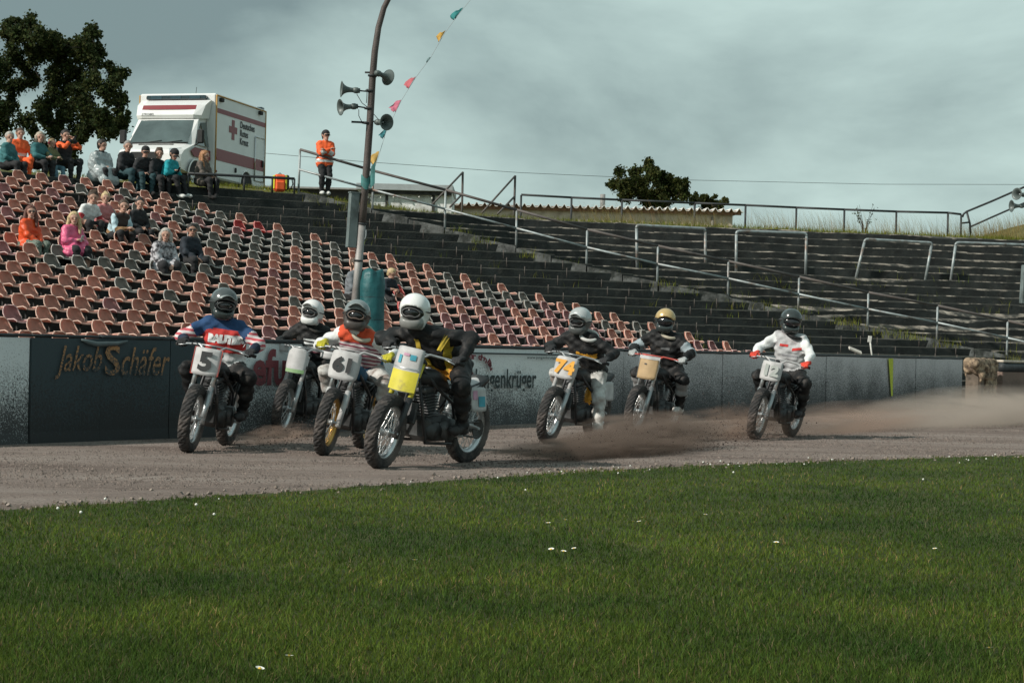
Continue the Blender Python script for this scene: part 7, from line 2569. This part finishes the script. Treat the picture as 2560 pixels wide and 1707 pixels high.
ride('race motorcycle with large white number 61 plate and gold rims', 'rider in a grey helmet and red and white jersey with yellow gloves', (806, 1138), 902,
     dict(num='61', nsize=.19, plate=(.31, .29), round=.10, rim=M_rimg, body=bluep, bar=M_pw, steer=2, slider=M_pw), dict(top=stripey, shoulder=orange_red, collar=white_j, chest=stripey, ribs=stripey, waist=stripey, belly=bluep, pelvis=bluep, upperarm=white_j, lowersleeve=white_j, forearm=white_j, cuff=white_j, thigh=dirtyw, shin=dirtyw, ankle=boot_b, legs=bluep, shoes=boot_b),
     dict(shellm=h_grey, chin=M('chin_brown_grey', (.07, .06, .055), .4, var=.2), split=.03, frame=M('frame_brown', (.16, .12, .10), .5), peak=M('peak_grey', (.30, .34, .34), .3)), torso=42, yaw=12, pitch=-6, gloves=g_yel, S=.99, bulk=.02, lean=9, extra_fn=neck_roll(M('neck_brace_tan', (.42, .38, .30), .7, var=.2)))


def yellow_trim(e, hm, S, torso):
    d = V((math.sin(R(torso)), 0, math.cos(R(torso)))); n = V((math.cos(R(torso)), 0, -math.sin(R(torso))))
    for s in (1, -1):
        b = MB()
        b.grid(lambda u, v, s=s: d * lerp(.06, .47, u) * S + V((0, (.075 + .07 * u + .05 * (v - .5)) * s, 0)) + n * .2, 12, 3)
        o = b.build('jacket_stripe', yel_l, e); drape(o, e, n, .008)
    b = MB(); b.grid(lambda u, v: d * (.02 + .15 * v - .06 * math.sin(u * 3.1)) * S + V((0, .26 * (u - .5), 0)) + n * .2, 9, 5)
    o = b.build('jacket_patch', M('patch_orange', (.55, .25, .03), .7), e); drape(o, e, n, .008)


ride('nearest race motorcycle with white over yellow number plate', 'rider in a white helmet and black leather with mustard stripes on the nearest motorcycle', (950, 1172), 1160,
     dict(plate=(.27, .40), round=.06, marks=((.02, .98, .02, .47, M_pyel), (.16, .28, .62, .80, M_cyan), (.58, .78, .72, .84, M_cyan), (.33, .54, .80, .86, M_pinkm), (.04, .96, .515, .545, M_alu)), body=M_blackp, tail=M_pw, side_marks=((.12, .55, .2, .62, M_cyan), (.60, .9, .5, .86, M_pinkm)), steer=11, forktube=M_pyel, slider=M_blackp, guards=None, bar=M_alu),
     dict(top=black_l, legs=black_l, shoes=boot_b), dict(shellm=h_white, chin=M('chin_white_dark', (.22, .225, .215), .3, var=.2), frame=M('frame_grey', (.10, .10, .10), .4)), torso=50, yaw=20, pitch=0, gloves=g_black, S=1.02, lean=6, side=17, bulk=.026, extra_fn=yellow_trim, elbow=(-.5, .7, .1), sit_x=-.30, sit_z=.93)
ride('race motorcycle with white plate and orange number 74', 'rider in a silver helmet and black jersey with yellow chest lettering', (1366, 1108), 1482,
     dict(num='74', nsize=.215, numm=M_onum, plate=(.29, .26), round=.12, body=M_blackp, forktube=M_pw, slider=M_alu, spring=M_onum, steer=4), dict(top=black_l, legs=dirtyw, pelvis=black_l, shin=dirtyw, ankle=boot_w, shoes=boot_b),
     dict(shellm=h_silver, chin=M('chin_grey', (.10, .11, .11), .35), split=.02, frame=M('frame_grey', (.10, .10, .10), .4), peak=M('peak_silver', (.5, .53, .53), .3)), torso=30, yaw=6, pitch=8, twist=-6, gloves=g_black, S=.98, lean=8, side=13, bulk=.024, foot_out=(.06, .36, .10), extra_fn=both(chest_text('Racing', .075, M_onum, .176, .30, width=1.25, bold=.006), neck_roll(M('neck_brace_white', (.6, .6, .58), .6, var=.2))), elbow=(-.7, .6, -.1))
ride('race motorcycle with tan number plate under a red handlebar', 'rider in a gold helmet and black jersey with grey elbow guards', (1583, 1091), 1672,
     dict(plate=(.28, .30), platem=M_pwood, marks=((.0, 1.0, .86, 1.0, M_pw), (.33, .45, .62, .68, M_num)), edge=M_alu, body=M_blackp, bar=M_redm, steer=0), dict(top=black_l, legs=black_l, lowersleeve=greyprot, shin=C('grey_knee', (.25, .25, .25)), shoes=boot_w),
     dict(shellm=h_gold, chin=h_black, split=.035), torso=18, yaw=22, twist=5, gloves=g_white, S=1.0, lean=7, bulk=.028, extra_fn=both(neck_roll(M('neck_brace_tan')), print_bar(-.07, .05, .33, .36, C('grey_print2', (.12, .125, .13)))), elbow=(-.7, .6, -.1))
ride('last race motorcycle with white number 12 plate', 'last rider in a black helmet, greyish white jersey and red gloves', (1886, 1099), 1974,
     dict(num='12', nsize=.19, numm=M('number_grey', (.35, .38, .36), .6), plate=(.28, .25), body=M_blackp, bar=M_pw, steer=4), dict(top=grey_t, upperarm=white_j, lowersleeve=white_j, forearm=white_j, cuff=white_j, legs=black_l, shoes=boot_b),
     dict(shellm=h_black), torso=7, yaw=30, pitch=4, twist=10, gloves=g_red, S=1.02, lean=8, bulk=.02, extra_fn=both(neck_roll(black_l), print_bar(-.15, -.04, .36, .39, red_j), print_bar(.02, .15, .33, .365, red_j, slant=.03), print_bar(-.10, .10, .24, .26, C('grey_print', (.30, .30, .32)))), elbow=(-.7, .6, -.1))

# ================================================================== DUST THROWN UP BY THE WHEELS
def dust_mat(name, col, dens, nscale=3.0, sharp=0.42):
    m = bpy.data.materials.new(name); m.use_nodes = True
    nt = m.node_tree; n, l = nt.nodes, nt.links
    n.remove(n['Principled BSDF'])
    out = n['Material Output']
    pv = n.new('ShaderNodeVolumePrincipled')
    pv.inputs['Color'].default_value = (*col, 1); pv.inputs['Anisotropy'].default_value = 0.15
    tc = n.new('ShaderNodeTexCoord')
    mp = n.new('ShaderNodeMapping'); mp.inputs['Location'].default_value = (-0.5, -0.5, -0.5)
    l.new(tc.outputs['Generated'], mp.inputs['Vector'])
    wz = n.new('ShaderNodeTexNoise'); wz.inputs['Scale'].default_value = nscale * .9; wz.inputs['Detail'].default_value = 3; l.new(tc.outputs['Object'], wz.inputs['Vector'])
    ws = n.new('ShaderNodeVectorMath'); ws.operation = 'MULTIPLY_ADD'; ws.inputs[1].default_value = (.30, .55, .75); ws.inputs[2].default_value = (-.15, -.275, -.375)
    l.new(wz.outputs['Color'], ws.inputs[0])
    wa = n.new('ShaderNodeVectorMath'); wa.operation = 'ADD'; l.new(mp.outputs['Vector'], wa.inputs[0]); l.new(ws.outputs['Vector'], wa.inputs[1])   # ragged, billowing outline
    ln = n.new('ShaderNodeVectorMath'); ln.operation = 'LENGTH'; l.new(wa.outputs['Vector'], ln.inputs[0])
    fall = n.new('ShaderNodeMapRange'); fall.interpolation_type = 'SMOOTHSTEP'
    fall.inputs['From Min'].default_value = 0.50; fall.inputs['From Max'].default_value = 0.02; fall.inputs['To Min'].default_value = 0; fall.inputs['To Max'].default_value = 1
    l.new(ln.outputs['Value'], fall.inputs['Value'])
    nz = n.new('ShaderNodeTexNoise'); nz.inputs['Scale'].default_value = nscale; nz.inputs['Detail'].default_value = 8; nz.inputs['Roughness'].default_value = .72; nz.inputs['Distortion'].default_value = .6
    l.new(tc.outputs['Object'], nz.inputs['Vector'])
    mr = n.new('ShaderNodeMapRange'); mr.inputs['From Min'].default_value = sharp - .04; mr.inputs['From Max'].default_value = sharp + .14
    l.new(nz.outputs['Fac'], mr.inputs['Value'])
    mu = n.new('ShaderNodeMath'); mu.operation = 'MULTIPLY'; l.new(fall.outputs['Result'], mu.inputs[0]); l.new(mr.outputs['Result'], mu.inputs[1])
    m2 = n.new('ShaderNodeMath'); m2.operation = 'MULTIPLY'; m2.inputs[1].default_value = dens; l.new(mu.outputs[0], m2.inputs[0])
    l.new(m2.outputs[0], pv.inputs['Density'])
    l.new(pv.outputs['Volume'], out.inputs['Volume'])
    return m


def dust(label, p0, p1, h0, width, mat, lift=0.0):
    p0, p1 = V(p0), V(p1); d = p1 - p0; L = d.length
    c = (p0 + p1) / 2; c.z = h0 * 0.5 + lift
    b = MB(); b.lathe([(.0005, .5), (.25, .43), (.43, .25), (.5, 0), (.43, -.25), (.25, -.43), (.0005, -.5)], 20)
    o = b.build('dust', mat)
    o.matrix_world = Matrix.Translation(c) @ Matrix.Rotation(math.atan2(d.y, d.x), 4, 'Z') @ Matrix.Diagonal((L, width, h0, 1))
    return tag(o, label, 'dust', kind='stuff')


br = (0.60, 0.45, 0.37)
dust('brown cinder dust trailing from the nearest motorcycle', on_z(1175, 1166), on_z(1800, 1124), 0.36, 0.8, dust_mat('dust_brown', (0.31, 0.24, 0.20), 26.0, 5.0, .47), lift=-.08)
dust('thick brown dust crest between the gold helmet rider and the last rider', on_z(1380, 1143), on_z(1840, 1112), 0.58, 0.8, dust_mat('dust_brown_thick', (0.37, 0.29, 0.245), 22.0, 3.8, .48), lift=-.10)
dust('pale dust drifting behind the last rider', on_z(1900, 1100), on_z(2350, 1062), 0.62, 1.6, dust_mat('dust_pale_thin', br, 2.2, 2.6, .45), lift=-.14)
dust('pale dust cloud hanging at the end of the wall', on_z(2150, 1085), on_z(2780, 1042), 0.88, 2.4, dust_mat('dust_pale', (0.74, 0.64, 0.56), 2.4, 2.2, .44), lift=-.18)
dust('low brown dust behind the number 5 motorcycle', on_z(575, 1128), on_z(800, 1085), 0.34, 0.8, dust_mat('dust_low', br, 3.5, 6.0, .48), lift=-.12)
dust('brown dust in front of the last rider', on_z(1690, 1108), on_z(2000, 1090), 0.62, 1.1, dust_mat('dust_front', (0.48, 0.35, 0.28), 4.0, 4.2, .47), lift=-.12)
# clods flung from the tyres
b = MB()
for (a, c, n, h, w) in ((on_z(1190, 1165), on_z(1900, 1115), 2200, .42, .4), (on_z(1640, 1100), on_z(1960, 1092), 1100, .6, .45), (on_z(590, 1126), on_z(800, 1095), 500, .3, .3)):
    for i in range(n):
        t = random.random() ** .8
        p = lerp(a, c, t) + V((random.gauss(0, w * .5), random.gauss(0, w * .6), abs(random.gauss(0, h * .45 * (0.3 + t)))))
        r = random.uniform(.0025, .0085)
        q = [p + V((random.uniform(-1, 1), random.uniform(-1, 1), random.uniform(-1, 1))) * r * 1.6 for _ in range(4)]
        b._add(q, [[0, 1, 2], [0, 2, 3], [0, 3, 1], [1, 3, 2]], False)
tag(b.build('dirt_spray', M('cinder_clod', (.075, .055, .047), .95, var=.3)), 'clods of cinder flung up by the rear tyres', 'dirt', kind='stuff')
